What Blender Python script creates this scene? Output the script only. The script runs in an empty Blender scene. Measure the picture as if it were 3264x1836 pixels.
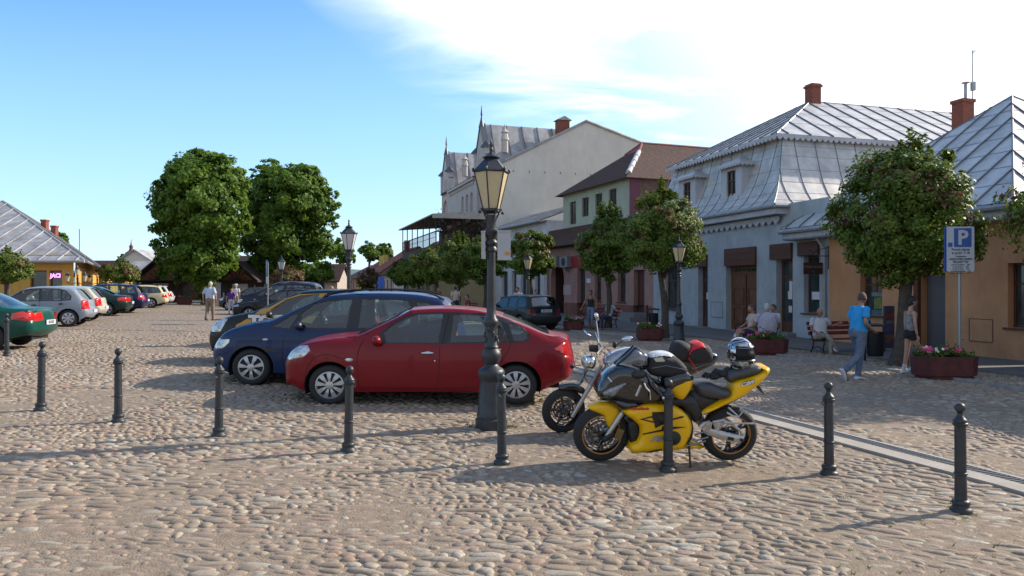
import bpy, bmesh, math, random
import numpy as np
from mathutils import Vector, Matrix
from mathutils.geometry import delaunay_2d_cdt
R = math.radians
random.seed(7)
scene = bpy.context.scene
col = scene.collection
# ---------------------------------------------------------------- camera, sky, sun, exposure
CZ = 1.85
F_ = 2400.0
U0, V0 = 1632.0, 918.0
cam_d = bpy.data.cameras.new('camera')
cam_d.sensor_width = 36.0
cam_d.lens = F_ / 3264.0 * 36.0
cam_d.clip_start = 0.1
cam_d.clip_end = 3000.0
cam = bpy.data.objects.new('camera', cam_d)
cam.location = (0, 0, CZ)
cam.rotation_euler = (R(90), 0, 0)
col.objects.link(cam)
scene.camera = cam

SUN_AZ = R(69)      # clockwise from the view direction
SUN_EL = R(31)
world = bpy.data.worlds.new("World")
scene.world = world
world.use_nodes = True
wn, wl = world.node_tree.nodes, world.node_tree.links
wn.clear()
w_out = wn.new('ShaderNodeOutputWorld')
w_bg = wn.new('ShaderNodeBackground')
w_bg.inputs['Strength'].default_value = 0.12
sky = wn.new('ShaderNodeTexSky')
sky.sky_type = 'NISHITA'
sky.sun_disc = False
sky.sun_elevation = SUN_EL
sky.sun_rotation = SUN_AZ
sky.altitude = 200
sky.air_density = 1.1
sky.dust_density = 0.7
sky.ozone_density = 2.2
def wm(op, a, b=None, c=None, clamp=False):
    n = wn.new('ShaderNodeMath'); n.operation = op; n.use_clamp = clamp
    for i, v in enumerate((a, b, c)):
        if v is None: continue
        if isinstance(v, (int, float)): n.inputs[i].default_value = v
        else: wl.new(v, n.inputs[i])
    return n.outputs[0]
tc = wn.new('ShaderNodeTexCoord')
sx = wn.new('ShaderNodeSeparateXYZ'); wl.new(tc.outputs['Generated'], sx.inputs[0])
dz = wm('MAXIMUM', wm('ADD', sx.outputs[2], 0.12), 0.03)
px_ = wm('DIVIDE', sx.outputs[0], dz); py_ = wm('DIVIDE', sx.outputs[1], dz)
cv = wn.new('ShaderNodeCombineXYZ'); wl.new(px_, cv.inputs[0]); wl.new(py_, cv.inputs[1])
mp = wn.new('ShaderNodeMapping'); mp.inputs['Rotation'].default_value = (0, 0, R(25)); mp.inputs['Scale'].default_value = (0.55, 1.25, 1)
wl.new(cv.outputs[0], mp.inputs[0])
nz1 = wn.new('ShaderNodeTexNoise'); nz1.inputs['Scale'].default_value = 1.5; nz1.inputs['Detail'].default_value = 8; nz1.inputs['Roughness'].default_value = 0.56; nz1.inputs['Distortion'].default_value = 0.5
wl.new(mp.outputs[0], nz1.inputs['Vector'])
# where the cirrus lies: right of a slanting line across the sky, measured in real directions
yy = wm('MAXIMUM', sx.outputs[1], 0.05)
az = wm('DIVIDE', sx.outputs[0], yy)
el = wm('DIVIDE', sx.outputs[2], yy)
side = wm('ADD', wm('MULTIPLY', az, 1.6), wm('MULTIPLY', el, 1.9))
side = wm('ADD', side, -0.37)
cover = wm('MULTIPLY', side, 0.95, clamp=True)
veil = wm('MULTIPLY', wm('POWER', cover, 1.5), 1.15)
wisps = wm('MULTIPLY', wm('SUBTRACT', nz1.outputs['Fac'], 0.44, clamp=True), 4.4)
dens = wm('MULTIPLY', wisps, wm('MULTIPLY', wm('ADD', side, 0.1), 3.2, clamp=True))
hz_ = wm('MULTIPLY', wm('SUBTRACT', 0.10, el, clamp=True), 2.0)      # pale air near the horizon
low = wm('MULTIPLY', wm('SUBTRACT', el, 0.02, clamp=True), 7.0, clamp=True)
front = wm('MULTIPLY', wm('SUBTRACT', sx.outputs[1], 0.25, clamp=True), 3.0, clamp=True)      # cloud bank kept ahead, cut off unseen overhead and behind to lower ambient light
topf = wm('SUBTRACT', 1.0, wm('MULTIPLY', wm('SUBTRACT', sx.outputs[2], 0.42, clamp=True), 4.0, clamp=True))
dens = wm('MULTIPLY', wm('MULTIPLY', wm('ADD', dens, veil), low), wm('MULTIPLY', front, topf))
dens = wm('MINIMUM', wm('ADD', dens, hz_), 1.0)
back = wm('MULTIPLY', wm('SUBTRACT', 0.25, sx.outputs[1], clamp=True), 1.6, clamp=True)      # whitish veil out of view behind, added to lift and whiten the ambient light
cmix = wn.new('ShaderNodeMixRGB'); cmix.inputs[2].default_value = (9.2, 9.4, 9.8, 1)
wl.new(dens, cmix.inputs[0])
hs_ = wn.new('ShaderNodeHueSaturation'); hs_.inputs['Saturation'].default_value = 1.33; hs_.inputs['Value'].default_value = 1.42
wl.new(sky.outputs[0], hs_.inputs['Color'])
hmx = wn.new('ShaderNodeMixRGB'); hmx.inputs[2].default_value = (3.5, 5.7, 8.7, 1)
wl.new(wm('MULTIPLY', wm('SUBTRACT', 0.5, el, clamp=True), 1.5, clamp=True), hmx.inputs[0])
wl.new(hs_.outputs[0], hmx.inputs[1]); wl.new(hmx.outputs[0], cmix.inputs[1])
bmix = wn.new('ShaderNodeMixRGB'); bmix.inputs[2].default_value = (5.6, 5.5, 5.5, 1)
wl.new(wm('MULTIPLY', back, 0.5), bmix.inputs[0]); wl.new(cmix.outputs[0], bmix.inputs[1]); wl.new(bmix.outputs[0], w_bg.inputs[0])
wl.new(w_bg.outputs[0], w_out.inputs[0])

sun_d = bpy.data.lights.new('sun', 'SUN')
sun_d.energy = 5.0
sun_d.angle = R(0.5)
sun_d.color = (1.0, 0.89, 0.74)
sun = bpy.data.objects.new('sun', sun_d)
sv = Vector((math.sin(SUN_AZ) * math.cos(SUN_EL), math.cos(SUN_AZ) * math.cos(SUN_EL), math.sin(SUN_EL)))
sun.rotation_euler = sv.to_track_quat('Z', 'Y').to_euler()
sun.location = (20, 5, 30)
col.objects.link(sun)
scene.view_settings.view_transform = 'Standard'
scene.view_settings.look = 'None'
scene.view_settings.exposure = 0.45
scene.view_settings.gamma = 1.0
scene.cycles.max_bounces = 8
scene.cycles.transparent_max_bounces = 24
scene.cycles.caustics_reflective = False
scene.cycles.caustics_refractive = False

# ---------------------------------------------------------------- geometry of the place
def zg(x, y):
    return -0.15 - 0.018 * max(-60, min(60, x)) + 0.02 * min(max(y, -10), 15)
def at(u, v):
    """ground point seen at a photograph pixel"""
    a = (u - U0) / F_; b = (v - V0) / F_; Y = 10.0
    for _ in range(60):
        Y = 0.5 * Y + 0.5 * (CZ - zg(a * Y, Y)) / max(b, 1e-3)
    return Vector((a * Y, Y, zg(a * Y, Y)))
def xat(u, Y): return (u - U0) / F_ * Y
def zat(v, Y): return CZ - (v - V0) / F_ * Y
def gp(x, y): return Vector((x, y, zg(x, y)))

# ---------------------------------------------------------------- materials
MATS = {}
def mat(name, c, rough=0.7, metal=0.0, var=0.0, vscale=3.0, bump=0.0, bscale=20.0, coat=0.0, spec=None, emit=0.0, alpha=None, c2=None, detail=6):
    if name in MATS: return MATS[name]
    m = bpy.data.materials.new(name); m.use_nodes = True
    nt = m.node_tree; b = nt.nodes['Principled BSDF']
    c = tuple(c) + (1,) if len(c) == 3 else c
    b.inputs['Base Color'].default_value = c
    b.inputs['Roughness'].default_value = rough
    b.inputs['Metallic'].default_value = metal
    if spec is not None: b.inputs['Specular IOR Level'].default_value = spec
    if coat: b.inputs['Coat Weight'].default_value = coat; b.inputs['Coat Roughness'].default_value = 0.04
    if emit: b.inputs['Emission Color'].default_value = c; b.inputs['Emission Strength'].default_value = emit
    if alpha is not None: b.inputs['Alpha'].default_value = alpha
    if var or bump or c2:
        t = nt.nodes.new('ShaderNodeTexCoord')
    if var or c2:
        n = nt.nodes.new('ShaderNodeTexNoise'); n.inputs['Scale'].default_value = vscale; n.inputs['Detail'].default_value = detail; n.inputs['Roughness'].default_value = 0.65
        nt.links.new(t.outputs['Object'], n.inputs['Vector'])
        mx = nt.nodes.new('ShaderNodeMixRGB')
        d = c2 + (1,) if c2 else tuple(x * (1 - var) for x in c[:3]) + (1,)
        l = c if c2 else tuple(min(1, x * (1 + var)) for x in c[:3]) + (1,)
        mx.inputs[1].default_value = d; mx.inputs[2].default_value = l
        rp = nt.nodes.new('ShaderNodeMapRange'); rp.inputs[1].default_value = 0.35; rp.inputs[2].default_value = 0.65
        nt.links.new(n.outputs['Fac'], rp.inputs[0]); nt.links.new(rp.outputs[0], mx.inputs[0])
        nt.links.new(mx.outputs[0], b.inputs['Base Color'])
    if bump:
        n2 = nt.nodes.new('ShaderNodeTexNoise'); n2.inputs['Scale'].default_value = bscale; n2.inputs['Detail'].default_value = 5
        nt.links.new(t.outputs['Object'], n2.inputs['Vector'])
        bp = nt.nodes.new('ShaderNodeBump'); bp.inputs['Strength'].default_value = bump; bp.inputs['Distance'].default_value = 0.02
        nt.links.new(n2.outputs['Fac'], bp.inputs['Height']); nt.links.new(bp.outputs[0], b.inputs['Normal'])
    MATS[name] = m
    return m
def island_mat(name, cols, rough=0.8, bump=0.0, bscale=40.0, transl=0.0, speck=0.0, spec=0.3):
    """every loose piece (stone, leaf, flower) takes its own colour"""
    if name in MATS: return MATS[name]
    m = bpy.data.materials.new(name); m.use_nodes = True
    nt = m.node_tree; b = nt.nodes['Principled BSDF']; out = nt.nodes['Material Output']
    g = nt.nodes.new('ShaderNodeNewGeometry')
    rmp = nt.nodes.new('ShaderNodeValToRGB'); rmp.color_ramp.interpolation = 'LINEAR'
    cr = rmp.color_ramp
    while len(cr.elements) < len(cols): cr.elements.new(0.5)
    for i, c in enumerate(cols):
        cr.elements[i].position = i / max(1, len(cols) - 1); cr.elements[i].color = tuple(c) + (1,)
    nt.links.new(g.outputs['Random Per Island'], rmp.inputs[0])
    src = rmp.outputs[0]
    b.inputs['Roughness'].default_value = rough
    b.inputs['Specular IOR Level'].default_value = spec
    if speck or bump:
        t = nt.nodes.new('ShaderNodeTexCoord')
        n = nt.nodes.new('ShaderNodeTexNoise'); n.inputs['Scale'].default_value = bscale; n.inputs['Detail'].default_value = 7; n.inputs['Roughness'].default_value = 0.7
        nt.links.new(t.outputs['Object'], n.inputs['Vector'])
    if speck:
        mr = nt.nodes.new('ShaderNodeMapRange'); mr.inputs[1].default_value = 0.3; mr.inputs[2].default_value = 0.7; mr.inputs[3].default_value = 1 - speck; mr.inputs[4].default_value = 1 + speck
        nt.links.new(n.outputs['Fac'], mr.inputs[0])
        mu = nt.nodes.new('ShaderNodeMixRGB'); mu.blend_type = 'MULTIPLY'; mu.inputs[0].default_value = 1
        nt.links.new(src, mu.inputs[1]); nt.links.new(mr.outputs[0], mu.inputs[2]); src = mu.outputs[0]
    nt.links.new(src, b.inputs['Base Color'])
    if bump:
        bp = nt.nodes.new('ShaderNodeBump'); bp.inputs['Strength'].default_value = bump; bp.inputs['Distance'].default_value = 0.01
        nt.links.new(n.outputs['Fac'], bp.inputs['Height']); nt.links.new(bp.outputs[0], b.inputs['Normal'])
    if transl:
        tr = nt.nodes.new('ShaderNodeBsdfTranslucent'); mx = nt.nodes.new('ShaderNodeMixShader'); mx.inputs[0].default_value = transl
        hs = nt.nodes.new('ShaderNodeHueSaturation'); hs.inputs['Value'].default_value = 1.5; hs.inputs['Hue'].default_value = 0.485
        nt.links.new(src, hs.inputs['Color']); nt.links.new(hs.outputs[0], tr.inputs[0])
        nt.links.new(b.outputs[0], mx.inputs[1]); nt.links.new(tr.outputs[0], mx.inputs[2]); nt.links.new(mx.outputs[0], out.inputs[0])
    MATS[name] = m
    return m
def glass_mat(name, tint=(0.55, 0.68, 0.66), base=0.1, rough=0.02):
    if name in MATS: return MATS[name]
    m = bpy.data.materials.new(name); m.use_nodes = True
    nt = m.node_tree; nt.nodes.clear()
    o = nt.nodes.new('ShaderNodeOutputMaterial'); t = nt.nodes.new('ShaderNodeBsdfTransparent'); g = nt.nodes.new('ShaderNodeBsdfGlossy')
    t.inputs[0].default_value = tint + (1,); g.inputs['Roughness'].default_value = rough
    fr = nt.nodes.new('ShaderNodeFresnel'); fr.inputs[0].default_value = 1.5
    ad = nt.nodes.new('ShaderNodeMath'); ad.operation = 'ADD'; ad.inputs[1].default_value = base; nt.links.new(fr.outputs[0], ad.inputs[0])
    mx = nt.nodes.new('ShaderNodeMixShader'); nt.links.new(ad.outputs[0], mx.inputs[0]); nt.links.new(t.outputs[0], mx.inputs[1]); nt.links.new(g.outputs[0], mx.inputs[2])
    nt.links.new(mx.outputs[0], o.inputs[0])
    MATS[name] = m
    return m

# ---------------------------------------------------------------- mesh builder
class MB:
    def __init__(s): s.v = []; s.f = []
    def add(s, vs, fs):
        n = len(s.v); s.v.extend(tuple(p) for p in vs); s.f.extend(tuple(i + n for i in f) for f in fs); return s
    def quad(s, a, b, c, d): return s.add([a, b, c, d], [(0, 1, 2, 3)])
    def poly(s, pts): return s.add(pts, [tuple(range(len(pts)))])
    def box(s, c, sz, rz=0.0, rx=0.0, ry=0.0):
        h = [k / 2 for k in sz]
        vs = [Vector((i * h[0], j * h[1], k * h[2])) for k in (-1, 1) for j in (-1, 1) for i in (-1, 1)]
        M = Matrix.Rotation(rz, 3, 'Z') @ Matrix.Rotation(ry, 3, 'Y') @ Matrix.Rotation(rx, 3, 'X')
        c = Vector(c)
        return s.add([M @ p + c for p in vs], [(0, 2, 3, 1), (4, 5, 7, 6), (0, 1, 5, 4), (2, 6, 7, 3), (0, 4, 6, 2), (1, 3, 7, 5)])
    def prism(s, pts, off):
        """closed prism: polygon (3d points) extruded by vector off"""
        n = len(pts); off = Vector(off); P = [Vector(p) for p in pts]
        return s.add(P + [p + off for p in P], [tuple(range(n))[::-1], tuple(range(n, 2 * n))] + [(i, (i + 1) % n, (i + 1) % n + n, i + n) for i in range(n)])
    def tube(s, pts, rad, n=8, cap=True, closed=False):
        P = [Vector(p) for p in pts]; m = len(P)
        if not hasattr(rad, '__len__'): rad = [rad] * m
        vs = []; prev = None
        for i in range(m):
            if closed: d = P[(i + 1) % m] - P[i - 1]
            else: d = (P[min(i + 1, m - 1)] - P[max(i - 1, 0)])
            d = d.normalized() if d.length > 1e-9 else Vector((0, 0, 1))
            if prev is None:
                a = d.cross(Vector((0, 0, 1)));
                if a.length < 0.05: a = d.cross(Vector((1, 0, 0)))
            else: a = prev - d * prev.dot(d)
            a.normalize(); prev = a; b = d.cross(a)
            for k in range(n):
                t = 2 * math.pi * k / n; vs.append(P[i] + (a * math.cos(t) + b * math.sin(t)) * rad[i])
        fs = []
        for i in range(m if closed else m - 1):
            j = (i + 1) % m
            for k in range(n): fs.append((i * n + k, i * n + (k + 1) % n, j * n + (k + 1) % n, j * n + k))
        if cap and not closed: fs.append(tuple(range(n))[::-1]); fs.append(tuple((m - 1) * n + k for k in range(n)))
        return s.add(vs, fs)
    def lathe(s, prof, c=(0, 0, 0), n=16, axis='Z', cap=True, ang0=0.0):
        c = Vector(c); vs = []
        for r, h in prof:
            for k in range(n):
                t = 2 * math.pi * k / n + ang0; x, y = r * math.cos(t), r * math.sin(t)
                p = {'Z': (x, y, h), 'Y': (x, h, y), 'X': (h, x, y)}[axis]
                vs.append(Vector(p) + c)
        fs = []
        for i in range(len(prof) - 1):
            for k in range(n):
                q = (i * n + k, i * n + (k + 1) % n, (i + 1) * n + (k + 1) % n, (i + 1) * n + k)
                fs.append(q[::-1] if axis == 'Y' else q)
        if cap: fs.append(tuple(range(n))[::-1]); fs.append(tuple((len(prof) - 1) * n + k for k in range(n)))
        return s.add(vs, fs)
    def ell(s, c, r, n=12, m=8, M=None):
        c = Vector(c); vs = []; r = (r, r, r) if not hasattr(r, '__len__') else r
        for i in range(1, m):
            a = math.pi * i / m
            for k in range(n):
                t = 2 * math.pi * k / n
                p = Vector((r[0] * math.sin(a) * math.cos(t), r[1] * math.sin(a) * math.sin(t), r[2] * math.cos(a)))
                vs.append((M @ p if M else p) + c)
        top = Vector((0, 0, r[2])); bot = -top
        vs += [(M @ top if M else top) + c, (M @ bot if M else bot) + c]
        fs = []
        for i in range(m - 2):
            for k in range(n): fs.append((i * n + k, (i + 1) * n + k, (i + 1) * n + (k + 1) % n, i * n + (k + 1) % n))
        T = (m - 1) * n
        for k in range(n):
            fs.append((T, k, (k + 1) % n)); fs.append((T + 1, (m - 2) * n + (k + 1) % n, (m - 2) * n + k))
        return s.add(vs, fs)
    def merge(s, tol=1e-4):
        d = {}; mp = []; nv = []
        for p in s.v:
            k = tuple(round(a / tol) for a in p)
            if k not in d: d[k] = len(nv); nv.append(p)
            mp.append(d[k])
        s.v = nv; nf = []
        for f in s.f:
            g = []
            for i in f:
                j = mp[i]
                if not g or g[-1] != j: g.append(j)
            if len(g) > 1 and g[0] == g[-1]: g.pop()
            if len(set(g)) >= 3 and len(set(g)) == len(g): nf.append(tuple(g))
        s.f = nf; return s
    def build(s, name, material, parent=None, smooth=None, world=False):
        me = bpy.data.meshes.new(name)
        if world and parent is not None:
            L = parent.location; vs = [(p[0] - L[0], p[1] - L[1], p[2] - L[2]) for p in s.v]
        else: vs = s.v
        me.from_pydata([tuple(p) for p in vs], [], s.f)
        me.materials.append(material)
        if smooth is not None:
            me.polygons.foreach_set('use_smooth', [True] * len(me.polygons))
            if smooth < 179: me.set_sharp_from_angle(angle=R(smooth))
        me.update()
        o = bpy.data.objects.new(name, me); col.objects.link(o)
        if parent is not None: o.parent = parent
        return o
def tag(o, label=None, cat=None, group=None, kind=None):
    if label: o['label'] = label
    if cat: o['category'] = cat
    if group: o['group'] = group
    if kind: o['kind'] = kind
    return o
def thing(name, label, cat, loc=(0, 0, 0), rz=0.0, group=None, rx=0.0):
    o = bpy.data.objects.new(name, None); o.empty_display_size = 0.3
    o.location = loc; o.rotation_euler = (rx, 0, rz); col.objects.link(o)
    return tag(o, label, cat, group)
def dup(root, loc, rz=0.0, label=None, group=None, scale=None):
    r = root.copy(); col.objects.link(r); r.location = loc; r.rotation_euler = (0, 0, rz)
    if scale: r.scale = scale if hasattr(scale, '__len__') else (scale,) * 3
    if label: r['label'] = label
    if group: r['group'] = group
    for ch in list(root.children):
        c = ch.copy(); col.objects.link(c); c.parent = r
        for g in list(ch.children):
            d = g.copy(); col.objects.link(d); d.parent = c
    return r
def text_obj(name, body, size, m, parent, M, ext=0.002, align='CENTER', sx=1.0, shear=0.0, bold=0.0):
    """real lettering as its own thin mesh; M places the text plane (x right, y up, z out)"""
    cu = bpy.data.curves.new(name, 'FONT'); cu.body = body; cu.size = size; cu.extrude = ext; cu.align_x = align; cu.align_y = 'CENTER'; cu.shear = shear
    cu.offset = bold; cu.resolution_u = 2
    tmp = bpy.data.objects.new(name + '_t', cu); col.objects.link(tmp)
    bpy.context.view_layer.update()
    dg = bpy.context.evaluated_depsgraph_get()
    me = bpy.data.meshes.new_from_object(tmp.evaluated_get(dg))
    bpy.data.objects.remove(tmp)
    me.transform(Matrix.Diagonal((sx, 1, 1, 1))); me.transform(M)
    me.materials.clear(); me.materials.append(m)
    o = bpy.data.objects.new(name, me); col.objects.link(o)
    if parent is not None: o.parent = parent
    return o
def frame_M(origin, xdir, ydir=(0, 0, 1)):
    x = Vector(xdir).normalized(); y = Vector(ydir).normalized(); z = x.cross(y).normalized(); y = z.cross(x)
    M = Matrix.Identity(4)
    for i in range(3): M[i][0] = x[i]; M[i][1] = y[i]; M[i][2] = z[i]; M[i][3] = origin[i]
    return M
def cr(pts, n=4, closed=False):
    """Catmull-Rom through 2d/3d points"""
    P = [Vector(p) for p in pts]; out = []; m = len(P)
    for i in range(m if closed else m - 1):
        p0 = P[i - 1] if (closed or i > 0) else P[0]; p1 = P[i]; p2 = P[(i + 1) % m]; p3 = P[(i + 2) % m] if (closed or i + 2 < m) else P[-1]
        for k in range(n):
            t = k / n; t2 = t * t; t3 = t2 * t
            out.append(0.5 * ((2 * p1) + (p2 - p0) * t + (2 * p0 - 5 * p1 + 4 * p2 - p3) * t2 + (3 * p1 - p0 - 3 * p2 + p3) * t3))
    if not closed: out.append(P[-1])
    return out
# ================================================================ ground
m_sand = mat('sand_joint', (0.23, 0.178, 0.128), 0.95, var=0.22, vscale=9, bump=0.7, bscale=60)
def sheet(name, xs, ys, zoff, m, kind='structure'):
    b = MB(); nx = len(xs)
    for y in ys:
        for x in xs: b.v.append((x, y, zg(x, y) + zoff))
    for j in range(len(ys) - 1):
        for i in range(nx - 1): b.f.append((j * nx + i, j * nx + i + 1, (j + 1) * nx + i + 1, (j + 1) * nx + i))
    return tag(b.build(name, m, smooth=180), kind=kind)
sheet('ground', [-900, -300, -60] + [x for x in range(-55, 60, 5)] + [60, 300, 900], [-60, -10, -5, 0, 5, 10, 15, 20, 30, 60, 120, 300, 900], 0.0, m_sand)
# far cobbles: the same stones, too small to see one by one
def far_cobble_mat():
    m = bpy.data.materials.new('far_cobbles'); m.use_nodes = True; nt = m.node_tree; b = nt.nodes['Principled BSDF']
    t = nt.nodes.new('ShaderNodeTexCoord'); mp = nt.nodes.new('ShaderNodeMapping'); mp.inputs['Scale'].default_value = (7.0, 11.0, 1)
    nt.links.new(t.outputs['Object'], mp.inputs[0])
    v = nt.nodes.new('ShaderNodeTexVoronoi'); v.inputs['Scale'].default_value = 1; nt.links.new(mp.outputs[0], v.inputs['Vector'])
    sp = nt.nodes.new('ShaderNodeSeparateColor'); nt.links.new(v.outputs['Color'], sp.inputs[0])
    r = nt.nodes.new('ShaderNodeValToRGB'); c = r.color_ramp
    cs = STONE
    while len(c.elements) < len(cs): c.elements.new(0.5)
    for i, k in enumerate(cs): c.elements[i].position = i / (len(cs) - 1); c.elements[i].color = tuple(k) + (1,)
    nt.links.new(sp.outputs[0], r.inputs[0])
    d = nt.nodes.new('ShaderNodeMapRange'); d.inputs[1].default_value = 0.35; d.inputs[2].default_value = 0.6; nt.links.new(v.outputs['Distance'], d.inputs[0])
    mx = nt.nodes.new('ShaderNodeMixRGB'); mx.inputs[2].default_value = (0.19, 0.15, 0.11, 1)
    nt.links.new(d.outputs[0], mx.inputs[0]); nt.links.new(r.outputs[0], mx.inputs[1]); nt.links.new(mx.outputs[0], b.inputs['Base Color'])
    b.inputs['Roughness'].default_value = 0.85
    bp = nt.nodes.new('ShaderNodeBump'); bp.invert = True; bp.inputs['Strength'].default_value = 1; bp.inputs['Distance'].default_value = 0.05
    nt.links.new(v.outputs['Distance'], bp.inputs['Height']); nt.links.new(bp.outputs[0], b.inputs['Normal'])
    return m
STONE = [(0.235, 0.19, 0.14), (0.30, 0.25, 0.19), (0.28, 0.185, 0.135), (0.34, 0.30, 0.24), (0.29, 0.22, 0.155), (0.205, 0.165, 0.13), (0.285, 0.19, 0.15), (0.31, 0.26, 0.20), (0.38, 0.345, 0.285), (0.245, 0.195, 0.145), (0.31, 0.235, 0.17), (0.22, 0.175, 0.135)]
FARY = 26.0
sheet('far_paving', [-60, -55] + [x for x in range(-50, 20, 5)] + [20], [FARY, 45, 60, 90, 130], 0.012, far_cobble_mat())
# the curb and the drain channel, as polylines on the ground
CURB = [(11.9, 6.0), (9.35, 13.8), (7.6, 18.9), (5.05, 26.4), (2.3, 30.4), (-1.3, 38.0), (-6.2, 50.0), (-14.0, 75.0)]
DRAIN = [(6.6, 3.0), (5.05, 7.45), (3.6, 10.8), (1.35, 16.0), (-0.6, 22.0), (-3.4, 32.0), (-7.2, 46.0), (-12, 62)]
def pl_side(P, y):
    for (x0, y0), (x1, y1) in zip(P, P[1:]):
        if y0 <= y <= y1: return x0 + (x1 - x0) * (y - y0) / (y1 - y0)
    return P[0][0] if y < P[0][1] else P[-1][0]
def ribbon(P, o0, o1, z0, step=1.0):
    """strip beside a polyline from offset o0 to o1 (to the right), as a solid bar z0 high"""
    pts = []
    for (a, b) in zip(P, P[1:]):
        a, b = Vector(a), Vector(b); n = max(1, int((b - a).length / step))
        pts += [a + (b - a) * k / n for k in range(n)]
    pts.append(Vector(P[-1])); m = MB(); L = []
    for i, p in enumerate(pts):
        d = (pts[min(i + 1, len(pts) - 1)] - pts[max(i - 1, 0)]).normalized(); nrm = Vector((d.y, -d.x))
        q0, q1 = p + nrm * o0, p + nrm * o1; L.append((q0, q1))
    vs = []
    for q0, q1 in L:
        for q, z in ((q0, -0.1), (q0, z0), (q1, z0), (q1, -0.1)): vs.append((q.x, q.y, zg(q.x, q.y) + z))
    fs = [(4 * i + k, 4 * i + k + 1, 4 * i + k + 5, 4 * i + k + 4) for i in range(len(L) - 1) for k in range(3)]
    m.add(vs, fs); m.f = [f[::-1] for f in m.f]
    return m
m_curb = mat('curb_granite', (0.27, 0.26, 0.25), 0.85, var=0.2, vscale=4, bump=0.3, bscale=50)
m_slab = mat('pavement_slab', (0.14, 0.125, 0.115), 0.9, var=0.12, vscale=1.2, bump=0.3, bscale=30)
tag(ribbon(CURB, 0, 0.10, 0.06).build('curb', m_curb, smooth=40), kind='structure')
tag(ribbon(CURB, 1.75, 9.5, 0.09).build('pavement', m_slab), kind='structure')
tag(ribbon(DRAIN, -0.36, -0.10, 0.03).build('drain_slab', mat('drain_concrete', (0.33, 0.30, 0.26), 0.9, var=0.1, bump=0.3)), kind='structure')
tag(ribbon(DRAIN, 0.10, 0.145, 0.03).build('drain_edge', mat('drain_edge', (0.36, 0.35, 0.33), 0.9, var=0.1)), kind='structure')
gr = MB(); gm = mat('drain_iron', (0.05, 0.055, 0.06), 0.6, 0.3)
gr = ribbon(DRAIN, -0.095, 0.095, 0.012)
tag(gr.build('drain_channel', gm), kind='structure')
gb = MB(); (xa, ya) = DRAIN[0]
for (a, b) in zip(DRAIN[:3], DRAIN[1:4]):
    a, b = Vector(a), Vector(b); d = (b - a).normalized(); n = int((b - a).length / 0.05); ang = math.atan2(d.y, d.x)
    for k in range(n):
        p = a + d * 0.05 * k; nn = Vector((d.y, -d.x)); q = p
        gb.box((q.x, q.y, zg(q.x, q.y) + 0.018), (0.028, 0.19, 0.012), rz=ang)
tag(gb.build('drain_grating', mat('grating_iron', (0.13, 0.135, 0.14), 0.5, 0.4)), kind='structure')

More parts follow.
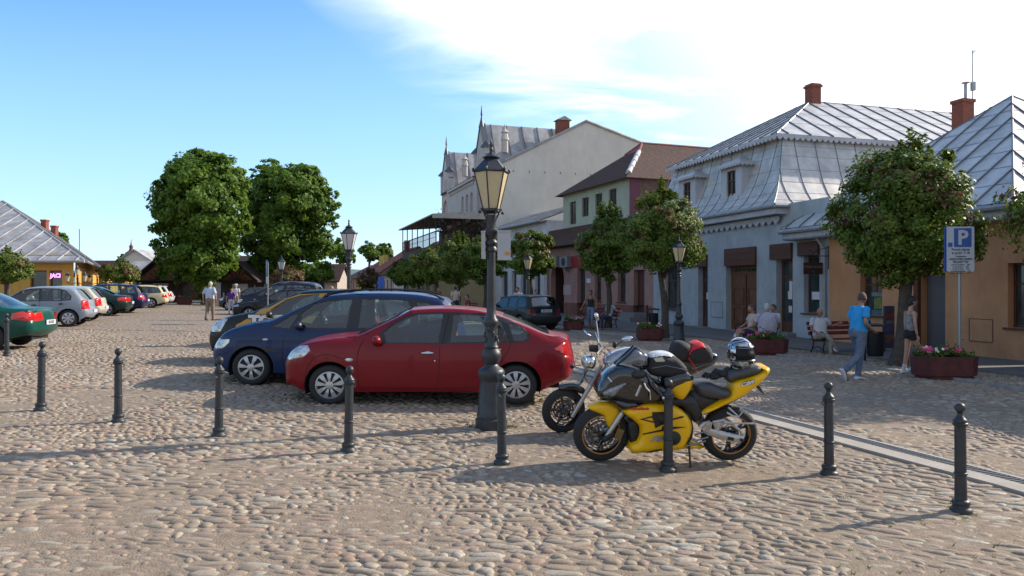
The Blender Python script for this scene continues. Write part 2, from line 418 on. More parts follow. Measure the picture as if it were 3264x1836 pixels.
# ---------------------------------------------------------------- the cobblestones, each one a real stone
def vnoise(x, y, s, seed=0):
    rs = np.random.RandomState(seed); g = rs.rand(64, 64)
    u = (x / s) % 64; v = (y / s) % 64
    i = np.floor(u).astype(int); j = np.floor(v).astype(int); fu = u - i; fv = v - j
    fu = fu * fu * (3 - 2 * fu); fv = fv * fv * (3 - 2 * fv)
    i2 = (i + 1) % 64; j2 = (j + 1) % 64; i %= 64; j %= 64
    return (g[i, j] * (1 - fu) + g[i2, j] * fu) * (1 - fv) + (g[i, j2] * (1 - fu) + g[i2, j2] * fu) * fv
def stones(y0, y1, nseg, rings, name, seed, hh=1.0):
    rs = np.random.RandomState(seed); cx = []; cy = []; L = []; Wd = []; rot = []
    y = y0
    while y < y1:
        rowh = rs.uniform(0.072, 0.122)
        half = 0.72 * y + 2.2
        x = -half + rs.uniform(0, 0.2)
        xmax = min(half, pl_side(CURB, y) + 2.0)
        while x < xmax:
            l = 0.058 + rs.gamma(1.9, 0.052)
            l = min(l * (1 + .32 * math.sin(x * .9 + 1.3 * math.sin(y * .7)) * math.sin(y * 1.1 + .5)), 0.36)
            cx.append(x + l / 2); cy.append(y + rowh / 2); L.append(l); Wd.append(rowh); rot.append(rs.normal(0, 0.2))
            x += l + rs.uniform(-0.006, 0.010)
        y += rowh * 0.90
    cx, cy, L, Wd, rot = map(np.array, (cx, cy, L, Wd, rot)); n = len(cx)
    cy = cy + 0.075 * (vnoise(cx + 50, cy + 50, 0.8, 3) - 0.5) * 2 + rs.normal(0, 0.012, n) + 0.5 * (vnoise(cx + 50, cy + 50, 3.1, 4) - 0.5)
    rot = rot + 0.9 * (vnoise(cx + 50, cy + 50, 1.7, 5) - 0.5)
    Wd = Wd * rs.uniform(0.82, 1.15, n)
    dr = np.array([pl_side(DRAIN, a) for a in cy]); cb = np.array([pl_side(CURB, a) for a in cy])
    ok = ~((cx > dr - 0.46) & (cx < dr + 0.22)) & ~((cx > cb - 0.07) & (cx < cb + 0.21)) & (cx < cb + 1.85)
    bury = vnoise(cx + 70, cy + 30, 1.3, 9) * 0.6 + vnoise(cx + 70, cy + 30, 0.5, 12) * 0.4
    ok &= ~((bury > 0.74) & (rs.rand(n) < 0.2))
    cx, cy, L, Wd, rot, bury, cb = (a[ok] for a in (cx, cy, L, Wd, rot, bury, cb)); n = len(cx)
    h = rs.uniform(0.012, 0.027, n) * hh
    sink = -0.003 - 0.014 * np.clip((bury - 0.45) / 0.3, 0, 1)
    tilt = rs.normal(0, 0.05, n); tiltx = rs.normal(0, 0.03, n)
    th = np.linspace(0, 2 * np.pi, nseg, endpoint=False)
    ph = rs.rand(n, 3) * 2 * np.pi
    rad = 1 + 0.10 * np.sin(2 * th[None] + ph[:, :1]) + 0.07 * np.sin(3 * th[None] + ph[:, 1:2]) + 0.04 * np.sin(5 * th[None] + ph[:, 2:3])
    c, s = np.cos(th), np.sin(th); ex = 2 / rs.uniform(1.65, 2.7, n)[:, None]
    ux = np.sign(c) * np.abs(c)[None] ** ex * rad; uy = np.sign(s) * np.abs(s)[None] ** ex * rad
    V = np.zeros((n, len(rings) * nseg + 1, 3))
    cr_, sr_ = np.cos(rot)[:, None], np.sin(rot)[:, None]
    base = -0.15 - 0.018 * cx + 0.02 * np.minimum(cy, 15) + np.where(cx > cb, 0.05, 0)
    for k, t in enumerate(rings):
        lx = ux * (L / 2)[:, None] * t; ly = uy * (Wd / 2)[:, None] * t
        z = (h * (1 - t ** 3.0))[:, None] - (0.03 if k == 0 else 0) + tilt[:, None] * lx * 0.6 + tiltx[:, None] * ly
        V[:, k * nseg:(k + 1) * nseg, 0] = cx[:, None] + lx * cr_ - ly * sr_
        V[:, k * nseg:(k + 1) * nseg, 1] = cy[:, None] + lx * sr_ + ly * cr_
        V[:, k * nseg:(k + 1) * nseg, 2] = (base + sink)[:, None] + z
    V[:, -1, 0] = cx; V[:, -1, 1] = cy; V[:, -1, 2] = base + sink + h
    nv = len(rings) * nseg + 1; q = []
    for k in range(len(rings) - 1):
        for i in range(nseg):
            j = (i + 1) % nseg; a, b_, c_, d = k * nseg + i, k * nseg + j, (k + 1) * nseg + j, (k + 1) * nseg + i
            q += [(a, b_, c_), (a, c_, d)]
    for i in range(nseg): q.append(((len(rings) - 1) * nseg + i, (len(rings) - 1) * nseg + (i + 1) % nseg, nv - 1))
    q = np.array(q); T = (q[None] + (np.arange(n) * nv)[:, None, None]).reshape(-1)
    me = bpy.data.meshes.new(name); me.vertices.add(n * nv); me.vertices.foreach_set('co', V.reshape(-1))
    nt = len(T) // 3; me.loops.add(len(T)); me.loops.foreach_set('vertex_index', T.astype(np.int32))
    me.polygons.add(nt); me.polygons.foreach_set('loop_start', np.arange(nt, dtype=np.int32) * 3); me.polygons.foreach_set('loop_total', np.full(nt, 3, dtype=np.int32))
    me.polygons.foreach_set('use_smooth', np.ones(nt, dtype=bool)); me.update(calc_edges=True); me.validate()
    me.materials.append(m_stone)
    o = bpy.data.objects.new(name, me); col.objects.link(o)
    return tag(o, kind='stuff')
m_stone = island_mat('cobble_stone', STONE, 0.72, bump=0.25, bscale=35, speck=0.35, spec=0.35)
nt_ = m_stone.node_tree; pb_ = nt_.nodes['Principled BSDF']; src_ = pb_.inputs['Base Color'].links[0].from_socket     # sand trodden over some of the stones
tc_ = nt_.nodes.new('ShaderNodeTexCoord'); nn_ = nt_.nodes.new('ShaderNodeTexNoise'); nn_.inputs['Scale'].default_value = .55; nn_.inputs['Detail'].default_value = 6; mr_ = nt_.nodes.new('ShaderNodeMapRange')
mr_.inputs[1].default_value = .42; mr_.inputs[2].default_value = .68; mr_.inputs[4].default_value = .6
nt_.links.new(tc_.outputs['Object'], nn_.inputs['Vector']); nt_.links.new(nn_.outputs['Fac'], mr_.inputs[0]); mx_ = nt_.nodes.new('ShaderNodeMixRGB'); mx_.inputs[2].default_value = (.25, .20, .145, 1)
nt_.links.new(mr_.outputs[0], mx_.inputs[0]); nt_.links.new(src_, mx_.inputs[1]); nt_.links.new(mx_.outputs[0], pb_.inputs['Base Color'])
for o_ in (stones(2.6, 9.0, 14, [1.0, 0.92, 0.72, 0.4], 'cobblestones', 11), stones(9.0, 15.0, 10, [1.0, 0.86, 0.55], 'cobblestones', 12), stones(15.0, FARY + 0.4, 7, [1.0, 0.75], 'cobblestones', 13)):
    tag(o_, 'rounded river cobbles set in sand across the square', 'cobblestones')
# weeds
m_grass = island_mat('weed_green', [(0.05, 0.10, 0.02), (0.11, 0.17, 0.04), (0.08, 0.13, 0.03)], transl=0.3)
wb = MB(); rr = random.Random(3)
def tuft(c, n, s):
    for _ in range(n):
        a = rr.uniform(0, 6.28); d = rr.uniform(0, s); x, y = c.x + math.cos(a) * d, c.y + math.sin(a) * d * 0.6
        h = rr.uniform(0.012, 0.035); z = zg(x, y); dx, dy = rr.uniform(-.04, .04), rr.uniform(-.03, .03)
        wb.add([(x - .004, y, z), (x + .004, y, z), (x + dx, y + dy, z + h)], [(0, 1, 2)])
tuft(at(1620, 1362), 160, 0.13); tuft(at(1500, 1360), 50, 0.08); tuft(at(3080, 1640), 60, 0.1); tuft(at(2700, 1590), 40, 0.15); tuft(at(2650, 1520), 40, .1)
for _ in range(22): tuft(at(rr.uniform(2500, 3264), rr.uniform(1600, 1836)), 5, 0.02)
tag(wb.build('weeds', m_grass), 'short green weeds in the joints of the cobbles', 'weeds', kind='stuff')
# far hills
hb = MB(); hm = mat('hill_green', (0.10, 0.16, 0.17), 0.95, var=0.15, vscale=0.01)
n = 90
for i in range(n + 1):
    x = -900 + 1800 * i / n; h = 26 + 10 * math.sin(x * 0.006 + 1) + 8 * math.sin(x * 0.017)
    hb.v += [(x, 900, -10), (x, 1000, h), (x, 1300, h * 0.6)]
for i in range(n): hb.f += [(3 * i, 3 * i + 3, 3 * i + 4, 3 * i + 1), (3 * i + 1, 3 * i + 4, 3 * i + 5, 3 * i + 2)]
tag(hb.build('hills', hm, smooth=180), kind='structure')
# ================================================================ buildings
m_tin = mat('tin_roof', (0.50, 0.49, 0.48), 0.45, 0.12, var=0.2, vscale=1.6, bump=0.35, bscale=1.4)
m_tin2 = mat('tin_seam', (0.16, 0.17, 0.19), 0.5, 0.4)
m_tinold = mat('tin_roof_old', (0.36, 0.355, 0.36), 0.6, 0.1, var=0.25, vscale=0.9, bump=0.2, bscale=2)
m_zinc = mat('zinc_gutter', (0.34, 0.345, 0.36), 0.5, 0.2, var=0.15)
m_blue = mat('plaster_pale_blue', (0.38, 0.41, 0.44), 0.95, var=0.14, vscale=0.9, bump=0.35, bscale=30, detail=10)
m_orange = mat('plaster_orange', (0.54, 0.265, 0.135), 0.95, var=0.14, vscale=0.8, bump=0.35, bscale=30, detail=10)
m_pink = mat('plaster_pink', (0.36, 0.21, 0.185), 0.95, var=0.07, vscale=0.8, bump=0.2)
m_plinth = mat('plaster_plinth', (0.2, 0.09, 0.07), 0.95, var=0.1)
m_beige0 = mat('plaster_sandstone', (.42, .36, .30), .95, var=.08)
m_green = mat('plaster_pale_green', (0.38, 0.405, 0.32), 0.95, var=0.06)
m_cream = mat('plaster_cream', (0.60, 0.56, 0.50), 0.95, var=0.07, vscale=0.35, bump=0.2, detail=10)
m_hotel = mat('plaster_hotel', (0.50, 0.45, 0.42), 0.95, var=0.05)
m_pinkpale = mat('plaster_niche', (0.44, 0.33, 0.33), 0.95, var=0.05)
m_white = mat('plaster_white', (0.58, 0.60, 0.64), 0.95, var=0.06)
m_yellow = mat('plaster_yellow', (0.58, 0.33, 0.08), 0.95, var=0.08, vscale=0.7)
m_brown = mat('brown_wood', (0.095, 0.030, 0.014), 0.6, var=0.25, vscale=6)
m_gate = mat('gate_wood', (0.14, 0.052, 0.02), 0.6, var=0.25, vscale=5)
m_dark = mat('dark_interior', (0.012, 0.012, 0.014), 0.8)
m_glass = mat('window_glass', (0.035, 0.05, 0.055), 0.08, spec=0.6, var=0.5, vscale=1.5)
m_brick = mat('chimney_brick', (0.22, 0.07, 0.045), 0.9, var=0.3, vscale=14, bump=0.4)
m_step = mat('step_stone', (0.2, 0.19, 0.19), 0.9, var=0.15)
m_fascia = mat('fascia_pale', (0.46, 0.46, 0.50), 0.8, var=0.05)
m_black = mat('black_iron', (0.02, 0.022, 0.026), 0.5, 0.5)
m_paper = mat('paper_white', (0.6, 0.6, 0.62), 0.8)
def tile_mat(name, c, sc=1.0):
    if name in MATS: return MATS[name]
    m = mat(name, c, 0.85, var=0.35, vscale=7)
    nt = m.node_tree; b = nt.nodes['Principled BSDF']
    t = nt.nodes.new('ShaderNodeTexCoord'); w = nt.nodes.new('ShaderNodeTexWave'); w.wave_type = 'BANDS'; w.bands_direction = 'Z'; w.wave_profile = 'SAW'
    w.inputs['Scale'].default_value = 1.0 * sc; w.inputs['Distortion'].default_value = 0.6; w.inputs['Detail Scale'].default_value = 3
    nt.links.new(t.outputs['Object'], w.inputs['Vector'])
    bp = nt.nodes.new('ShaderNodeBump'); bp.inputs['Strength'].default_value = 1.0; bp.inputs['Distance'].default_value = 0.16
    nt.links.new(w.outputs['Fac'], bp.inputs['Height']); nt.links.new(bp.outputs[0], b.inputs['Normal'])
    return m
m_tile = tile_mat('roof_tile_brown', (0.070, 0.034, 0.025))
m_tiler = tile_mat('roof_tile_red', (0.24, 0.06, 0.03))

def streaks(m, amt=.16):
    """rain streaks and damp patches on plaster"""
    nt = m.node_tree; b = nt.nodes['Principled BSDF']; src = b.inputs['Base Color'].links[0].from_socket
    t = nt.nodes.new('ShaderNodeTexCoord'); mp = nt.nodes.new('ShaderNodeMapping'); mp.inputs['Scale'].default_value = (1.3, 1.3, .5); nt.links.new(t.outputs['Object'], mp.inputs[0])
    n = nt.nodes.new('ShaderNodeTexNoise'); n.inputs['Scale'].default_value = 1.6; n.inputs['Detail'].default_value = 9; n.inputs['Roughness'].default_value = .7; nt.links.new(mp.outputs[0], n.inputs['Vector'])
    r = nt.nodes.new('ShaderNodeMapRange'); r.inputs[1].default_value = .42; r.inputs[2].default_value = .66; r.inputs[3].default_value = 1.0; r.inputs[4].default_value = 1 - amt * .75; nt.links.new(n.outputs['Fac'], r.inputs[0])
    x = nt.nodes.new('ShaderNodeMixRGB'); x.blend_type = 'MULTIPLY'; x.inputs[0].default_value = 1; nt.links.new(src, x.inputs[1]); nt.links.new(r.outputs[0], x.inputs[2]); nt.links.new(x.outputs[0], b.inputs['Base Color'])
for m__, a__ in ((m_blue, .2), (m_orange, .18), (m_pink, .25), (m_plinth, .3), (m_cream, .10), (m_hotel, .2), (m_green, .18), (m_yellow, .2), (m_white, .25), (m_tin, .22), (m_tinold, .35), (m_fascia, .2)): streaks(m__, a__)
class Fac:
    """facade line: origin, direction away along the street; F(t, D, z): t along it, D into the house"""
    def __init__(s, x, y, dx, dy):
        l = math.hypot(dx, dy); s.o = Vector((x, y)); s.d = Vector((dx / l, dy / l)); s.n = Vector((s.d.y, -s.d.x))
    def __call__(s, t, D, z): p = s.o + s.d * t + s.n * D; return Vector((p.x, p.y, z))
    def t(s, u, D=0.0):
        a = (u - U0) / F_; q = s.o + s.n * D
        return (q.x - a * q.y) / (a * s.d.y - s.d.x)
    def z(s, u, v, D=0.0):
        return zat(v, s(s.t(u, D), D, 0).y)
    def gz(s, t, D=0): p = s(t, D, 0); return zg(p.x, p.y) + 0.11

def roof_plane(b, sb, pts, a, c, spacing, rib=0.035, cross=0.0):
    """flat roof polygon with standing seams running up from the eave a->c; ribs go into sb"""
    P = [Vector(p) for p in pts]; a = Vector(a); c = Vector(c); e = (c - a).normalized()
    nrm = Vector((0, 0, 0))
    for i in range(len(P)): nrm += (P[i] - P[0]).cross(P[(i + 1) % len(P)] - P[0])
    nrm.normalize();
    if nrm.z < 0: nrm = -nrm
    up = nrm.cross(e).normalized()
    if up.z < 0: up = -up
    b.poly(P)
    b.poly([p - nrm * 0.06 for p in P][::-1])
    Q = [((p - a).dot(e), (p - a).dot(up)) for p in P]
    def clip(val, ax):
        xs = []
        for i in range(len(Q)):
            q0, q1 = Q[i], Q[(i + 1) % len(Q)]
            if (q0[ax] - val) * (q1[ax] - val) < 0:
                t = (val - q0[ax]) / (q1[ax] - q0[ax]); xs.append(q0[1 - ax] + (q1[1 - ax] - q0[1 - ax]) * t)
        return (min(xs), max(xs)) if len(xs) >= 2 else None
    lo = min(q[0] for q in Q); hi = max(q[0] for q in Q); k = lo + spacing * 0.5
    while k < hi:
        r = clip(k, 0)
        if r and r[1] - r[0] > 0.1:
            p0 = a + e * k + up * r[0]; p1 = a + e * k + up * r[1]
            sb.prism([p0 - e * rib * .5, p0 + e * rib * .5, p0 + e * rib * .5 + nrm * rib * 1.3, p0 - e * rib * .5 + nrm * rib * 1.3], p1 - p0)
        k += spacing
    if cross:
        lo = min(q[1] for q in Q); hi = max(q[1] for q in Q); k = lo + cross; i = 0
        while k < hi:
            r = clip(k, 1)
            if r:
                p0 = a + up * k + e * r[0]; p1 = a + up * k + e * r[1]
                sb.prism([p0, p0 + up * 0.02, p0 + up * 0.02 + nrm * 0.008, p0 + nrm * 0.008], p1 - p0)
            k += cross
def gutter(b, p0, p1, r=0.075):
    b.tube([p0, p1], r, 8)
    n = max(2, int((Vector(p1) - Vector(p0)).length / 0.8))
    for k in range(n + 1):
        p = Vector(p0).lerp(Vector(p1), k / n); b.tube([p + (Vector(p1) - Vector(p0)).normalized() * -.02, p + (Vector(p1) - Vector(p0)).normalized() * .02], r + 0.012, 8)
def scallops(b, p0, p1, h, step, th=0.03):
    """hanging board with a scalloped lower edge"""
    p0, p1 = Vector(p0), Vector(p1); L = (p1 - p0).length; e = (p1 - p0) / L; n = max(1, round(L / step)); s = L / n
    pts = [p0, p1]
    low = []
    for k in range(n):
        for j in range(6):
            t = j / 6; low.append(p1 - e * (s * (k + t)) - Vector((0, 0, h * (0.45 + 0.55 * math.sin(math.pi * t)))))
    low.append(p0 - Vector((0, 0, h * 0.45)))
    nn = e.cross(Vector((0, 0, 1))).normalized() * th
    # as a strip so that every face is convex
    N = len(low)
    for i in range(N - 1):
        a_, c_ = low[i], low[i + 1]
        ta = Vector((a_.x, a_.y, p0.z + (p1.z - p0.z) * ((a_ - p0).dot(e) / L))); tb = Vector((c_.x, c_.y, p0.z + (p1.z - p0.z) * ((c_ - p0).dot(e) / L)))
        b.prism([ta, tb, c_, a_], nn)
def holes_wall(b, F, t0, t1, z0f, z1, holes, th=0.35):
    """front wall with real openings: holes = (ta, tb, za, zb); reveals go th deep"""
    ts = sorted(set([t0, t1] + [h[0] for h in holes] + [h[1] for h in holes]))
    for a, c in zip(ts, ts[1:]):
        if c - a < 1e-4: continue
        hs = sorted([h for h in holes if h[0] <= a + 1e-6 and h[1] >= c - 1e-6], key=lambda h: h[2])
        z = z0f
        for h in hs:
            if h[2] > z: b.quad(F(a, 0, z), F(a, 0, h[2]), F(c, 0, h[2]), F(c, 0, z))
            z = h[3]
        b.quad(F(a, 0, z), F(a, 0, z1), F(c, 0, z1), F(c, 0, z))
    for ta, tb, za, zb in holes:
        b.quad(F(ta, 0, za), F(ta, th, za), F(ta, th, zb), F(ta, 0, zb)); b.quad(F(tb, 0, za), F(tb, 0, zb), F(tb, th, zb), F(tb, th, za))
        b.quad(F(ta, 0, zb), F(ta, th, zb), F(tb, th, zb), F(tb, 0, zb)); b.quad(F(ta, 0, za), F(tb, 0, za), F(tb, th, za), F(ta, th, za))
def fbox(b, F, t0, t1, D0, D1, z0, z1):
    b.prism([F(t0, D0, z0), F(t1, D0, z0), F(t1, D1, z0), F(t0, D1, z0)], (0, 0, z1 - z0))
def window(th_, F, ta, tb, za, zb, D=0.14, m=None, bars=(1, 1), name='window', sill=True):
    m = m or m_brown; f = MB(); w = 0.07
    fbox(f, F, ta, ta + w, D, D + .06, za, zb); fbox(f, F, tb - w, tb, D, D + .06, za, zb)
    fbox(f, F, ta + w, tb - w, D, D + .06, za, za + w); fbox(f, F, ta + w, tb - w, D, D + .06, zb - w, zb)
    o = f.build(name, m, th_, world=True)
    nb = MB()
    for i in range(1, bars[0] + 1):
        t = ta + (tb - ta) * i / (bars[0] + 1); fbox(nb, F, t - .025, t + .025, D + .005, D + .05, za + w, zb - w)
    for j in range(1, bars[1] + 1):
        z = za + (zb - za) * (0.68 if bars[1] == 1 else j / (bars[1] + 1)); fbox(nb, F, ta + w, tb - w, D + .008, D + .045, z - .025, z + .025)
    if nb.v: sub(nb, 'window_bars', m, o, th_)
    g = MB().quad(F(ta + w, D + .03, za + w), F(ta + w, D + .03, zb - w), F(tb - w, D + .03, zb - w), F(tb - w, D + .03, za + w)); sub(g, 'pane', m_glass, o, th_)
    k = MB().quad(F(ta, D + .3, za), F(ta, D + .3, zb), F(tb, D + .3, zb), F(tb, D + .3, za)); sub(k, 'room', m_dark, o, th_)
    if sill:
        s_ = MB(); fbox(s_, F, ta - .08, tb + .08, -.09, D, za - .06, za - .003); sub(s_, 'sill', m_brown if m is m_brown else m_step, o, th_)
    return o
def sub(b, name, m, parent, root, smooth=None):
    """sub-part given in world coordinates"""
    o = b.build(name, m, None, smooth)
    L = root.location
    o.data.transform(Matrix.Translation(-Vector(L))); o.parent = parent
    return o
def door(th_, F, ta, tb, za, zb, D=0.25, m=None, glass=True, label=None, leafs=1):
    m = m or m_brown; f = MB(); w = 0.12
    fbox(f, F, ta, tb, D, D + .06, za, za + .4)
    fbox(f, F, ta, ta + w, D, D + .06, za + .4, zb); fbox(f, F, tb - w, tb, D, D + .06, za + .4, zb)
    fbox(f, F, ta + w, tb - w, D, D + .06, zb - .1, zb); fbox(f, F, ta + w, tb - w, D, D + .06, za + 2.05, za + 2.15)
    o = f.build('door', m, th_, world=True)
    p = MB().quad(F(ta + w, D + .03, za + .4), F(ta + w, D + .03, zb - .1), F(tb - w, D + .03, zb - .1), F(tb - w, D + .03, za + .4)); sub(p, 'pane', m_glass if glass else m, o, th_)
    h = MB(); h.tube([F(ta + .16, D - .02, za + 1.05), F(ta + .28, D - .02, za + 1.05)], .015, 6); sub(h, 'handle', m_zinc, o, th_)
    return o

# ---- facade lines
FA = Fac(12.95, 19.0, -0.2796, 0.9601)          # orange and pale blue houses
tB = FA.t(2083)                                  # where pale blue meets pink
q = FA(tB, 0, 0)
FP = Fac(q.x, q.y, -0.3544, 0.935)               # pink house
# ---- pale orange house
t_or = FA.t(2643)
base = FA(3.5, 2, 0); h = thing('house', 'low orange plastered house with pyramid tin roof at the right edge', 'house', (base.x, base.y, zg(base.x, base.y)))
ez = 3.62
wins = [(FA.t(3300), FA.t(3212), FA.z(3240, 1045), FA.z(3240, 838)), (FA.t(2812), FA.t(2742), FA.z(2776, 1005), FA.z(2776, 862))]
dr = (FA.t(3013), FA.t(2925), FA.gz(3), FA.z(2975, 864))
w = MB(); holes_wall(w, FA, -0.35, t_or, -1.0, ez + .3, wins + [dr])
w.quad(FA(-.35, 0, -1), FA(-.35, 9.6, -1), FA(-.35, 9.6, ez + .3), FA(-.35, 0, ez + .3)); w.quad(FA(t_or, 9.6, -1), FA(-.35, 9.6, -1), FA(-.35, 9.6, ez + .3), FA(t_or, 9.6, ez + .3))
w.quad(FA(t_or, 9.6, ez - 1), FA(t_or, 4, ez - 1), FA(t_or, 4, ez + .3), FA(t_or, 9.6, ez + .3))
w.build('wall', m_orange, h, world=True)
for wi in wins: window(h, FA, *wi, D=.2)
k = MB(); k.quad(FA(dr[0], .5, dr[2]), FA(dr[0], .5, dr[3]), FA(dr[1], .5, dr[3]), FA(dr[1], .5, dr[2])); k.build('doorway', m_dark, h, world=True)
k = MB(); fbox(k, FA, dr[1] - .75, dr[1] - .02, .33, .38, dr[2], dr[3] - .1); dl = k.build('door', mat('door_grey', (.10, .09, .10), .6), h, world=True)
k = MB(); fbox(k, FA, dr[1] - .02, dr[1] + .14, -.02, .1, dr[2], dr[3] + .1); k.build('door_frame', m_brown, h, world=True)
k = MB(); fbox(k, FA, dr[0] - .4, dr[1] + .4, -.35, .3, -.6, dr[2] + .06); k.build('step', m_step, h, world=True)
# soffit, fascia, gutter
E0, E1, OV = -0.2, 9.1, 0.62
ze = 4.0
k = MB(); fbox(k, FA, E0, E1, -.5, .02, ez - .04, ez + .02); k.prism([FA(E0, -.5, ez - .04), FA(E1, -.5, ez - .04), FA(E1, -.5, ez + .25), FA(E0, -.5, ez + .25)], FA.n.to_3d() * .04)
k.prism([FA(E1, -.5, ez - .04), FA(E1, 1.8, ez - .04), FA(E1, 1.8, ez + .25), FA(E1, -.5, ez + .25)], FA.d.to_3d() * -.04)
k.build('fascia', m_fascia, h, world=True)
g = MB(); gutter(g, FA(E0, -.60, ze - .1), FA(E1 + .05, -.60, ze - .1), .085); gutter(g, FA(E1 + .08, -.6, ze - .1), FA(E1 + .08, 1.5, ze - .1), .085); g.build('gutter', m_zinc, h, world=True, smooth=40)
r = MB(); s = MB(); A0, A1, B0, B1 = FA(E0, -OV, ze), FA(E1, -OV, ze), FA(E0, 10.2, ze), FA(E1, 10.2, ze); AP = FA(4.5, 4.9, 8.15)
roof_plane(r, s, [A0, A1, AP], A0, A1, .78, cross=.95); roof_plane(r, s, [A0, B0, AP], A0, B0, .9, cross=1.3); roof_plane(r, s, [A1, B1, AP], A1, B1, .9, cross=1.0); roof_plane(r, s, [B0, B1, AP], B0, B1, .9)
for p in (A0, A1, B0, B1): s.tube([p, AP], .03, 6)
ro = r.build('roof', m_tin, h, world=True); s.build('roof_seams', m_tin2, h, world=True)
k = MB(); cx_ = Vector((xat(3069, 28), 28)); k.box((cx_.x, cx_.y, 7.6), (.52, .5, zat(322, 28) * 2 - 15.2), rz=R(16)); k.box((cx_.x, cx_.y, zat(322, 28) - .03), (.6, .58, .12), rz=R(16))
k.build('chimney', m_brick, h, world=True)
k = MB(); zt = zat(318, 28); k.tube([(cx_.x + .1, cx_.y, zt), (cx_.x + .1, cx_.y, zat(268, 28))], .055, 8); k.lathe([(.1, 0), (.16, .03), (.02, .06)], (cx_.x + .1, cx_.y, zat(266, 28)), 10); k.build('flue_pipe', m_zinc, h, world=True)
k = MB(); ax = cx_.x + .36; k.tube([(ax, cx_.y, zt - .6), (ax, cx_.y, zat(160, 28))], .02, 6); k.box((ax + .02, cx_.y, zat(275, 28)), (.13, .13, .32)); k.tube([(ax, cx_.y, zat(170, 28)), (ax + .1, cx_.y, zat(160, 28))], .02, 5); k.build('antenna', m_zinc, h, world=True)
# shop lettering over the door, mostly hidden by the tree
tD = FA.t(2975, -.03); zc = FA.z(2960, 808)
text_obj('shop_lettering', 'OBUWIE', .26, mat('letter_grey', (.3, .27, .25), .7), None, frame_M(FA(tD - .2, -.03, zc), -FA.d.to_3d())).parent = None
o = bpy.data.objects['shop_lettering']; o.data.transform(Matrix.Translation(-Vector(h.location))); o.parent = h
def outline_box(F, u0, u1, v0, v1, hh, m, name):
    ta, tb = F.t(u1), F.t(u0); um = (u0 + u1) / 2; za, zb = F.z(um, v1), F.z(um, v0); k = MB()
    fbox(k, F, ta, tb, -.012, 0, za, zb); k.build(name, m, hh, world=True)
    k = MB(); w = .02
    fbox(k, F, ta, tb, -.02, -.013, zb - w, zb); fbox(k, F, ta, tb, -.02, -.013, za, za + w); fbox(k, F, ta, ta + w, -.02, -.013, za + w, zb - w); fbox(k, F, tb - w, tb, -.02, -.013, za + w, zb - w)
    k.build(name + '_edge', mat('meter_edge', (.12, .06, .05), .7), hh, world=True)
outline_box(FA, 3090, 3166, 1016, 1090, h, m_orange, 'meter_box')
# ---- the next house along, out of frame to the right: its roof shades the street
base = FA(-7, 3, 0); h = thing('house', 'low beige house next to the orange one, past the right edge', 'house', (base.x, base.y, zg(base.x, base.y)))
hl_ = [(-12.5, -11.4, .9, 2.6), (-9.5, -8.5, -.1, 2.4), (-6.5, -5.4, .9, 2.6), (-3.5, -2.4, .9, 2.6)]
w = MB(); holes_wall(w, FA, -15, -1.0, -1, 3.9, hl_)
for t_ in (-15, -1.0): w.poly([FA(t_, 0, -1), FA(t_, 10, -1), FA(t_, 10, 3.9), FA(t_, 5, 8.0), FA(t_, 0, 3.9)])
w.quad(FA(-15, 10, -1), FA(-1, 10, -1), FA(-1, 10, 3.9), FA(-15, 10, 3.9)); w.build('wall', m_beige0, h, world=True)
for q_ in hl_: window(h, FA, *q_, D=.2, sill=False)
k = MB(); k.prism([FA(-15.3, -.6, 3.75), FA(-.6, -.6, 3.75), FA(-.6, 5, 8.15), FA(-15.3, 5, 8.15)], (0, 0, .1)); k.prism([FA(-15.3, 10.6, 3.75), FA(-.6, 10.6, 3.75), FA(-.6, 5.01, 8.15), FA(-15.3, 5.01, 8.15)], (0, 0, .1)); k.build('roof', m_tinold, h, world=True)
# ---- pale blue house
base = FA(14, 3, 0); h = thing('house', 'pale blue house with flared silver tin mansard roof and two dormers', 'house', (base.x, base.y, zg(base.x, base.y)))
def H(u0, u1, v0, v1):
    um = (u0 + u1) / 2; return (FA.t(u1), FA.t(u0), FA.z(um, v1), FA.z(um, v0))
gz_ = FA.gz(14)
d1 = H(2225, 2256, 850, 1040); gt = H(2314, 2412, 845, 1066); d2 = H(2474, 2527, 826, 1072); w1 = H(2562, 2612, 816, 998); w2 = H(2118, 2160, 850, 985)
d1 = (d1[0], d1[1], gz_, d1[3]); gt = (gt[0], gt[1], FA.gz(12), gt[3]); d2 = (d2[0], d2[1], FA.gz(10) + .1, d2[3])
holes = [d1, gt, d2, w1, w2]
wl_ = MB(); holes_wall(wl_, FA, t_or, tB, -1, 5.0, holes)
wl_.quad(FA(t_or, 0, 0), FA(t_or, 9, 0), FA(t_or, 9, 3.6), FA(t_or, 0, 3.6)); wl_.quad(FA(10.0, 0, 3.2), FA(10.0, 16, 3.2), FA(10.0, 16, 5), FA(10.0, 0, 5))
wl_.quad(FA(tB, 0, -1), FA(tB, 16, -1), FA(tB, 16, 5), FA(tB, 0, 5))
wl_.build('wall', m_blue, h, world=True)
window(h, FA, *w1, D=.2, bars=(0, 0)); window(h, FA, *w2, D=.2)
door(h, FA, *d1); door(h, FA, *d2)
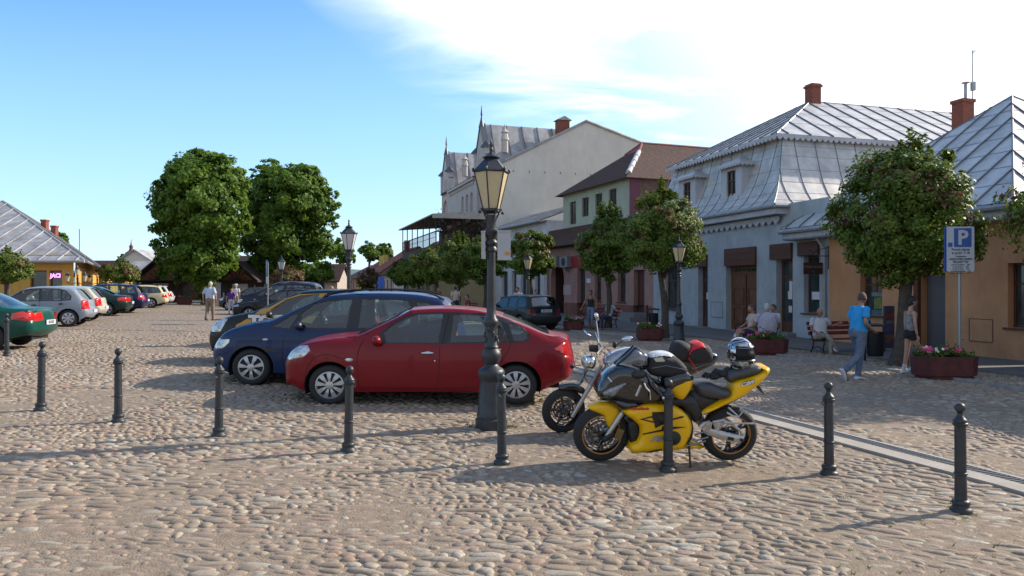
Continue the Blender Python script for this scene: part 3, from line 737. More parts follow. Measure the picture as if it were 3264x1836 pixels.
# gate
k = MB(); fbox(k, FA, gt[0], gt[1], .26, .32, gt[2], gt[2] + 2.35); G = k.build('gate', m_gate, h, world=True)
k = MB(); tm = (gt[0] + gt[1]) / 2
for sgn in (-1, 1):
    for zz in (.25, 1.05):
        c_ = tm + sgn * (gt[1] - gt[0]) * .24; ww = (gt[1] - gt[0]) * .17
        for q0, q1, q2, q3 in ((-ww, ww, 0, .05), (-ww, ww, .65, .7), (-ww, -ww + .05, .05, .65), (ww - .05, ww, .05, .65)): fbox(k, FA, c_ + q0, c_ + q1, .235, .262, gt[2] + zz + q2, gt[2] + zz + q3)
fbox(k, FA, tm - .04, tm + .04, .22, .262, gt[2], gt[2] + 2.3)
sub(k, 'gate_panels', m_brown, G, h)
k = MB(); fbox(k, FA, gt[0], gt[1], .24, .3, gt[2] + 2.35, gt[3]); k.build('transom', m_gate, h, world=True)
for i in range(3):
    a_ = gt[0] + .12 + i * (gt[1] - gt[0] - .2) / 3; k = MB(); fbox(k, FA, a_, a_ + (gt[1] - gt[0]) / 3 - .15, .225, .238, gt[2] + 2.45, gt[3] - .12); k.build('transom_pane', m_glass, h, world=True)
# shutter boxes over the openings
for (u0, u1, v0, v1) in ((2314, 2412, 790, 846), (2459, 2527, 777, 826), (2548, 2613, 771, 815), (2208, 2256, 812, 850), (2110, 2165, 818, 850)):
    a_, c_, z0, z1 = H(u0, u1, v0, v1); k = MB(); fbox(k, FA, a_, c_, -.10, .02, z0, z1)
    for zz in (.33, .66): fbox(k, FA, a_ + .02, c_ - .02, -.112, -.1, z0 + (z1 - z0) * zz, z0 + (z1 - z0) * zz + .02)
    k.build('shutter_box', m_brown, h, world=True)
k = MB(); fbox(k, FA, d1[0] - .3, d1[1] + .3, -.5, .2, -.6, d1[2] + .02); fbox(k, FA, d1[0] - .5, d1[1] + .5, -.85, -.5, -.6, d1[2] - .08); k.build('step', m_step, h, world=True)
k = MB(); fbox(k, FA, d2[0] - .2, d2[1] + .3, -.4, .2, -.6, d2[2] + .02); k.build('step', m_step, h, world=True)
outline_box(FA, 2267, 2305, 962, 1012, h, m_blue, 'meter_box')
for dd, uu in ((d1, 0), (d2, 1)):
    tt = (dd[0] + dd[1]) / 2
    k = MB(); fbox(k, FA, tt - .12, tt + .14, .262, .27, dd[2] + 1.25, dd[2] + 1.55); k.build('door_notice', m_paper, h, world=True)
    if uu: k = MB(); fbox(k, FA, tt - .1, tt + .1, .262, .27, dd[2] + .75, dd[2] + 1.0); k.build('door_notice', m_paper, h, world=True)
k = MB(); a_, c_, z0, z1 = H(2519, 2527, 896, 950); fbox(k, FA, a_, c_, -.04, -.005, z0, z1); k.build('notice_strip', m_paper, h, world=True)
k = MB(); a_, c_, z0, z1 = H(2575, 2606, 930, 955); fbox(k, FA, a_, c_, .17, .18, z0, z1); k.build('window_poster', m_paper, h, world=True)
# downpipe between blue and orange
k = MB(); tp = FA.t(2634); k.tube([FA(tp, -.1, -.1), FA(tp, -.1, 3.2), FA(tp + .1, -.45, 3.75)], .06, 8)
for zz in (.3, .9, 1.6, 2.4): k.tube([FA(tp, -.1, zz), FA(tp, -.1, zz + .06)], .075, 8)
k.build('downpipe', m_zinc, h, world=True, smooth=40)
# lower cornice + scalloped board + gutter
TL, TR = 9.46, tB + .25
zl = 4.98
k = MB(); fbox(k, FA, TL + .05, TR, -.52, .02, zl - .36, zl - .12); fbox(k, FA, TL + .05, TL + .35, .02, 3.0, zl - .36, zl - .12); k.build('cornice', m_fascia, h, world=True)
k = MB(); scallops(k, FA(TR, -.12, zl - .40), FA(TL + .35, -.12, zl - .40), .30, .42); k.build('scalloped_board', m_fascia, h, world=True)
g = MB(); gutter(g, FA(TL - .05, -.62, zl - .06), FA(TR, -.62, zl - .06), .085); gutter(g, FA(TL - .05, -.62, zl - .06), FA(TL - .05, .9, zl - .06), .085); g.build('gutter', m_zinc, h, world=True, smooth=40)
# flared mansard: profile = (inset from the eave line, height)
prof = [(0, 4.98), (.22, 5.16), (.48, 5.48), (.74, 5.93), (.95, 6.45), (1.10, 7.0), (1.22, 7.42), (1.30, 7.78)]
def corner(D0, T0, ins): return T0 + ins, D0 + ins
r = MB(); s = MB(); DB = 17.0
pts_f = [(FA(TL + i_, -.62 + i_, z_), FA(TR + .1 - i_, -.62 + i_, z_)) for i_, z_ in prof]
for (a0, b0), (a1, b1) in zip(pts_f, pts_f[1:]): r.quad(a0, a1, b1, b0)
pts_s = [(FA(TL + i_, -.62 + i_, z_), FA(TL + i_, DB, z_)) for i_, z_ in prof]
for (a0, b0), (a1, b1) in zip(pts_s, pts_s[1:]): r.quad(a0, b0, b1, a1)
pts_l = [(FA(TR + .1 - i_, -.62 + i_, z_), FA(TR + .1 - i_, DB, z_)) for i_, z_ in prof]
for (a0, b0), (a1, b1) in zip(pts_l, pts_l[1:]): r.quad(a0, a1, b1, b0)
def rib_curve(fn):
    s.tube([fn(i_, z_ + .015) for i_, z_ in prof], .018, 5)
tt = TL + .75
while tt < TR:
    rib_curve(lambda i_, z_, tt=tt: FA(max(tt, TL + i_), -.62 + i_, z_)); tt += .8
dd = .25
while dd < DB:
    rib_curve(lambda i_, z_, dd=dd: FA(TL + i_, max(dd, -.62 + i_), z_)); dd += .95
rib_curve(lambda i_, z_: FA(TL + i_, -.62 + i_, z_))
for j in range(1, len(prof) - 1, 1):
    i_, z_ = prof[j]; s.tube([FA(TL + i_, -.62 + i_, z_ + .005), FA(TR - i_, -.62 + i_, z_ + .005)], .006, 4); s.tube([FA(TL + i_, -.62 + i_, z_ + .005), FA(TL + i_, DB, z_ + .005)], .006, 4)
r.build('lower_roof', m_tin, h, world=True, smooth=50)
# upper hipped roof
e0, e1, eD = 10.55, tB - .85, .28
zu = 7.86; A0, A1 = FA(e0, eD, zu), FA(e1, eD, zu); B0, B1 = FA(e0, DB, zu), FA(e1, DB, zu); tm = (e0 + e1) / 2
P0, P1 = FA(tm, 5.3, 10.5), FA(tm, DB, 10.5)
u = MB(); roof_plane(u, s, [A0, A1, P0], A0, A1, .75, cross=1.6); roof_plane(u, s, [A0, P0, P1, B0], A0, B0, 1.05, cross=1.5); roof_plane(u, s, [A1, P0, P1, B1], A1, B1, 1.0)
s.tube([A0, P0], .035, 6); s.tube([A1, P0], .035, 6); s.tube([P0, P1], .035, 6)
u.build('upper_roof', m_tin, h, world=True); s.build('roof_seams', m_tin2, h, world=True)
k = MB(); scallops(k, A1 + Vector((0, 0, -.02)), A0 + Vector((0, 0, -.02)), .22, .26); scallops(k, A0 + Vector((0, 0, -.02)), B0 + Vector((0, 0, -.02)), .22, .26); k.build('scalloped_board', m_fascia, h, world=True)
k = MB(); k.prism([FA(tm - .25, 5.2, 10.1), FA(tm + .25, 5.2, 10.1), FA(tm + .25, 5.7, 10.1), FA(tm - .25, 5.7, 10.1)], (0, 0, 1.2)); k.prism([FA(tm - .3, 5.15, 11.14), FA(tm + .3, 5.15, 11.14), FA(tm + .3, 5.75, 11.14), FA(tm - .3, 5.75, 11.14)], (0, 0, .1)); k.build('chimney', m_brick, h, world=True)
# dormers
for td in (13.2, 16.9):
    k = MB(); a_, c_ = td - .78, td + .78; zb, zt = 5.35, 7.0; wz = (td - .33, td + .33, 5.55, 6.78)
    FD = Fac(*FA(0, -.05, 0)[:2], FA.d.x, FA.d.y)
    holes_wall(k, FD, a_, c_, zb, zt, [wz], th=.12)
    for tt in (a_, c_): k.poly([FD(tt, 0, zb), FD(tt, 0, zt), FD(tt, 1.35, zt), FD(tt, .5, 5.9)])
    do = k.build('dormer', m_fascia, h, world=True)
    f = MB(); w_ = .06
    for q0, q1, z0, z1 in ((wz[0], wz[0] + w_, wz[2], wz[3]), (wz[1] - w_, wz[1], wz[2], wz[3]), (td - .03, td + .03, wz[2], wz[3]), (wz[0], wz[1], wz[2], wz[2] + w_), (wz[0], wz[1], wz[3] - w_, wz[3]), (wz[0], wz[1], 6.35, 6.4)): fbox(f, FD, q0, q1, .06, .1, z0, z1)
    sub(f, 'window_frame', m_brown, do, h)
    sub(MB().quad(FD(wz[0], .11, wz[2]), FD(wz[0], .11, wz[3]), FD(wz[1], .11, wz[3]), FD(wz[1], .11, wz[2])), 'pane', m_glass, do, h)
    k = MB(); o_ = .22; e = [FD(a_ - o_, -o_, zt), FD(c_ + o_, -o_, zt), FD(c_ + o_, 1.4, zt), FD(a_ - o_, 1.4, zt)]; P0, P1 = FD(td, .45, zt + .42), FD(td, 1.5, zt + .42)
    k.poly([e[0], e[1], P0]); k.poly([e[0], P0, P1, e[3]]); k.poly([e[1], e[2], P1, P0]); k.poly(e[::-1]); sub(k, 'dormer_roof', m_tin, do, h)
    k = MB(); scallops(k, e[1] - Vector((0, 0, .0)), e[0], .14, .2, .02); scallops(k, e[0], e[3], .14, .2, .02); sub(k, 'dormer_board', m_fascia, do, h)

# ---- pink and green house with brown tiles
base = FP(6, 4, 0); h = thing('house', 'pink shop below a pale green upper storey with brown tiled roof', 'house', (base.x, base.y, zg(base.x, base.y)))
def HP(u0, u1, v0, v1, F=FP):
    um = (u0 + u1) / 2; return (F.t(u1), F.t(u0), F.z(um, v1), F.z(um, v0))
tE = FP.t(1742); gz_ = FP.gz(6)
dp = HP(2020, 2054, 860, 1005); wp = HP(1969, 1994, 855, 963); w3 = HP(1895, 1916, 865, 960); d3 = HP(1840, 1865, 855, 1010); ar = HP(1756, 1798, 868, 1012)
dp = (dp[0], dp[1], gz_ + .35, dp[3]); d3 = (d3[0], d3[1], gz_, d3[3]); ar = (ar[0], ar[1], gz_, ar[3] + .6)
k = MB(); holes_wall(k, FP, 0, tE, gz_ + .75, 4.75, [dp[:2] + (gz_ + .75, dp[3]), wp, w3, d3[:2] + (gz_ + .75, d3[3]), ar[:2] + (gz_ + .75, ar[3])])
# rounded head of the archway
am = (ar[0] + ar[1]) / 2; rad = (ar[1] - ar[0]) / 2; zs = ar[3] - rad
for sg in (-1, 1):
    c0 = (am + sg * rad, ar[3])
    for i in range(8):
        a0_, a1_ = math.pi / 2 * i / 8, math.pi / 2 * (i + 1) / 8
        k.poly([FP(c0[0], .003, c0[1]), FP(am + sg * rad * math.cos(a0_), .003, zs + rad * math.sin(a0_)), FP(am + sg * rad * math.cos(a1_), .003, zs + rad * math.sin(a1_))])
k.quad(FP(tE, 0, -.5), FP(tE, 12, -.5), FP(tE, 12, 4.75), FP(tE, 0, 4.75)); k.build('wall', m_pink, h, world=True)
k = MB(); FQ = Fac(*FP(0, -.03, 0)[:2], FP.d.x, FP.d.y); holes_wall(k, FQ, 0, tE, -.5, gz_ + .75, [dp[:2] + (gz_ + .35, gz_ + .75), d3[:2] + (gz_, gz_ + .75), ar[:2] + (gz_, gz_ + .75)]); k.build('plinth', m_plinth, h, world=True)
k = MB(); k.quad(FP(ar[0], 1.6, gz_ - .2), FP(ar[0], 1.6, 4), FP(ar[1], 1.6, 4), FP(ar[1], 1.6, gz_ - .2)); k.quad(FP(ar[0], .35, gz_), FP(ar[0], 1.6, gz_), FP(ar[0], 1.6, 4), FP(ar[0], .35, 4)); k.quad(FP(ar[1], .35, gz_), FP(ar[1], .35, 4), FP(ar[1], 1.6, 4), FP(ar[1], 1.6, gz_)); k.build('archway', mat('archway_red', (.06, .022, .018), .9), h, world=True)
window(h, FP, *w3, D=.2, bars=(0, 1)); window(h, FP, *wp, D=.2, bars=(0, 0)); door(h, FP, *dp, glass=False, m=mat('door_dark_red', (.09, .03, .022), .6)); door(h, FP, *d3)
k = MB(); fbox(k, FP, dp[0] - .5, dp[1] + .5, -.9, .2, -.5, dp[2] + .02); fbox(k, FP, dp[0] - .7, dp[1] + .7, -1.25, -.9, -.5, dp[2] - .16); k.build('step', m_step, h, world=True)
k = MB(); a_, c_, z0, z1 = HP(1880, 1930, 824, 840); fbox(k, FP, FP.t(1935), FP.t(1822), -.12, 0, FP.z(1880, 848), FP.z(1880, 812)); k.build('sign_band', mat('sign_red', (.30, .02, .02), .5), h, world=True)
k = MB(); a_, c_, z0, z1 = HP(1797, 1820, 908, 940); fbox(k, FP, a_, c_, -.02, 0, z0, z1); k.build('notice_board', m_pinkpale, h, world=True)
k = MB(); a_, c_, z0, z1 = HP(1871, 1883, 888, 902); fbox(k, FP, a_, c_, -.03, 0, z0, z1); k.build('notice', m_paper, h, world=True)
# air conditioner
for uu in (1779, 1815):
    k = MB(); a_, c_, z0, z1 = HP(uu - 13, uu + 12, 818, 852); fbox(k, FP, a_, c_, -.42, -.05, z0, z1); ac = k.build('air_conditioner', mat('ac_case', (.22, .2, .21), .6), h, world=True)
    k = MB(); mid = FP((a_ + c_) / 2, -.43, (z0 + z1) / 2); rr_ = (z1 - z0) * .4
    k.prism([FP((a_ + c_) / 2 + rr_ * math.cos(x) , -.43, (z0 + z1) / 2 + rr_ * math.sin(x)) for x in [i * math.pi / 8 for i in range(16)]], FP.n.to_3d() * .009); sub(k, 'fan_grille', m_black, ac, h)
    k = MB(); k.tube([FP((a_ + c_) / 2, 0, z0 - .3), FP((a_ + c_) / 2, -.42, z0 - .04)], .02, 5); sub(k, 'bracket', m_black, ac, h)
# skirt roof of tiles and upper storey
k = MB(); s2 = MB(); sk = [(-.75, 4.55), (-.35, 4.85), (0, 5.3), (.25, 5.75)]
for (d0, z0), (d1_, z1) in zip(sk, sk[1:]): k.quad(FP(-.1, d0, z0), FP(-.1, d1_, z1), FP(tE + .3, d1_, z1), FP(tE + .3, d0, z0))
k.prism([FP(-.1, -.75, 4.55), FP(tE + .3, -.75, 4.55), FP(tE + .3, .1, 4.5), FP(-.1, .1, 4.5)], (0, 0, -.05)); k.build('skirt_roof', m_tile, h, world=True)
uS, uE = 2.7, 11.6; FU = Fac(*FP(0, .25, 0)[:2], FP.d.x, FP.d.y)
wins = [HP(u0, u1, v0, v1, FU) for (u0, u1, v0, v1) in ((1816, 1836, 643, 715), (1855, 1876, 630, 690), (1897, 1919, 617, 680), (1941, 1965, 602, 668))]
k = MB(); holes_wall(k, FU, uS, uE, 5.2, 8.0, wins, th=.2); k.quad(FU(uE, 0, 5), FU(uE, 10, 5), FU(uE, 10, 8), FU(uE, 0, 8)); k.build('upper_wall', m_green, h, world=True)
for wi in wins: window(h, FU, *wi, D=.1, bars=(1, 0), sill=False)
k = MB(); k.quad(FU(uS, 0, 5.2), FU(uS, 11, 5.2), FU(uS, 11, 8), FU(uS, 0, 8)); k.build('side_wall', mat('boards_brown', (.17, .10, .085), .9, var=.3, vscale=4), h, world=True)
k = MB(); fbox(k, FU, uS - .1, uS + .03, -.1, .45, 5.4, 7.9); k.build('corner_board', mat('plum_board', (.16, .055, .08), .8), h, world=True)
k = MB(); c0, c1 = FU(uS - .35, -.5, 7.85), FU(uE + .3, -.5, 7.85); cb0, cb1 = FU(uS - .35, 12, 7.85), FU(uE + .3, 12, 7.85); mid = (uS + uE) / 2
ap0, ap1 = FU(mid, 3.3, 10.8), FU(mid, 12, 10.8); h0, h1 = FU(mid - .9, 2.6, 10.15), FU(mid + .9, 2.6, 10.15)
k.poly([c0, c1, h1, h0]); k.poly([c0, h0, ap0, ap1, cb0]); k.poly([c1, cb1, ap1, ap0, h1]); k.build('roof', m_tile, h, world=True)
k = MB(); k.poly([h0, h1, ap0]); k.tube([h0, ap0, h1], .07, 6); k.tube([ap0, ap1], .08, 6); k.build('ridge', mat('ridge_red', (.24, .07, .06), .8), h, world=True)
k = MB(); pp = [c0.lerp(h0, t_) for t_ in (0.15, .35, .55, .75, .95)]
for p_, q_ in zip(pp, pp[1:]): k = MB(); k.tube([p_ + (p_ - q_) * .06, q_], [.17, .13], 8); k.build('hip_flashing', mat('flashing_white', (.46, .46, .48), .6), h, world=True, smooth=60)
k = MB(); tp = FP.t(1748); k.tube([FP(tp, -.15, -.1), FP(tp, -.15, 4.6)], .07, 8); k.tube([FP(tp + .3, -.15, -.1), FP(tp + .3, -.15, 5.4)], .07, 8); k.build('downpipe', mat('pipe_white', (.5, .52, .56), .6), h, world=True, smooth=40)

# ---- low white house with old tin roof
q = FP(tE, 0, 0); FW = Fac(q.x, q.y, -0.3544, 0.935); tW = FW.t(1560)
base = FW(5, 3, 0); h = thing('house', 'white house with weathered tin roof left of the green storey', 'house', (base.x, base.y, zg(base.x, base.y)))
gz_ = FW.gz(5); hs = []
for (u0, u1) in ((1706, 1722), (1660, 1678), (1632, 1646), (1600, 1618)):
    hs.append((FW.t(u1), FW.t(u0), gz_ + (0 if u0 in (1660,) else .9), gz_ + 2.9))
zE = FW.z(1719, 706)
k = MB(); holes_wall(k, FW, .05, tW, -.5, zE, hs); k.quad(FW(.05, 0, 3.5), FW(.05, 9, 3.5), FW(.05, 9, zE), FW(.05, 0, zE)); k.build('wall', m_white, h, world=True)
for q_ in hs: window(h, FW, *q_, D=.2, bars=(1, 1), m=m_brown)
r = MB(); s = MB(); a_, c_ = FW(-.2, -.5, zE), FW(tW, -.5, zE); roof_plane(r, s, [a_, c_, FW(tW, 3.6, zE + 1.5), FW(-.2, 3.6, zE + 1.5)], a_, c_, .8, cross=.8)
r.build('roof', m_tinold, h, world=True); s.build('roof_seams', m_tinold, h, world=True)
g = MB(); gutter(g, FW(-.2, -.56, zE - .06), FW(tW, -.56, zE - .06), .09); g.build('gutter', m_zinc, h, world=True)
# ---- the tall hotel with blank gable wall and stepped gables
FH = Fac(-2.07, 62.5, -0.30, 0.954); tHe = FH.t(1408)
base = FH(6, 6, 0); h = thing('hotel', 'tall cream building with blank side wall, ornate gables and grey tin roofs', 'hotel', (base.x, base.y, zg(base.x, base.y)))
k = MB(); k.poly([FH(0, 0, -1), FH(0, 20, -1), FH(0, 20, 12.9), FH(0, 8.9, 16.2), FH(0, 0, 11.6)]); k.build('side_wall', m_cream, h, world=True)
k = MB()
zc_ = 11.6
def arch_wall(F, t0, t1, z0, z1, arches, k, back, dep=.18):
    """arches: (tc, r, zbase, zspring)"""
    cur = t0
    for tc_, r_, zb_, zs_ in arches:
        k.quad(F(cur, 0, z0), F(cur, 0, z1), F(tc_ - r_, 0, z1), F(tc_ - r_, 0, z0)); k.quad(F(tc_ - r_, 0, z0), F(tc_ - r_, 0, zb_), F(tc_ + r_, 0, zb_), F(tc_ + r_, 0, z0))
        N = 10
        for i in range(N):
            x0, x1 = -r_ + 2 * r_ * i / N, -r_ + 2 * r_ * (i + 1) / N
            y0, y1 = zs_ + math.sqrt(max(0, r_ * r_ - x0 * x0)), zs_ + math.sqrt(max(0, r_ * r_ - x1 * x1))
            k.quad(F(tc_ + x0, 0, y0), F(tc_ + x0, 0, z1), F(tc_ + x1, 0, z1), F(tc_ + x1, 0, y1)); k.quad(F(tc_ + x0, 0, y0), F(tc_ + x1, 0, y1), F(tc_ + x1, dep, y1), F(tc_ + x0, dep, y0))
        for sg in (-1, 1): k.quad(F(tc_ + sg * r_, 0, zb_), F(tc_ + sg * r_, dep, zb_), F(tc_ + sg * r_, dep, zs_), F(tc_ + sg * r_, 0, zs_))
        MB().quad(F(tc_ - r_, dep, zb_), F(tc_ - r_, dep, zs_ + r_), F(tc_ + r_, dep, zs_ + r_), F(tc_ + r_, dep, zb_)).build('niche', m_pinkpale, h, world=True); cur = tc_ + r_
    k.quad(F(cur, 0, z0), F(cur, 0, z1), F(t1, 0, z1), F(t1, 0, z0))
bk = MB()
g1a, g1b = .3, 3.9; g2a, g2b = tHe - 3.6, tHe
arch_wall(FH, 0, tHe, -1, zc_, [((g1a + g1b) / 2, 1.2, 8.2, 10.0), (5.2, .55, 8.2, 9.9), (6.9, .55, 8.2, 9.9), (8.6, .55, 8.2, 9.9), ((g2a + g2b) / 2, 1.2, 8.2, 9.7)], k, bk)
for ga, gb_ in ((g1a, g1b), (g2a, g2b)):
    gm = (ga + gb_) / 2
    k.prism([FH(ga, 0.0, zc_), FH(gb_, 0.0, zc_), FH(gb_ - .35, 0.0, 13.2), FH(gm + .25, 0.0, 15.6), FH(gm - .25, 0.0, 15.6), FH(ga + .35, 0.0, 13.2)], FH.n.to_3d() * .4)
    for t_ in (ga + .2, gb_ - .2):
        k.prism([FH(t_ - .25, -.12, zc_), FH(t_ + .25, -.12, zc_), FH(t_ + .25, .4, zc_), FH(t_ - .25, .4, zc_)], (0, 0, 2.0))
    for dt in (-.6, 0, .6):
        bk = MB(); bk.prism([FH(gm + dt - .1, -.02, 11.4), FH(gm + dt + .1, -.02, 11.4), FH(gm + dt + .1, -.02, 13.0), FH(gm + dt - .1, -.02, 13.0)], FH.n.to_3d() * .015); bk.build('slit', m_pinkpale, h, world=True)
for t_ in [4.3 + .35 * i for i in range(int((g2a - 4.3) / .35))]: fbox(k, FH, t_, t_ + .16, -.12, 0, zc_ - .55, zc_ - .25)
fbox(k, FH, 3.9, g2a, -.25, 0, zc_ - .2, zc_)
k.quad(FH(tHe, 0, -1), FH(tHe, 20, -1), FH(tHe, 20, 12), FH(tHe, 0, 12)); k.build('facade', m_hotel, h, world=True)
for ga, gb_ in ((g1a, g1b), (g2a, g2b)):
    k = MB()
    gm = (ga + gb_) / 2
    for t_ in (ga + .2, gb_ - .2):
        p = FH(t_, .1, 13.6); k.lathe([(.55, 0), (.5, .12), (.1, .55), (.02, .6)], p, 4, ang0=.3)
    p = FH(gm, .1, 15.6); k.lathe([(.28, 0), (.24, .15), (.10, .7), (.06, 1.0), (.10, 1.1), (.02, 1.9)], p, 6)
    for sg in (-1, 1): k.prism([FH(gm, -.08, 15.7), FH(gm + sg * 1.75, -.08, 13.0), FH(gm + sg * 1.9, -.08, 13.0), FH(gm, -.08, 16.0)], FH.n.to_3d() * .5)
    k.build('gable_trim', mat('trim_lead', (.10, .11, .13), .5, .4), h, world=True)
for ga, gb_ in ((g1a, g1b), (g2a, g2b)):
    k = MB()
    for t_ in (ga + .1,):
        p = FH(t_ - .2, 1.6, 13.2); k.lathe([(.28, 0), (.28, 1.0), (.36, 1.05), (.3, 1.3), (.24, 1.6), (.36, 1.7), (.1, 2.0), (.02, 2.4)], p, 8)
    k.build('pinnacle', m_hotel, h, world=True)
r = MB(); s = MB()
for ga, gb_ in ((g1a - .3, g1b + .3), (g2a - .3, g2b + .1)):
    gm = (ga + gb_) / 2; zr = 15.9
    roof_plane(r, s, [FH(ga, .2, zc_), FH(gm, .2, zr), FH(gm, 12.5, zr), FH(ga, 12.5, zc_)], FH(ga, .2, zc_), FH(ga, 12.5, zc_), 1.4, rib=.06); r.quad(FH(gb_, .2, zc_), FH(gm, .2, zr), FH(gm, 12.5, zr), FH(gb_, 12.5, zc_))
a_, c_ = FH(0.1, -.25, zc_), FH(tHe, -.25, zc_); roof_plane(r, s, [a_, c_, FH(tHe, 8.9, 16.0), FH(.1, 8.9, 16.0)], a_, c_, 1.1, rib=.06); r.quad(FH(.1, 8.9, 16), FH(tHe, 8.9, 16), FH(tHe, 20, 12.7), FH(.1, 20, 12.7))
r.build('roof', m_tinold, h, world=True); s.build('roof_seams', m_tin2, h, world=True)
k = MB(); k.tube([FH(-.05, -.2, 11.6), FH(-.05, 8.9, 16.3), FH(-.05, 20.2, 12.95)], .13, 6); k.build('verge_flashing', m_tinold, h, world=True)
k = MB(); k.prism([FH(.6, 6.6, 14.5), FH(1.5, 6.6, 14.5), FH(1.5, 7.6, 14.5), FH(.6, 7.6, 14.5)], (0, 0, 1.9)); ch = k.build('chimney', m_brick, h, world=True)
k = MB(); k.prism([FH(.5, 6.4, 16.4), FH(.5, 7.8, 16.4), FH(.5, 7.1, 16.75)], FH.d.to_3d() * 1.1); sub(k, 'chimney_cap', m_tinold, ch, h)
# ---- terrace house in front of the hotel's far end
q = FH(0, -4.2, 0); FT = Fac(q.x, q.y, -0.30, 0.954); t2_ = FT.t(1287)
base = FT(8, 2, 0); h = thing('cafe_building', 'two storey building with canopied roof terrace behind the clipped trees', 'cafe building', (base.x, base.y, zg(base.x, base.y)))
zf = 5.4
holes = []
k = MB(); tt = .2
while tt < t2_ - 1:
    holes.append((tt + .5, tt + 1.7, FT.gz(5), FT.gz(5) + 2.6)); tt += 2.6
holes_wall(k, FT, 0, t2_, -1, zf - .9, holes, th=.3); k.quad(FT(0, 0, -1), FT(0, 4.1, -1), FT(0, 4.1, zf - .9), FT(0, 0, zf - .9))
k.build('wall', mat('plaster_sand', (.36, .29, .16), .95, var=.1), h, world=True)
for q_ in holes: window(h, FT, *q_, D=.2, sill=False, bars=(1, 0))
k = MB(); fbox(k, FT, -.1, t2_, -.12, 4.0, zf - .9, zf); fbox(k, FT, .4, t2_ - .5, 3.6, 4.0, zf, 7.6); k.build('terrace_wall', mat('terrace_boards', (.055, .028, .022), .8, var=.4, vscale=3), h, world=True)
k = MB(); zc2 = 8.0
k.prism([FT(-.5, -.5, zc2 - .25), FT(t2_ + .3, -.5, zc2 - .25), FT(t2_ + .3, 4.1, zc2 + .1), FT(-.5, 4.1, zc2 + .1)], (0, 0, .1)); k.prism([FT(-.5, -.5, zc2 - .5), FT(-.5, 4.1, zc2 - .5), FT(-.5, 4.1, zc2 + .1), FT(-.5, -.5, zc2 - .25)], FT.d.to_3d() * .05); k.build('canopy', mat('canopy_cloth', (.36, .32, .28), .8, var=.1), h, world=True)
for i in range(7):
    k = MB(); t_ = t2_ * i / 6; k.tube([FT(t_, -.1, zf), FT(t_, -.1, zc2 - .2)], .05, 6); k.build('canopy_post', mat('post_green_iron', (.05, .06, .05), .6), h, world=True)
for i in range(5):
    k = MB(); fbox(k, FT, .2, .5, .5 + i * .8, .85 + i * .8, zf, zc2 - .1); k.build('curtain', mat('curtain_brown', (.09, .035, .03), .9, var=.3), h, world=True)
k = MB(); k.tube([FT(0, -.15, zf + 1.05), FT(t2_, -.15, zf + 1.05)], .05, 6); k.tube([FT(0, -.15, zf + .6), FT(t2_, -.15, zf + .6)], .02, 4); k.tube([FT(0, -.15, zf + 1.05), FT(0, 4, zf + 1.05)], .05, 6)
for i in range(46): t_ = t2_ * i / 45; k.tube([FT(t_, -.15, zf), FT(t_, -.15, zf + 1.05)], .018, 4)
for i in range(14): k.tube([FT(0, -.15 + i * .3, zf), FT(0, -.15 + i * .3, zf + 1.05)], .018, 4)
k.build('railing', m_black, h, world=True)
k = MB(); rs_ = random.Random(4)
for _ in range(900):
    D_ = rs_.choice([.2, .3, 1.9, 3.3]) + rs_.gauss(0, .25); p = FT(-.2 + rs_.gauss(0, .2), D_, zc2 - 1.0 + rs_.gauss(0, .4)); d = Vector((rs_.gauss(0, 1), rs_.gauss(0, 1), rs_.gauss(0, 1))).normalized() * .09; e = d.cross(Vector((0, 0, 1))) ; k.quad(p - d, p - e, p + d, p + e)
tag(k.build('hanging_plants', island_mat('basket_leaves', [(.03, .06, .02), (.06, .09, .03), (.16, .05, .14)]), h, world=True), kind='stuff')

# ---- far houses of the row, each a thing
def row_house(F, ta, tb, depth, zw, zr, mw, mr, label, wins=True, gable=True, chimneys=(), over=.4, name='house'):
    b0 = F((ta + tb) / 2, depth / 2, 0); hh = thing(name, label, 'house', (b0.x, b0.y, zg(b0.x, b0.y)), group=None)
    g0 = F.gz((ta + tb) / 2); zw += g0; zr += g0; hl = []
    if wins:
        n_ = max(1, int((tb - ta) / 2.3)); st = (tb - ta) / n_
        for i in range(n_):
            c_ = ta + st * (i + .5); dd_ = i % 3 == 1; hl.append((c_ - .45, c_ + .45, g0 + (0 if dd_ else .85), g0 + min(2.25, zw - g0 - .3)))
    k = MB(); holes_wall(k, F, ta, tb, -1, zw, hl, th=.25)
    for t_ in (ta, tb):
        k.poly([F(t_, 0, -1), F(t_, depth, -1), F(t_, depth, zw), F(t_, depth / 2, zr - .08), F(t_, 0, zw)])
    k.quad(F(ta, depth, -1), F(tb, depth, -1), F(tb, depth, zw), F(ta, depth, zw)); k.build('wall', mw, hh, world=True)
    for q_ in hl: window(hh, F, *q_, D=.15, sill=False, bars=(1, 0))
    sl = (zr - zw) / (depth / 2); e = over
    k = MB(); 
    k.prism([F(ta - .15, -e, zw - e * sl), F(tb + .15, -e, zw - e * sl), F(tb + .15, depth / 2, zr), F(ta - .15, depth / 2, zr)], (0, 0, .12))
    k.prism([F(ta - .15, depth + e, zw - e * sl), F(tb + .15, depth + e, zw - e * sl), F(tb + .15, depth / 2 + .005, zr), F(ta - .15, depth / 2 + .005, zr)], (0, 0, .12)); k.build('roof', mr, hh, world=True)
    for (tc_, D_, hgt, mm) in chimneys:
        k = MB(); k.prism([F(tc_ - .4, D_ - .3, zw), F(tc_ + .4, D_ - .3, zw), F(tc_ + .4, D_ + .3, zw), F(tc_ - .4, D_ + .3, zw)], (0, 0, zr - zw + hgt)); k.build('chimney', mm, hh, world=True)
    return hh
F2 = Fac(*FT(t2_ + 7, 0, 0)[:2], -0.33, 0.944)
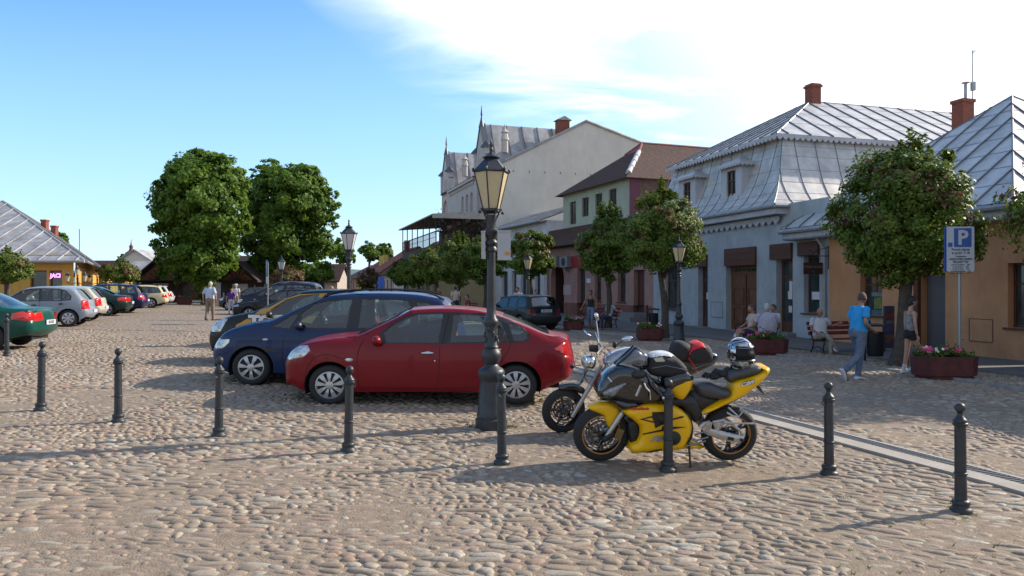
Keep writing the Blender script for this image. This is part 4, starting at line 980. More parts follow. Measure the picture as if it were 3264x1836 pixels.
m_beige = mat('plaster_beige', (.42, .36, .32), .95, var=.08); m_ochre = mat('plaster_ochre', (.5, .37, .10), .95, var=.08)
row_house(FT, t2_ + .1, t2_ + 6.9, 9, 3.3, 6.4, m_cream, m_tiler, 'cream house with orange red tiled roof beyond the terrace', wins=False)
tt = 0.3
specs = [(7, 8, 3.0, 5.6, m_beige, m_tile, 'beige house with brown tiled roof, first past the orange roof'), (9, 9, 3.3, 6.3, m_beige, m_tiler, 'beige house with blank gable and red chimney far down the row'), (7, 8, 2.9, 5.2, m_ochre, m_tinold, 'ochre yellow house with grey roof and two pale chimneys'), (9, 8, 2.8, 5.4, m_yellow, m_tiler, 'small yellow house with red roof at the far end of the row'), (11, 8, 2.7, 4.8, m_pink, m_tile, 'low pinkish house last in the row')]
for i, (ln, dp_, a_, b_, mw, mr, lb) in enumerate(specs):
    ch = [(tt + 2, 3.4, .9, m_brick)] if i == 1 else ([(tt + 1.5, 2.2, .5, m_ochre), (tt + 4.5, 2.2, .5, m_ochre)] if i == 2 else [])
    row_house(F2, tt, tt + ln, dp_, a_, b_, mw, mr, lb, chimneys=ch); tt += ln + .1

# ---- yellow building on the left with the great hipped tin roof
Yf = 47.0
xr = xat(240, Yf); sd = Vector((-.44, .9)).normalized(); xl = -46.0
zE = zat(832, Yf); h = thing('house', 'yellow shop building with huge grey hipped tin roof on the left', 'shop', (-34, Yf + 6, zg(-34, Yf + 6)))
FL = Fac(xr, Yf, -1, 0.0)      # facade facing the camera: direction to the left, inward is +Y
gl = zg(xr, Yf)
wj = (FL.t(198), FL.t(157), FL.z(150, 925), FL.z(150, 862)); wj2 = (FL.t(149), FL.t(96), FL.z(120, 925), FL.z(120, 862))
k = MB(); holes_wall(k, FL, .1, xr - xl, -1, zE + .4, [wj, wj2], th=.3); 
c2 = (xr + sd.x * 27, Yf + sd.y * 27)
k.quad((xr, Yf, -1), (c2[0], c2[1], -1), (c2[0], c2[1], zE + .4), (xr, Yf, zE + .4))
k.build('wall', m_yellow, h, world=True)
window(h, FL, *wj, D=.15, sill=False, bars=(0, 0)); window(h, FL, *wj2, D=.15, sill=False, bars=(0, 0))
m_neon = mat('neon_magenta', (1.0, 0.25, 0.9), .5, emit=2.2)
o = text_obj('neon_sign', 'JACI', .34, m_neon, None, frame_M(FL((wj[0] + wj[1]) / 2, -.03, FL.z(178, 879)), (1, 0, 0)), bold=.012); o.data.transform(Matrix.Translation(-Vector(h.location))); o.parent = h
ov = .7; A0 = Vector((xr + ov + .3, Yf - ov, zE)); A1 = Vector((xl, Yf - ov, zE)); B0 = Vector((c2[0] + ov, c2[1], zE + .0)); AP = Vector((xat(9, Yf + 9), Yf + 9, zat(640, Yf + 9)))
AP2 = Vector((AP.x + sd.x * 22, AP.y + sd.y * 22, AP.z + .0)); AL = AP + Vector((-8, 0, 0))
r = MB(); s = MB(); roof_plane(r, s, [A0, A1, AL, AP], A0, A1, 1.15, rib=.05, cross=1.15); roof_plane(r, s, [A0, B0, AP2, AP], A0, B0, 1.15, rib=.05, cross=1.2)
for a_, b_ in ((A0, AP), (AP, AP2)): s.tube([a_, b_], .05, 6)
r.build('roof', m_tinold, h, world=True); s.build('roof_seams', m_tinold, h, world=True)
g = MB(); gutter(g, A0 + Vector((0, -.08, -.05)), A1 + Vector((0, -.08, -.05)), .08); gutter(g, A0 + Vector((.08, 0, -.05)), B0 + Vector((.08, 0, -.05)), .08); g.build('gutter', m_zinc, h, world=True)
for (u_, v0, v1) in ((143, 703, 745), (174, 722, 762)):
    yy_ = 62 if u_ < 150 else 66; k = MB(); k.box((xat(u_, yy_), yy_, zat((v0 + v1) / 2, yy_) - .6), (.42, .42, (v1 - v0) / F_ * yy_ + 1.2)); k.box((xat(u_, yy_), yy_, zat(v0, yy_)), (.5, .5, .14)); k.build('chimney', m_brick, h, world=True)
k = MB(); yy_ = 51; k.lathe([(.02, .75), (.2, .35), (.42, .1), (.5, 0)], (xat(84, yy_), yy_, zat(768, yy_)), 6); k.build('roof_vent', m_tinold, h, world=True)
k = MB(); yy_ = 66; k.tube([(xat(253, yy_), yy_, zat(818, yy_)), (xat(253, yy_), yy_, zat(730, yy_))], .03, 5); k.build('mast', m_black, h, world=True)
for i, u_ in enumerate((220,)):
    pass
# ---- kiosks with fan gables
m_kwood = mat('kiosk_wood', (.15, .055, .025), .8, var=.25, vscale=3)
m_shing = mat('kiosk_shingle', (.045, .03, .028), .9, var=.3, vscale=5)
def kiosk(uc, v_apex, u0, u1, Yk, label):
    xc = xat(uc, Yk); w_ = (u1 - u0) / F_ * Yk / 2; zr = zat(v_apex, Yk); zt = zat(895, Yk); g0 = zg(xc, Yk)
    hh = thing('kiosk', label, 'kiosk', (xc, Yk + 2, g0), group='wooden kiosks with fan gables across the far side')
    def P(x, y, z): return Vector((xc + x, Yk + y, z))
    b = MB(); b.poly([P(-w_ * .86, .35, zt - .05), P(w_ * .86, .35, zt - .05), P(0, .35, zr - .35)]); b.build('gable', m_kwood, hh, world=True)
    b = MB()
    for a_ in (15, 45, 75, 105, 135, 165):
        l_ = .9 if 40 < a_ < 140 else .75; b.tube([P(0, .3, zt + .05), P(math.cos(R(a_)) * l_, .3, zt + .05 + math.sin(R(a_)) * l_)], .035, 4)
    b.tube([P(-w_ * .9, .3, zt), P(w_ * .9, .3, zt)], .07, 4); b.build('fan_beams', mat('beam_black', (.02, .014, .012), .8), hh, world=True)
    b = MB()
    for sg in (-1, 1): b.prism([P(0, 0, zr), P(sg * w_ * 1.05, 0, zt - .12), P(sg * w_ * 1.05, 2.6, zt - .12), P(0, 2.6, zr)], (0, 0, .14))
    b.build('roof', m_shing, hh, world=True)
    for sg in (-1, 1):
        b = MB(); b.tube([P(sg * w_ * .8, .4, g0), P(sg * w_ * .8, .4, zt)], .08, 6); b.build('post', m_shing, hh, world=True)
    b = MB(); b.box(P(0, 1.9, (g0 + zt) / 2), (w_ * 1.7, 1.4, zt - g0)); b.build('stall', mat('stall_dark', (.07, .045, .035), .8, var=.3), hh, world=True)
    b = MB(); b.box(P(-.1, 1.15, (g0 + zt) / 2 + .1), (1.3, .06, 1.2)); b.build('notice_board', m_paper, hh, world=True)
kiosk(495, 828, 430, 590, 62, 'wooden kiosk with fan gable left of the big round tree')
kiosk(753, 836, 690, 820, 62, 'wooden kiosk with fan gable right of the big tree trunk')
# low buildings between and behind
FK = Fac(-8, 78, -1, 0)
def far_house(x, Y, w, dpt, zw, zr, mw, mr, label, front_gable=False):
    g0 = zg(x, Y); hh = thing('house', label, 'house', (x, Y + dpt / 2, g0)); b = MB()
    P = lambda a, c, z: Vector((x + a, Y + c, g0 + z))
    b.quad(P(-w, 0, -1), P(w, 0, -1), P(w, 0, zw), P(-w, 0, zw)); b.quad(P(w, 0, -1), P(w, dpt, -1), P(w, dpt, zw), P(w, 0, zw)); b.quad(P(-w, dpt, -1), P(-w, 0, -1), P(-w, 0, zw), P(-w, dpt, zw))
    if front_gable: b.poly([P(-w, 0, zw), P(w, 0, zw), P(0, 0, zr)])
    else: b.poly([P(w, 0, zw), P(w, dpt, zw), P(w, dpt / 2, zr)]); b.poly([P(-w, dpt, zw), P(-w, 0, zw), P(-w, dpt / 2, zr)])
    b.build('wall', mw, hh, world=True); r = MB()
    if front_gable:
        for sg in (-1, 1): r.prism([P(0, -.3, zr), P(sg * (w + .3), -.3, zw - .15), P(sg * (w + .3), dpt, zw - .15), P(0, dpt, zr)], (0, 0, .15))
    else:
        r.prism([P(-w - .3, -.4, zw - .2), P(w + .3, -.4, zw - .2), P(w + .3, dpt / 2, zr), P(-w - .3, dpt / 2, zr)], (0, 0, .15)); r.prism([P(-w - .3, dpt + .4, zw - .2), P(w + .3, dpt + .4, zw - .2), P(w + .3, dpt / 2 + .01, zr), P(-w - .3, dpt / 2 + .01, zr)], (0, 0, .15))
    r.build('roof', mr, hh, world=True)
    for i in range(int(w * 2 / 2.6)):
        b = MB(); a_ = -w + 1.3 + i * 2.6; b.box(P(a_, -.03, 1.4), (.9, .06, 1.1)); b.build('window', m_glass, hh, world=True)
    return hh
far_house(xat(430, 95), 95, 2.6, 9, 3.9, 5.6, m_cream, m_tinold, 'cream gabled house behind the left kiosk', True)
far_house(xat(318, 110), 110, 2.2, 8, 2.6, 4.6, m_beige, m_tile, 'low grey brown house between yellow shop and church tower')
far_house(xat(462, 84), 84, 2.2, 5, 2.3, 3.9, m_white, m_tinold, 'low white shed with pale tin roof behind the left kiosk')
far_house(xat(640, 72), 72, 5, 5, 2.2, 4.2, mat('timber_dark', (.09, .05, .035), .9), m_shing, 'dark timber hall with shingle roof between the kiosks')
far_house(xat(955, 84), 84, 4.2, 6, 2.1, 3.9, m_beige, m_tile, 'low beige house with brown roof under the second big tree')
far_house(xat(795, 70), 70, 3.4, 4, 2.1, 3.6, m_white, m_shing, 'small whitewashed shed behind the parked cars')
far_house(xat(292, 74), 74, 1.5, 5, 2.2, 3.6, m_yellow, m_tile, 'small yellow house past the corner of the big roof')
# onion tower
yy_ = 150; xx_ = xat(418, yy_); h = thing('church_tower', 'distant small onion dome tower above the cream gable', 'tower', (xx_, yy_, zg(xx_, yy_)))
k = MB(); k.box((xx_, yy_, 3), (1.9, 1.9, zat(822, yy_) * 2 - 6)); k.build('tower', m_tiler, h, world=True)
k = MB(); z0 = zat(820, yy_); k.lathe([(1.2, 0), (1.35, .35), (1.0, .9), (.45, 1.3), (.3, 1.8), (.42, 2.1), (.12, 2.6), (.03, 3.6)], (xx_, yy_, z0), 12); k.build('onion_dome', mat('dome_copper', (.12, .05, .035), .6, .3), h, world=True, smooth=60)
# ================================================================ trees
def mesh_quads(name, C, D, E, m, parent, smooth=False):
    """many small leaves: centres C, half axes D, E (n,3 arrays): a four-cornered leaf each"""
    n = len(C); V = np.empty((n, 4, 3)); V[:, 0] = C - D; V[:, 1] = C - E + D * .15; V[:, 2] = C + D; V[:, 3] = C + E + D * .15
    me = bpy.data.meshes.new(name); me.vertices.add(n * 4); me.vertices.foreach_set('co', V.reshape(-1))
    me.loops.add(n * 4); me.loops.foreach_set('vertex_index', np.arange(n * 4, dtype=np.int32))
    me.polygons.add(n); me.polygons.foreach_set('loop_start', np.arange(n, dtype=np.int32) * 4); me.polygons.foreach_set('loop_total', np.full(n, 4, dtype=np.int32))
    me.update(calc_edges=True); me.materials.append(m)
    o = bpy.data.objects.new(name, me); col.objects.link(o); o.parent = parent
    return o
def leaves_at(P, N, size, rs, flat=0.5):
    n = len(P); nr = N + rs.normal(0, flat, (n, 3)); nr /= np.linalg.norm(nr, axis=1)[:, None] + 1e-9
    a = rs.normal(0, 1, (n, 3)); D = np.cross(nr, a); D /= np.linalg.norm(D, axis=1)[:, None] + 1e-9; E = np.cross(nr, D)
    s = size * rs.uniform(.6, 1.3, (n, 1)); return D * s, E * s * .62
m_bark = mat('bark', (.07, .055, .045), .95, var=.35, vscale=9, bump=.8, bscale=25)
m_leaf = island_mat('hedge_leaf', [(.05, .095, .012), (.085, .14, .015), (.13, .19, .018), (.065, .115, .013), (.17, .22, .024)], transl=.28, rough=.55, spec=.4)
m_leafr = island_mat('reddish_leaf', [(.11, .045, .030), (.08, .09, .022), (.16, .05, .045), (.10, .12, .03), (.13, .065, .04)], transl=.3, rough=.6)
m_bloss = island_mat('pink_blossom', [(.30, .05, .08), (.42, .12, .15), (.22, .04, .06)], transl=.25, rough=.8)
m_leafbig = island_mat('chestnut_leaf', [(.055, .12, .014), (.09, .17, .018), (.135, .22, .022), (.065, .135, .015)], transl=.4, rough=.6, spec=.35)
m_leaforange = island_mat('coppery_leaf', [(.13, .08, .03), (.10, .11, .03), (.16, .06, .04), (.08, .10, .03)], transl=.3, rough=.6)
def crown_mesh(parent, rs, rx, rz_, zc, nclump, nleaf, leaf, cl_r, m, spikes=0, sp_h=.8, inner=.35, squash=1.0, name='foliage', top_light=True, red=0.0, shoots=None):
    # clumps over a ball that is uneven, with gaps between them
    u = rs.normal(0, 1, (nclump, 3)); u /= np.linalg.norm(u, axis=1)[:, None]
    rad = rs.uniform(.76, .98, (nclump, 1)) * (1 + .08 * np.sin(u[:, :1] * 5 + u[:, 2:] * 4))
    cc = u * rad * np.array([rx, rx, rz_]); cc[:, 2] += zc
    k = rs.randint(0, nclump, nleaf); off = rs.normal(0, 1, (nleaf, 3)); off /= np.linalg.norm(off, axis=1)[:, None]
    off *= rs.uniform(0, 1, (nleaf, 1)) ** .45 * cl_r * rs.uniform(.6, 1.0, nclump)[k][:, None]; off[:, 2] *= .75
    P = cc[k] + off
    ni = int(nleaf * inner); v = rs.normal(0, 1, (ni, 3)); v /= np.linalg.norm(v, axis=1)[:, None]; Pi = v * rs.uniform(.15, .82, (ni, 1)) * np.array([rx, rx, rz_]); Pi[:, 2] += zc
    P = np.vstack([P, Pi])
    if spikes:
        L = []
        for _ in range(spikes):
            a = rs.uniform(0, 6.28); r0 = rx * abs(rs.normal(0, .38)); r0 = min(r0, rx * .8); b = np.array([math.cos(a) * r0, math.sin(a) * r0, zc + rz_ * math.sqrt(max(.1, 1 - (r0 / rx) ** 2)) * .9])
            hgt = sp_h * rs.uniform(.35, 1.0) * (1 - .4 * r0 / rx); nn = int(45 * hgt / .5) + 12; t = rs.uniform(0, 1, (nn, 1)); lean = rs.normal(0, .12, 3); lean[2] = 1
            L.append(b + lean * hgt * t + rs.normal(0, .06, (nn, 3)) * (1.15 - t))
        if shoots:
            for (sx_, sy_, sh) in shoots:
                b = np.array([sx_, sy_, zc + rz_ * .85])
                for _ in range(5):
                    nn = 90; t = rs.uniform(0, 1, (nn, 1)); lean = np.array([rs.normal(0, .16), rs.normal(0, .16), 1]); L.append(b + lean * sh * rs.uniform(.6, 1) * t + rs.normal(0, .085, (nn, 3)) * (1.3 - t))
        P = np.vstack([P] + L)
    N = P - np.array([0, 0, zc]); N /= np.linalg.norm(N, axis=1)[:, None] + 1e-9; N[:, 2] += .35
    D, E = leaves_at(P, N, leaf, rs)
    return P, D, E
def trunk_mesh(h, r0, r1, rs, limbs, rx, zc, rz_, lean=(0, 0)):
    b = MB(); n = 7; pts = []; rad = []
    for i in range(n):
        t = i / (n - 1); pts.append((lean[0] * t + .05 * math.sin(t * 5 + r0 * 40), lean[1] * t + .03 * math.cos(t * 6), h * t)); rad.append(r0 + (r1 - r0) * t ** .6 + (.35 * r0 * (1 - t * 6) if t < .16 else 0))
    b.tube(pts, rad, 9)
    for i in range(limbs):
        a = 2 * math.pi * i / limbs + rs.uniform(-.4, .4); L = []; R_ = []
        z0 = h * rs.uniform(.72, .98); tgt = np.array([math.cos(a) * rx * .8, math.sin(a) * rx * .8, zc + rz_ * rs.uniform(-.4, .75)])
        p0 = np.array([lean[0] * .9, lean[1] * .9, z0])
        for j in range(5):
            t = j / 4; q_ = p0 * (1 - t) + tgt * t; q_[2] += .12 * rx * math.sin(t * 3.1); q_[:2] += rs.normal(0, .03 * rx, 2) * (j > 0); L.append(tuple(q_)); R_.append(r1 * .62 * (1 - t) + .012)
        b.tube(L, R_, 6)
    return b
def clipped_tree(p, rx, z0, z1, label, seed, nleaf=7000, leaf=.055, trunk_h=None, r0=.13, red=.15, spikes=14, sp_h=.5, lean=(0, 0), shoots=None, bl=0.05, group='clipped round trees along the pavement', mleaf=None, nclump=70, redside=1.0):
    rs = np.random.RandomState(seed); t = thing('clipped_tree', label, 'tree', p, group=group)
    g = p[2]; zc = (z0 + z1) / 2 - g; rz_ = (z1 - z0) / 2; th = trunk_h or (z0 - g + .5)
    trunk_mesh(th, r0, r0 * .7, rs, 6, rx, zc, rz_, lean).build('trunk', m_bark, t, smooth=60)
    c = thing('crown', None, None); c.parent = t
    P, D, E = crown_mesh(t, rs, rx, rz_, zc, nclump, nleaf, leaf, rx * .25, m_leaf, spikes, sp_h, shoots=shoots)
    bpy.data.objects.remove(c)
    P[:, 0] += lean[0] * .6
    # reddish young leaves in patches of the upper crown
    f = np.sin(P[:, 0] * 4.1 + seed) * np.sin(P[:, 1] * 3.7 + 1) + np.sin(P[:, 2] * 5 + P[:, 0] * 3)
    up = (P[:, 2] - zc) / rz_
    isred = (f > 1.15 - red * 3.2) & (up > -.25) & (up < .85) & (rs.rand(len(P)) < .42)
    o = mesh_quads('crown', P[~isred], D[~isred], E[~isred], mleaf or m_leaf, t)
    if isred.sum() > 50: q_ = mesh_quads('red_leaves', P[isred], D[isred], E[isred], m_leafr, o)
    nb = int(nleaf * bl)
    if nb:
        i = rs.choice(np.where(isred)[0] if isred.sum() > nb else np.arange(len(P)), nb); i = i[np.linalg.norm(P[i] - [0, 0, zc], axis=1) > rx * .75]
        j = P[i] + rs.normal(0, .03, (len(i), 3)); mesh_quads('blossoms', j, D[i] * .8, E[i] * 1.0, m_bloss, o)
    return t
TR = [
 (at(2857, 1172), 1.56, 2.05, 5.05, 'large clipped tree with leaning trunk between the two walkers and the parking sign', 1, 30000, .052, .18, .14, 26, .42, (.36, 0), [(.12, -.2, .75), (1.0, 0, .25)], .012),
 (at(2119, 1083), 1.48, 2.3, 5.1, 'round clipped tree beside the lamp in front of the pale blue house', 2, 20000, .054, .15, .10, 18, .4, (-.12, 0), [(-.05, 0, .85), (.35, .1, .4)], .03),
 (at(1939, 1052), 1.22, 2.2, 4.9, 'slim clipped tree by the bench in front of the pink shop', 3, 14000, .056, .14, .06, 26, .8, (0, 0), [(-.3, 0, .8), (.3, 0, .7)], .008),
]
for (p, rx, z0, z1, lb, sd_, nl, lf, r0, red, sp, sph, lean, sh, bl) in TR:
    clipped_tree(p, rx, z0, z1, lb, sd_, nl, lf, None, r0, red, sp, sph, lean, sh, bl, nclump=120)
clipped_tree(gp(11.3, 14.4), 1.6, 2.1, 4.9, 'clipped tree cut off by the right edge, nearest to the camera', 9, 11000, .05, None, .15, .1, 16, .4, nclump=110)
rest = [(1690, 37.5, 1.22, 2.35, 4.8, .38, 5, .05), (1545, 43, 1.45, 2.2, 4.85, .12, 16, .4), (1462, 47.5, 1.6, 2.1, 4.9, .05, 34, .8), (1392, 52.5, 1.5, 2.1, 4.75, .08, 10, .35), (1335, 58, 1.5, 2.0, 4.4, .1, 8, .3), (1290, 64, 1.4, 2.0, 4.2, .05, 8, .3)]
lbs = ['reddish clipped tree just right of the big lamp post, before the white house', 'clipped tree half hidden by the big lamp post', 'clipped tree with tall pale shoots under the terrace canopy', 'clipped tree left of the pale shoots, under the terrace railing', 'dark clipped tree, second from the far end of the row', 'smallest clipped tree at the far end of the row']
for i, (u_, Y_, rx, z0, z1, red, sp, sph) in enumerate(rest):
    p = gp(xat(u_, Y_), Y_); clipped_tree(p, rx, z0, z1, lbs[i], 20 + i, 9000, .075, None, .13, red, sp, sph, bl=.02 if i in (0, 2) else .01, nclump=70)
p = gp(xat(1178, 72), 72); clipped_tree(p, 1.3, zat(925, 72), zat(862, 72), 'yellowish small tree in front of the far yellow houses', 31, 3000, .08, red=.1, group='other small trees of the square', mleaf=m_leaforange, bl=0)
p = gp(xat(20, 33), 33); clipped_tree(p, 1.05, zat(902, 33), zat(806, 33), 'round clipped tree at the left edge before the yellow shop', 32, 6000, .055, red=.12, group='other small trees of the square', bl=.02)
p = gp(xat(380, 50), 50); clipped_tree(p, 1.25, zat(902, 50), zat(836, 50), 'round tree speckled with pink blossom by the left kiosk', 33, 5200, .075, red=.4, group='other small trees of the square', bl=.16)
p = gp(xat(915, 54), 54); clipped_tree(p, 1.25, zat(915, 54), zat(858, 54), 'coppery round tree below the second big tree', 34, 4600, .075, red=.5, group='other small trees of the square', mleaf=m_leaforange, bl=0.02)
def big_tree(p, balls, label, seed, nleaf, leaf, th, r0, lean=(0, 0), group='two tall round trees by the kiosks', m=None, ncl=60, limbs=9, name='round_tree'):
    rs = np.random.RandomState(seed); t = thing(name, label, 'tree', p, group=group)
    b = MB(); z1 = max(c[2] for c, r in balls)
    tb = trunk_mesh(th, r0, r0 * .75, rs, limbs, balls[0][1][0], balls[0][0][2], balls[0][1][1], lean); tb.build('trunk', m_bark, t, smooth=60)
    Ps, Ds, Es = [], [], []
    tot = sum(r[0] ** 2 * r[1] for c, r in balls)
    for c, r in balls:
        P, D, E = crown_mesh(t, rs, r[0], r[1], c[2], int(ncl * (r[0] / balls[0][1][0]) ** 2) + 12, int(nleaf * r[0] ** 2 * r[1] / tot), leaf, r[0] * .24, m, inner=.25)
        P[:, 0] += c[0]; P[:, 1] += c[1]; Ps.append(P); Ds.append(D); Es.append(E)
    mesh_quads('crown', np.vstack(Ps), np.vstack(Ds), np.vstack(Es), m or m_leafbig, t)
    return t
Y1 = 58.0
def bx(u, Y): return xat(u, Y)
p = gp(bx(655, Y1), Y1); X1 = p.x
def ball(u, v, ru, rv, Y, px, dy=0): return ((bx(u, Y) - px, dy, zat(v, Y) - zg(px, Y)), (ru / F_ * Y, rv / F_ * Y))
big_tree(p, [ball(645, 650, 150, 155, Y1, X1), ball(575, 720, 95, 130, Y1, X1, .6), ball(640, 800, 120, 95, Y1, X1), ball(590, 590, 70, 60, Y1, X1, -.5), ball(690, 560, 85, 75, Y1, X1), ball(745, 690, 62, 100, Y1, X1, -.8), ball(640, 885, 45, 60, Y1, X1), ball(560, 835, 60, 60, Y1, X1, 0), ball(530, 680, 42, 50, Y1, X1, .5), ball(640, 512, 60, 38, Y1, X1)], 'tall dense round tree, left of the pair by the kiosks', 41, 46000, .17, 5.5, .32, (.9, 0), ncl=120)
Y2 = 66.0; p = gp(bx(880, Y2), Y2); X2 = p.x
big_tree(p, [ball(925, 640, 125, 110, Y2, X2), ball(850, 600, 60, 80, Y2, X2), ball(990, 660, 75, 85, Y2, X2, -.5), ball(900, 760, 125, 85, Y2, X2), ball(1010, 780, 60, 60, Y2, X2), ball(850, 850, 80, 50, Y2, X2, 0), ball(960, 560, 60, 45, Y2, X2), ball(1050, 640, 36, 45, Y2, X2), ball(860, 540, 40, 36, Y2, X2), ball(985, 865, 80, 38, Y2, X2), ball(1055, 700, 30, 30, Y2, X2), ball(800, 720, 45, 110, Y2, X2), ball(810, 640, 35, 70, Y2, X2), ball(818, 585, 32, 55, Y2, X2)], 'tall round tree with gaps in its crown, right of the pair by the kiosks', 42, 38000, .18, 6.0, .3, (0, 0), ncl=105)
for (u_, v_, ru, rv, Y_, lb, sd_) in ((1085, 800, 45, 42, 95, 'small tree peeping out right of the tall pair', 51), (1178, 800, 33, 30, 110, 'dark tree behind the red chimney', 52), (1225, 805, 30, 34, 112, 'second dark tree behind the red chimney, the right one', 53), (192, 760, 22, 22, 90, 'tree top showing behind the big tin roof', 54), (396, 832, 16, 24, 125, 'dark conifer beside the onion dome', 55), (520, 815, 30, 18, 110, 'tree top behind the left kiosk', 56), (345, 858, 22, 14, 100, 'bush behind the pink blossoming tree', 57)):
    p = gp(bx(u_, Y_), Y_); big_tree(p, [ball(u_, v_, ru, rv, Y_, p.x), ball(u_ + ru * .4, v_ + rv * .5, ru * .7, rv * .6, Y_, p.x)], lb, sd_, 2600, .2, max(1.0, zat(v_, Y_) - p.z), .2, group='trees in the background', ncl=28, limbs=5, name='background_tree')
# ================================================================ street furniture
m_iron = mat('cast_iron_paint', (.026, .030, .036), .45, .1, var=.25, vscale=8, bump=.15, bscale=40)
m_lampglass_y = mat('lamp_glass_amber', (.50, .41, .25), .55, var=.08, vscale=4)
m_lampglass_w = mat('lamp_glass_white', (.50, .50, .50), .5)
m_box = mat('grey_plastic_case', (.36, .37, .40), .55, var=.06)
# bollards
proto = thing('bollard', 'x', 'bollard', (0, 0, 0), group='iron bollards across the foreground')
b = MB(); b.lathe([(.088, -.03), (.09, .02), (.086, .035), (.072, .042), (.066, .06), (.072, .075), (.074, .09), (.066, .105), (.050, .112), (.047, .30), (.047, .325), (.053, .328), (.055, .336), (.053, .344), (.047, .347), (.045, .745), (.056, .75), (.062, .762), (.062, .772), (.054, .778), (.058, .79), (.055, .80), (.044, .812), (.026, .835), (.021, .85), (.026, .862)], n=24)
b.build('post', m_iron, proto, smooth=50)
b = MB(); b.ell((0, 0, .903), .044, 18, 12); b.build('ball_finial', m_iron, proto, smooth=180)
for a in (0, math.pi): b = MB(); b.tube([(.05 * math.cos(a), .05 * math.sin(a), .75), (.075 * math.cos(a), .02, .745), (.078 * math.cos(a), 0, .72), (.055 * math.cos(a), -.01, .705)], .006, 5); b.build('chain_ring', m_iron, proto)
BL = [(3063, 1632, 'bollard nearest the camera, at the right'), (2643, 1514, 'bollard right of the motorcycles, second from the right'), (2129, 1502, 'bollard standing in front of the yellow motorcycle'), (1600, 1479, 'bollard just right of the foot of the big lamp post'), (1110, 1441, 'bollard in front of the red car front wheel'), (697, 1392, 'bollard in front of the blue car bumper'), (377, 1346, 'second full bollard from the left edge'), (130, 1309, 'bollard beside the tail of the green car'), (22, 1135, 'bollard cut off by the left edge, before the green car wheel')]
for i, (u, v, lb) in enumerate(BL):
    p = at(u, v)
    o = proto if i == 0 else dup(proto, p, rr.uniform(0, 3), group=proto['group'])
    o.location = p; o['label'] = lb; o.rotation_euler = (rr.uniform(-.015, .015), rr.uniform(-.02, .02), rr.uniform(0, 1.5))
# lamp posts
def lamp_post(p, H, label, rz=0.0, mg=None, big=False, small=False):
    t = thing('street_lamp', label, 'street lamp', p, rz, group='old style street lamps')
    k = H / 3.75; s = 1.0
    b = MB(); prof = [(.20, -.05), (.205, .02), (.205, .13), (.185, .15), (.19, .19), (.175, .22), (.15, .62), (.148, .66), (.17, .69), (.175, .75), (.165, .78), (.15, .80), (.10, .83), (.085, .86), (.115, .91), (.13, .97), (.12, 1.03), (.085, 1.07), (.095, 1.09), (.08, 1.12), (.075, 1.34), (.08, 1.38), (.095, 1.41), (.09, 1.45), (.065, 1.48), (.060, 1.6), (.052, 2.35), (.075, 2.37), (.075, 2.40), (.055, 2.43), (.08, 2.46), (.08, 2.49), (.055, 2.52), (.06, 2.55), (.095, 2.60), (.10, 2.64), (.06, 2.67), (.055, 2.74), (.07, 2.78), (.065, 2.85)]
    b.lathe([(r, z * k) for r, z in prof], n=20); b.build('post', m_iron, t, smooth=45)
    if big:
        for i in range(10):
            b = MB(); a = i * .63; b.ell((.082 * math.cos(a), .082 * math.sin(a), (1.15 + .2 * ((i * 7) % 10) / 10) * k), (.018, .018, .042), 6, 5); b.build('leaf_ornament', m_iron, t, smooth=180)
    zb = 2.92 * k; zt = 3.42 * k; rb, rt = .105, .225
    # scroll brackets under the lantern
    b = MB()
    for i in range(4):
        a = i * math.pi / 2 + .5; L = []
        for j in range(14):
            q = j / 13; th = -1.6 + q * 4.6; rad_ = .11 * (1 - .75 * max(0, q - .45) / .55)
            L.append(((.045 + .13 * q) * math.cos(a) if q < .55 else (.14 + .03 * math.cos(th)) * math.cos(a), (.045 + .13 * q) * math.sin(a) if q < .55 else (.14 + .03 * math.cos(th)) * math.sin(a), zb - .17 + (.15 * q / .55 if q < .55 else .15 + .03 * math.sin(th))))
        b.tube(L, .011, 5); b.ell((.165 * math.cos(a), .165 * math.sin(a), zb - .035), .022, 8, 6)
    b.lathe([(.06, zb - .05), (.13, zb - .02), (.13, zb)], n=6, ang0=.5); b.build('scroll_bracket', m_iron, t, smooth=60)
    n = 6; a0 = .28
    f = MB(); g = MB()
    B = [Vector((rb * math.cos(a0 + i * math.pi / 3), rb * math.sin(a0 + i * math.pi / 3), zb)) for i in range(n)]
    T = [Vector((rt * math.cos(a0 + i * math.pi / 3), rt * math.sin(a0 + i * math.pi / 3), zt)) for i in range(n)]
    for i in range(n):
        f.tube([B[i], T[i]], .010, 5); f.tube([B[i], B[(i + 1) % n]], .012, 5); f.tube([T[i], T[(i + 1) % n]], .016, 5)
        j = (i + 1) % n; g.quad(B[i] * .0 + B[i].lerp(B[j], .04), B[i].lerp(B[j], .96), T[i].lerp(T[j], .96), T[i].lerp(T[j], .04))
        f.ell(T[i] + Vector((T[i].x * .06, T[i].y * .06, .02)), (.018, .018, .03), 6, 5)
    f.build('lantern_frame', m_iron, t); g.build('lantern_glass', mg or m_lampglass_y, t)
    b = MB(); b.lathe([(rt + .012, zt), (rt + .0, zt + .02), (.085, zt + .17)], n=6, ang0=a0); b.build('lantern_roof', m_iron, t)
    b = MB(); b.lathe([(.075, zt + .16), (.12, zt + .185), (.10, zt + .20), (.045, zt + .23), (.02, zt + .26), (.03, zt + .29), (.012, zt + .32), (.028, zt + .345), (.004, zt + .42)], n=8); b.build('lantern_finial', m_iron, t, smooth=50)
    return t
L1 = lamp_post(at(1566, 1366), (CZ + (V0 - 452) / F_ * at(1566, 1366).y - at(1566, 1366).z) / 1.02, 'big black lamp post with amber lantern in front of the red car', big=True)
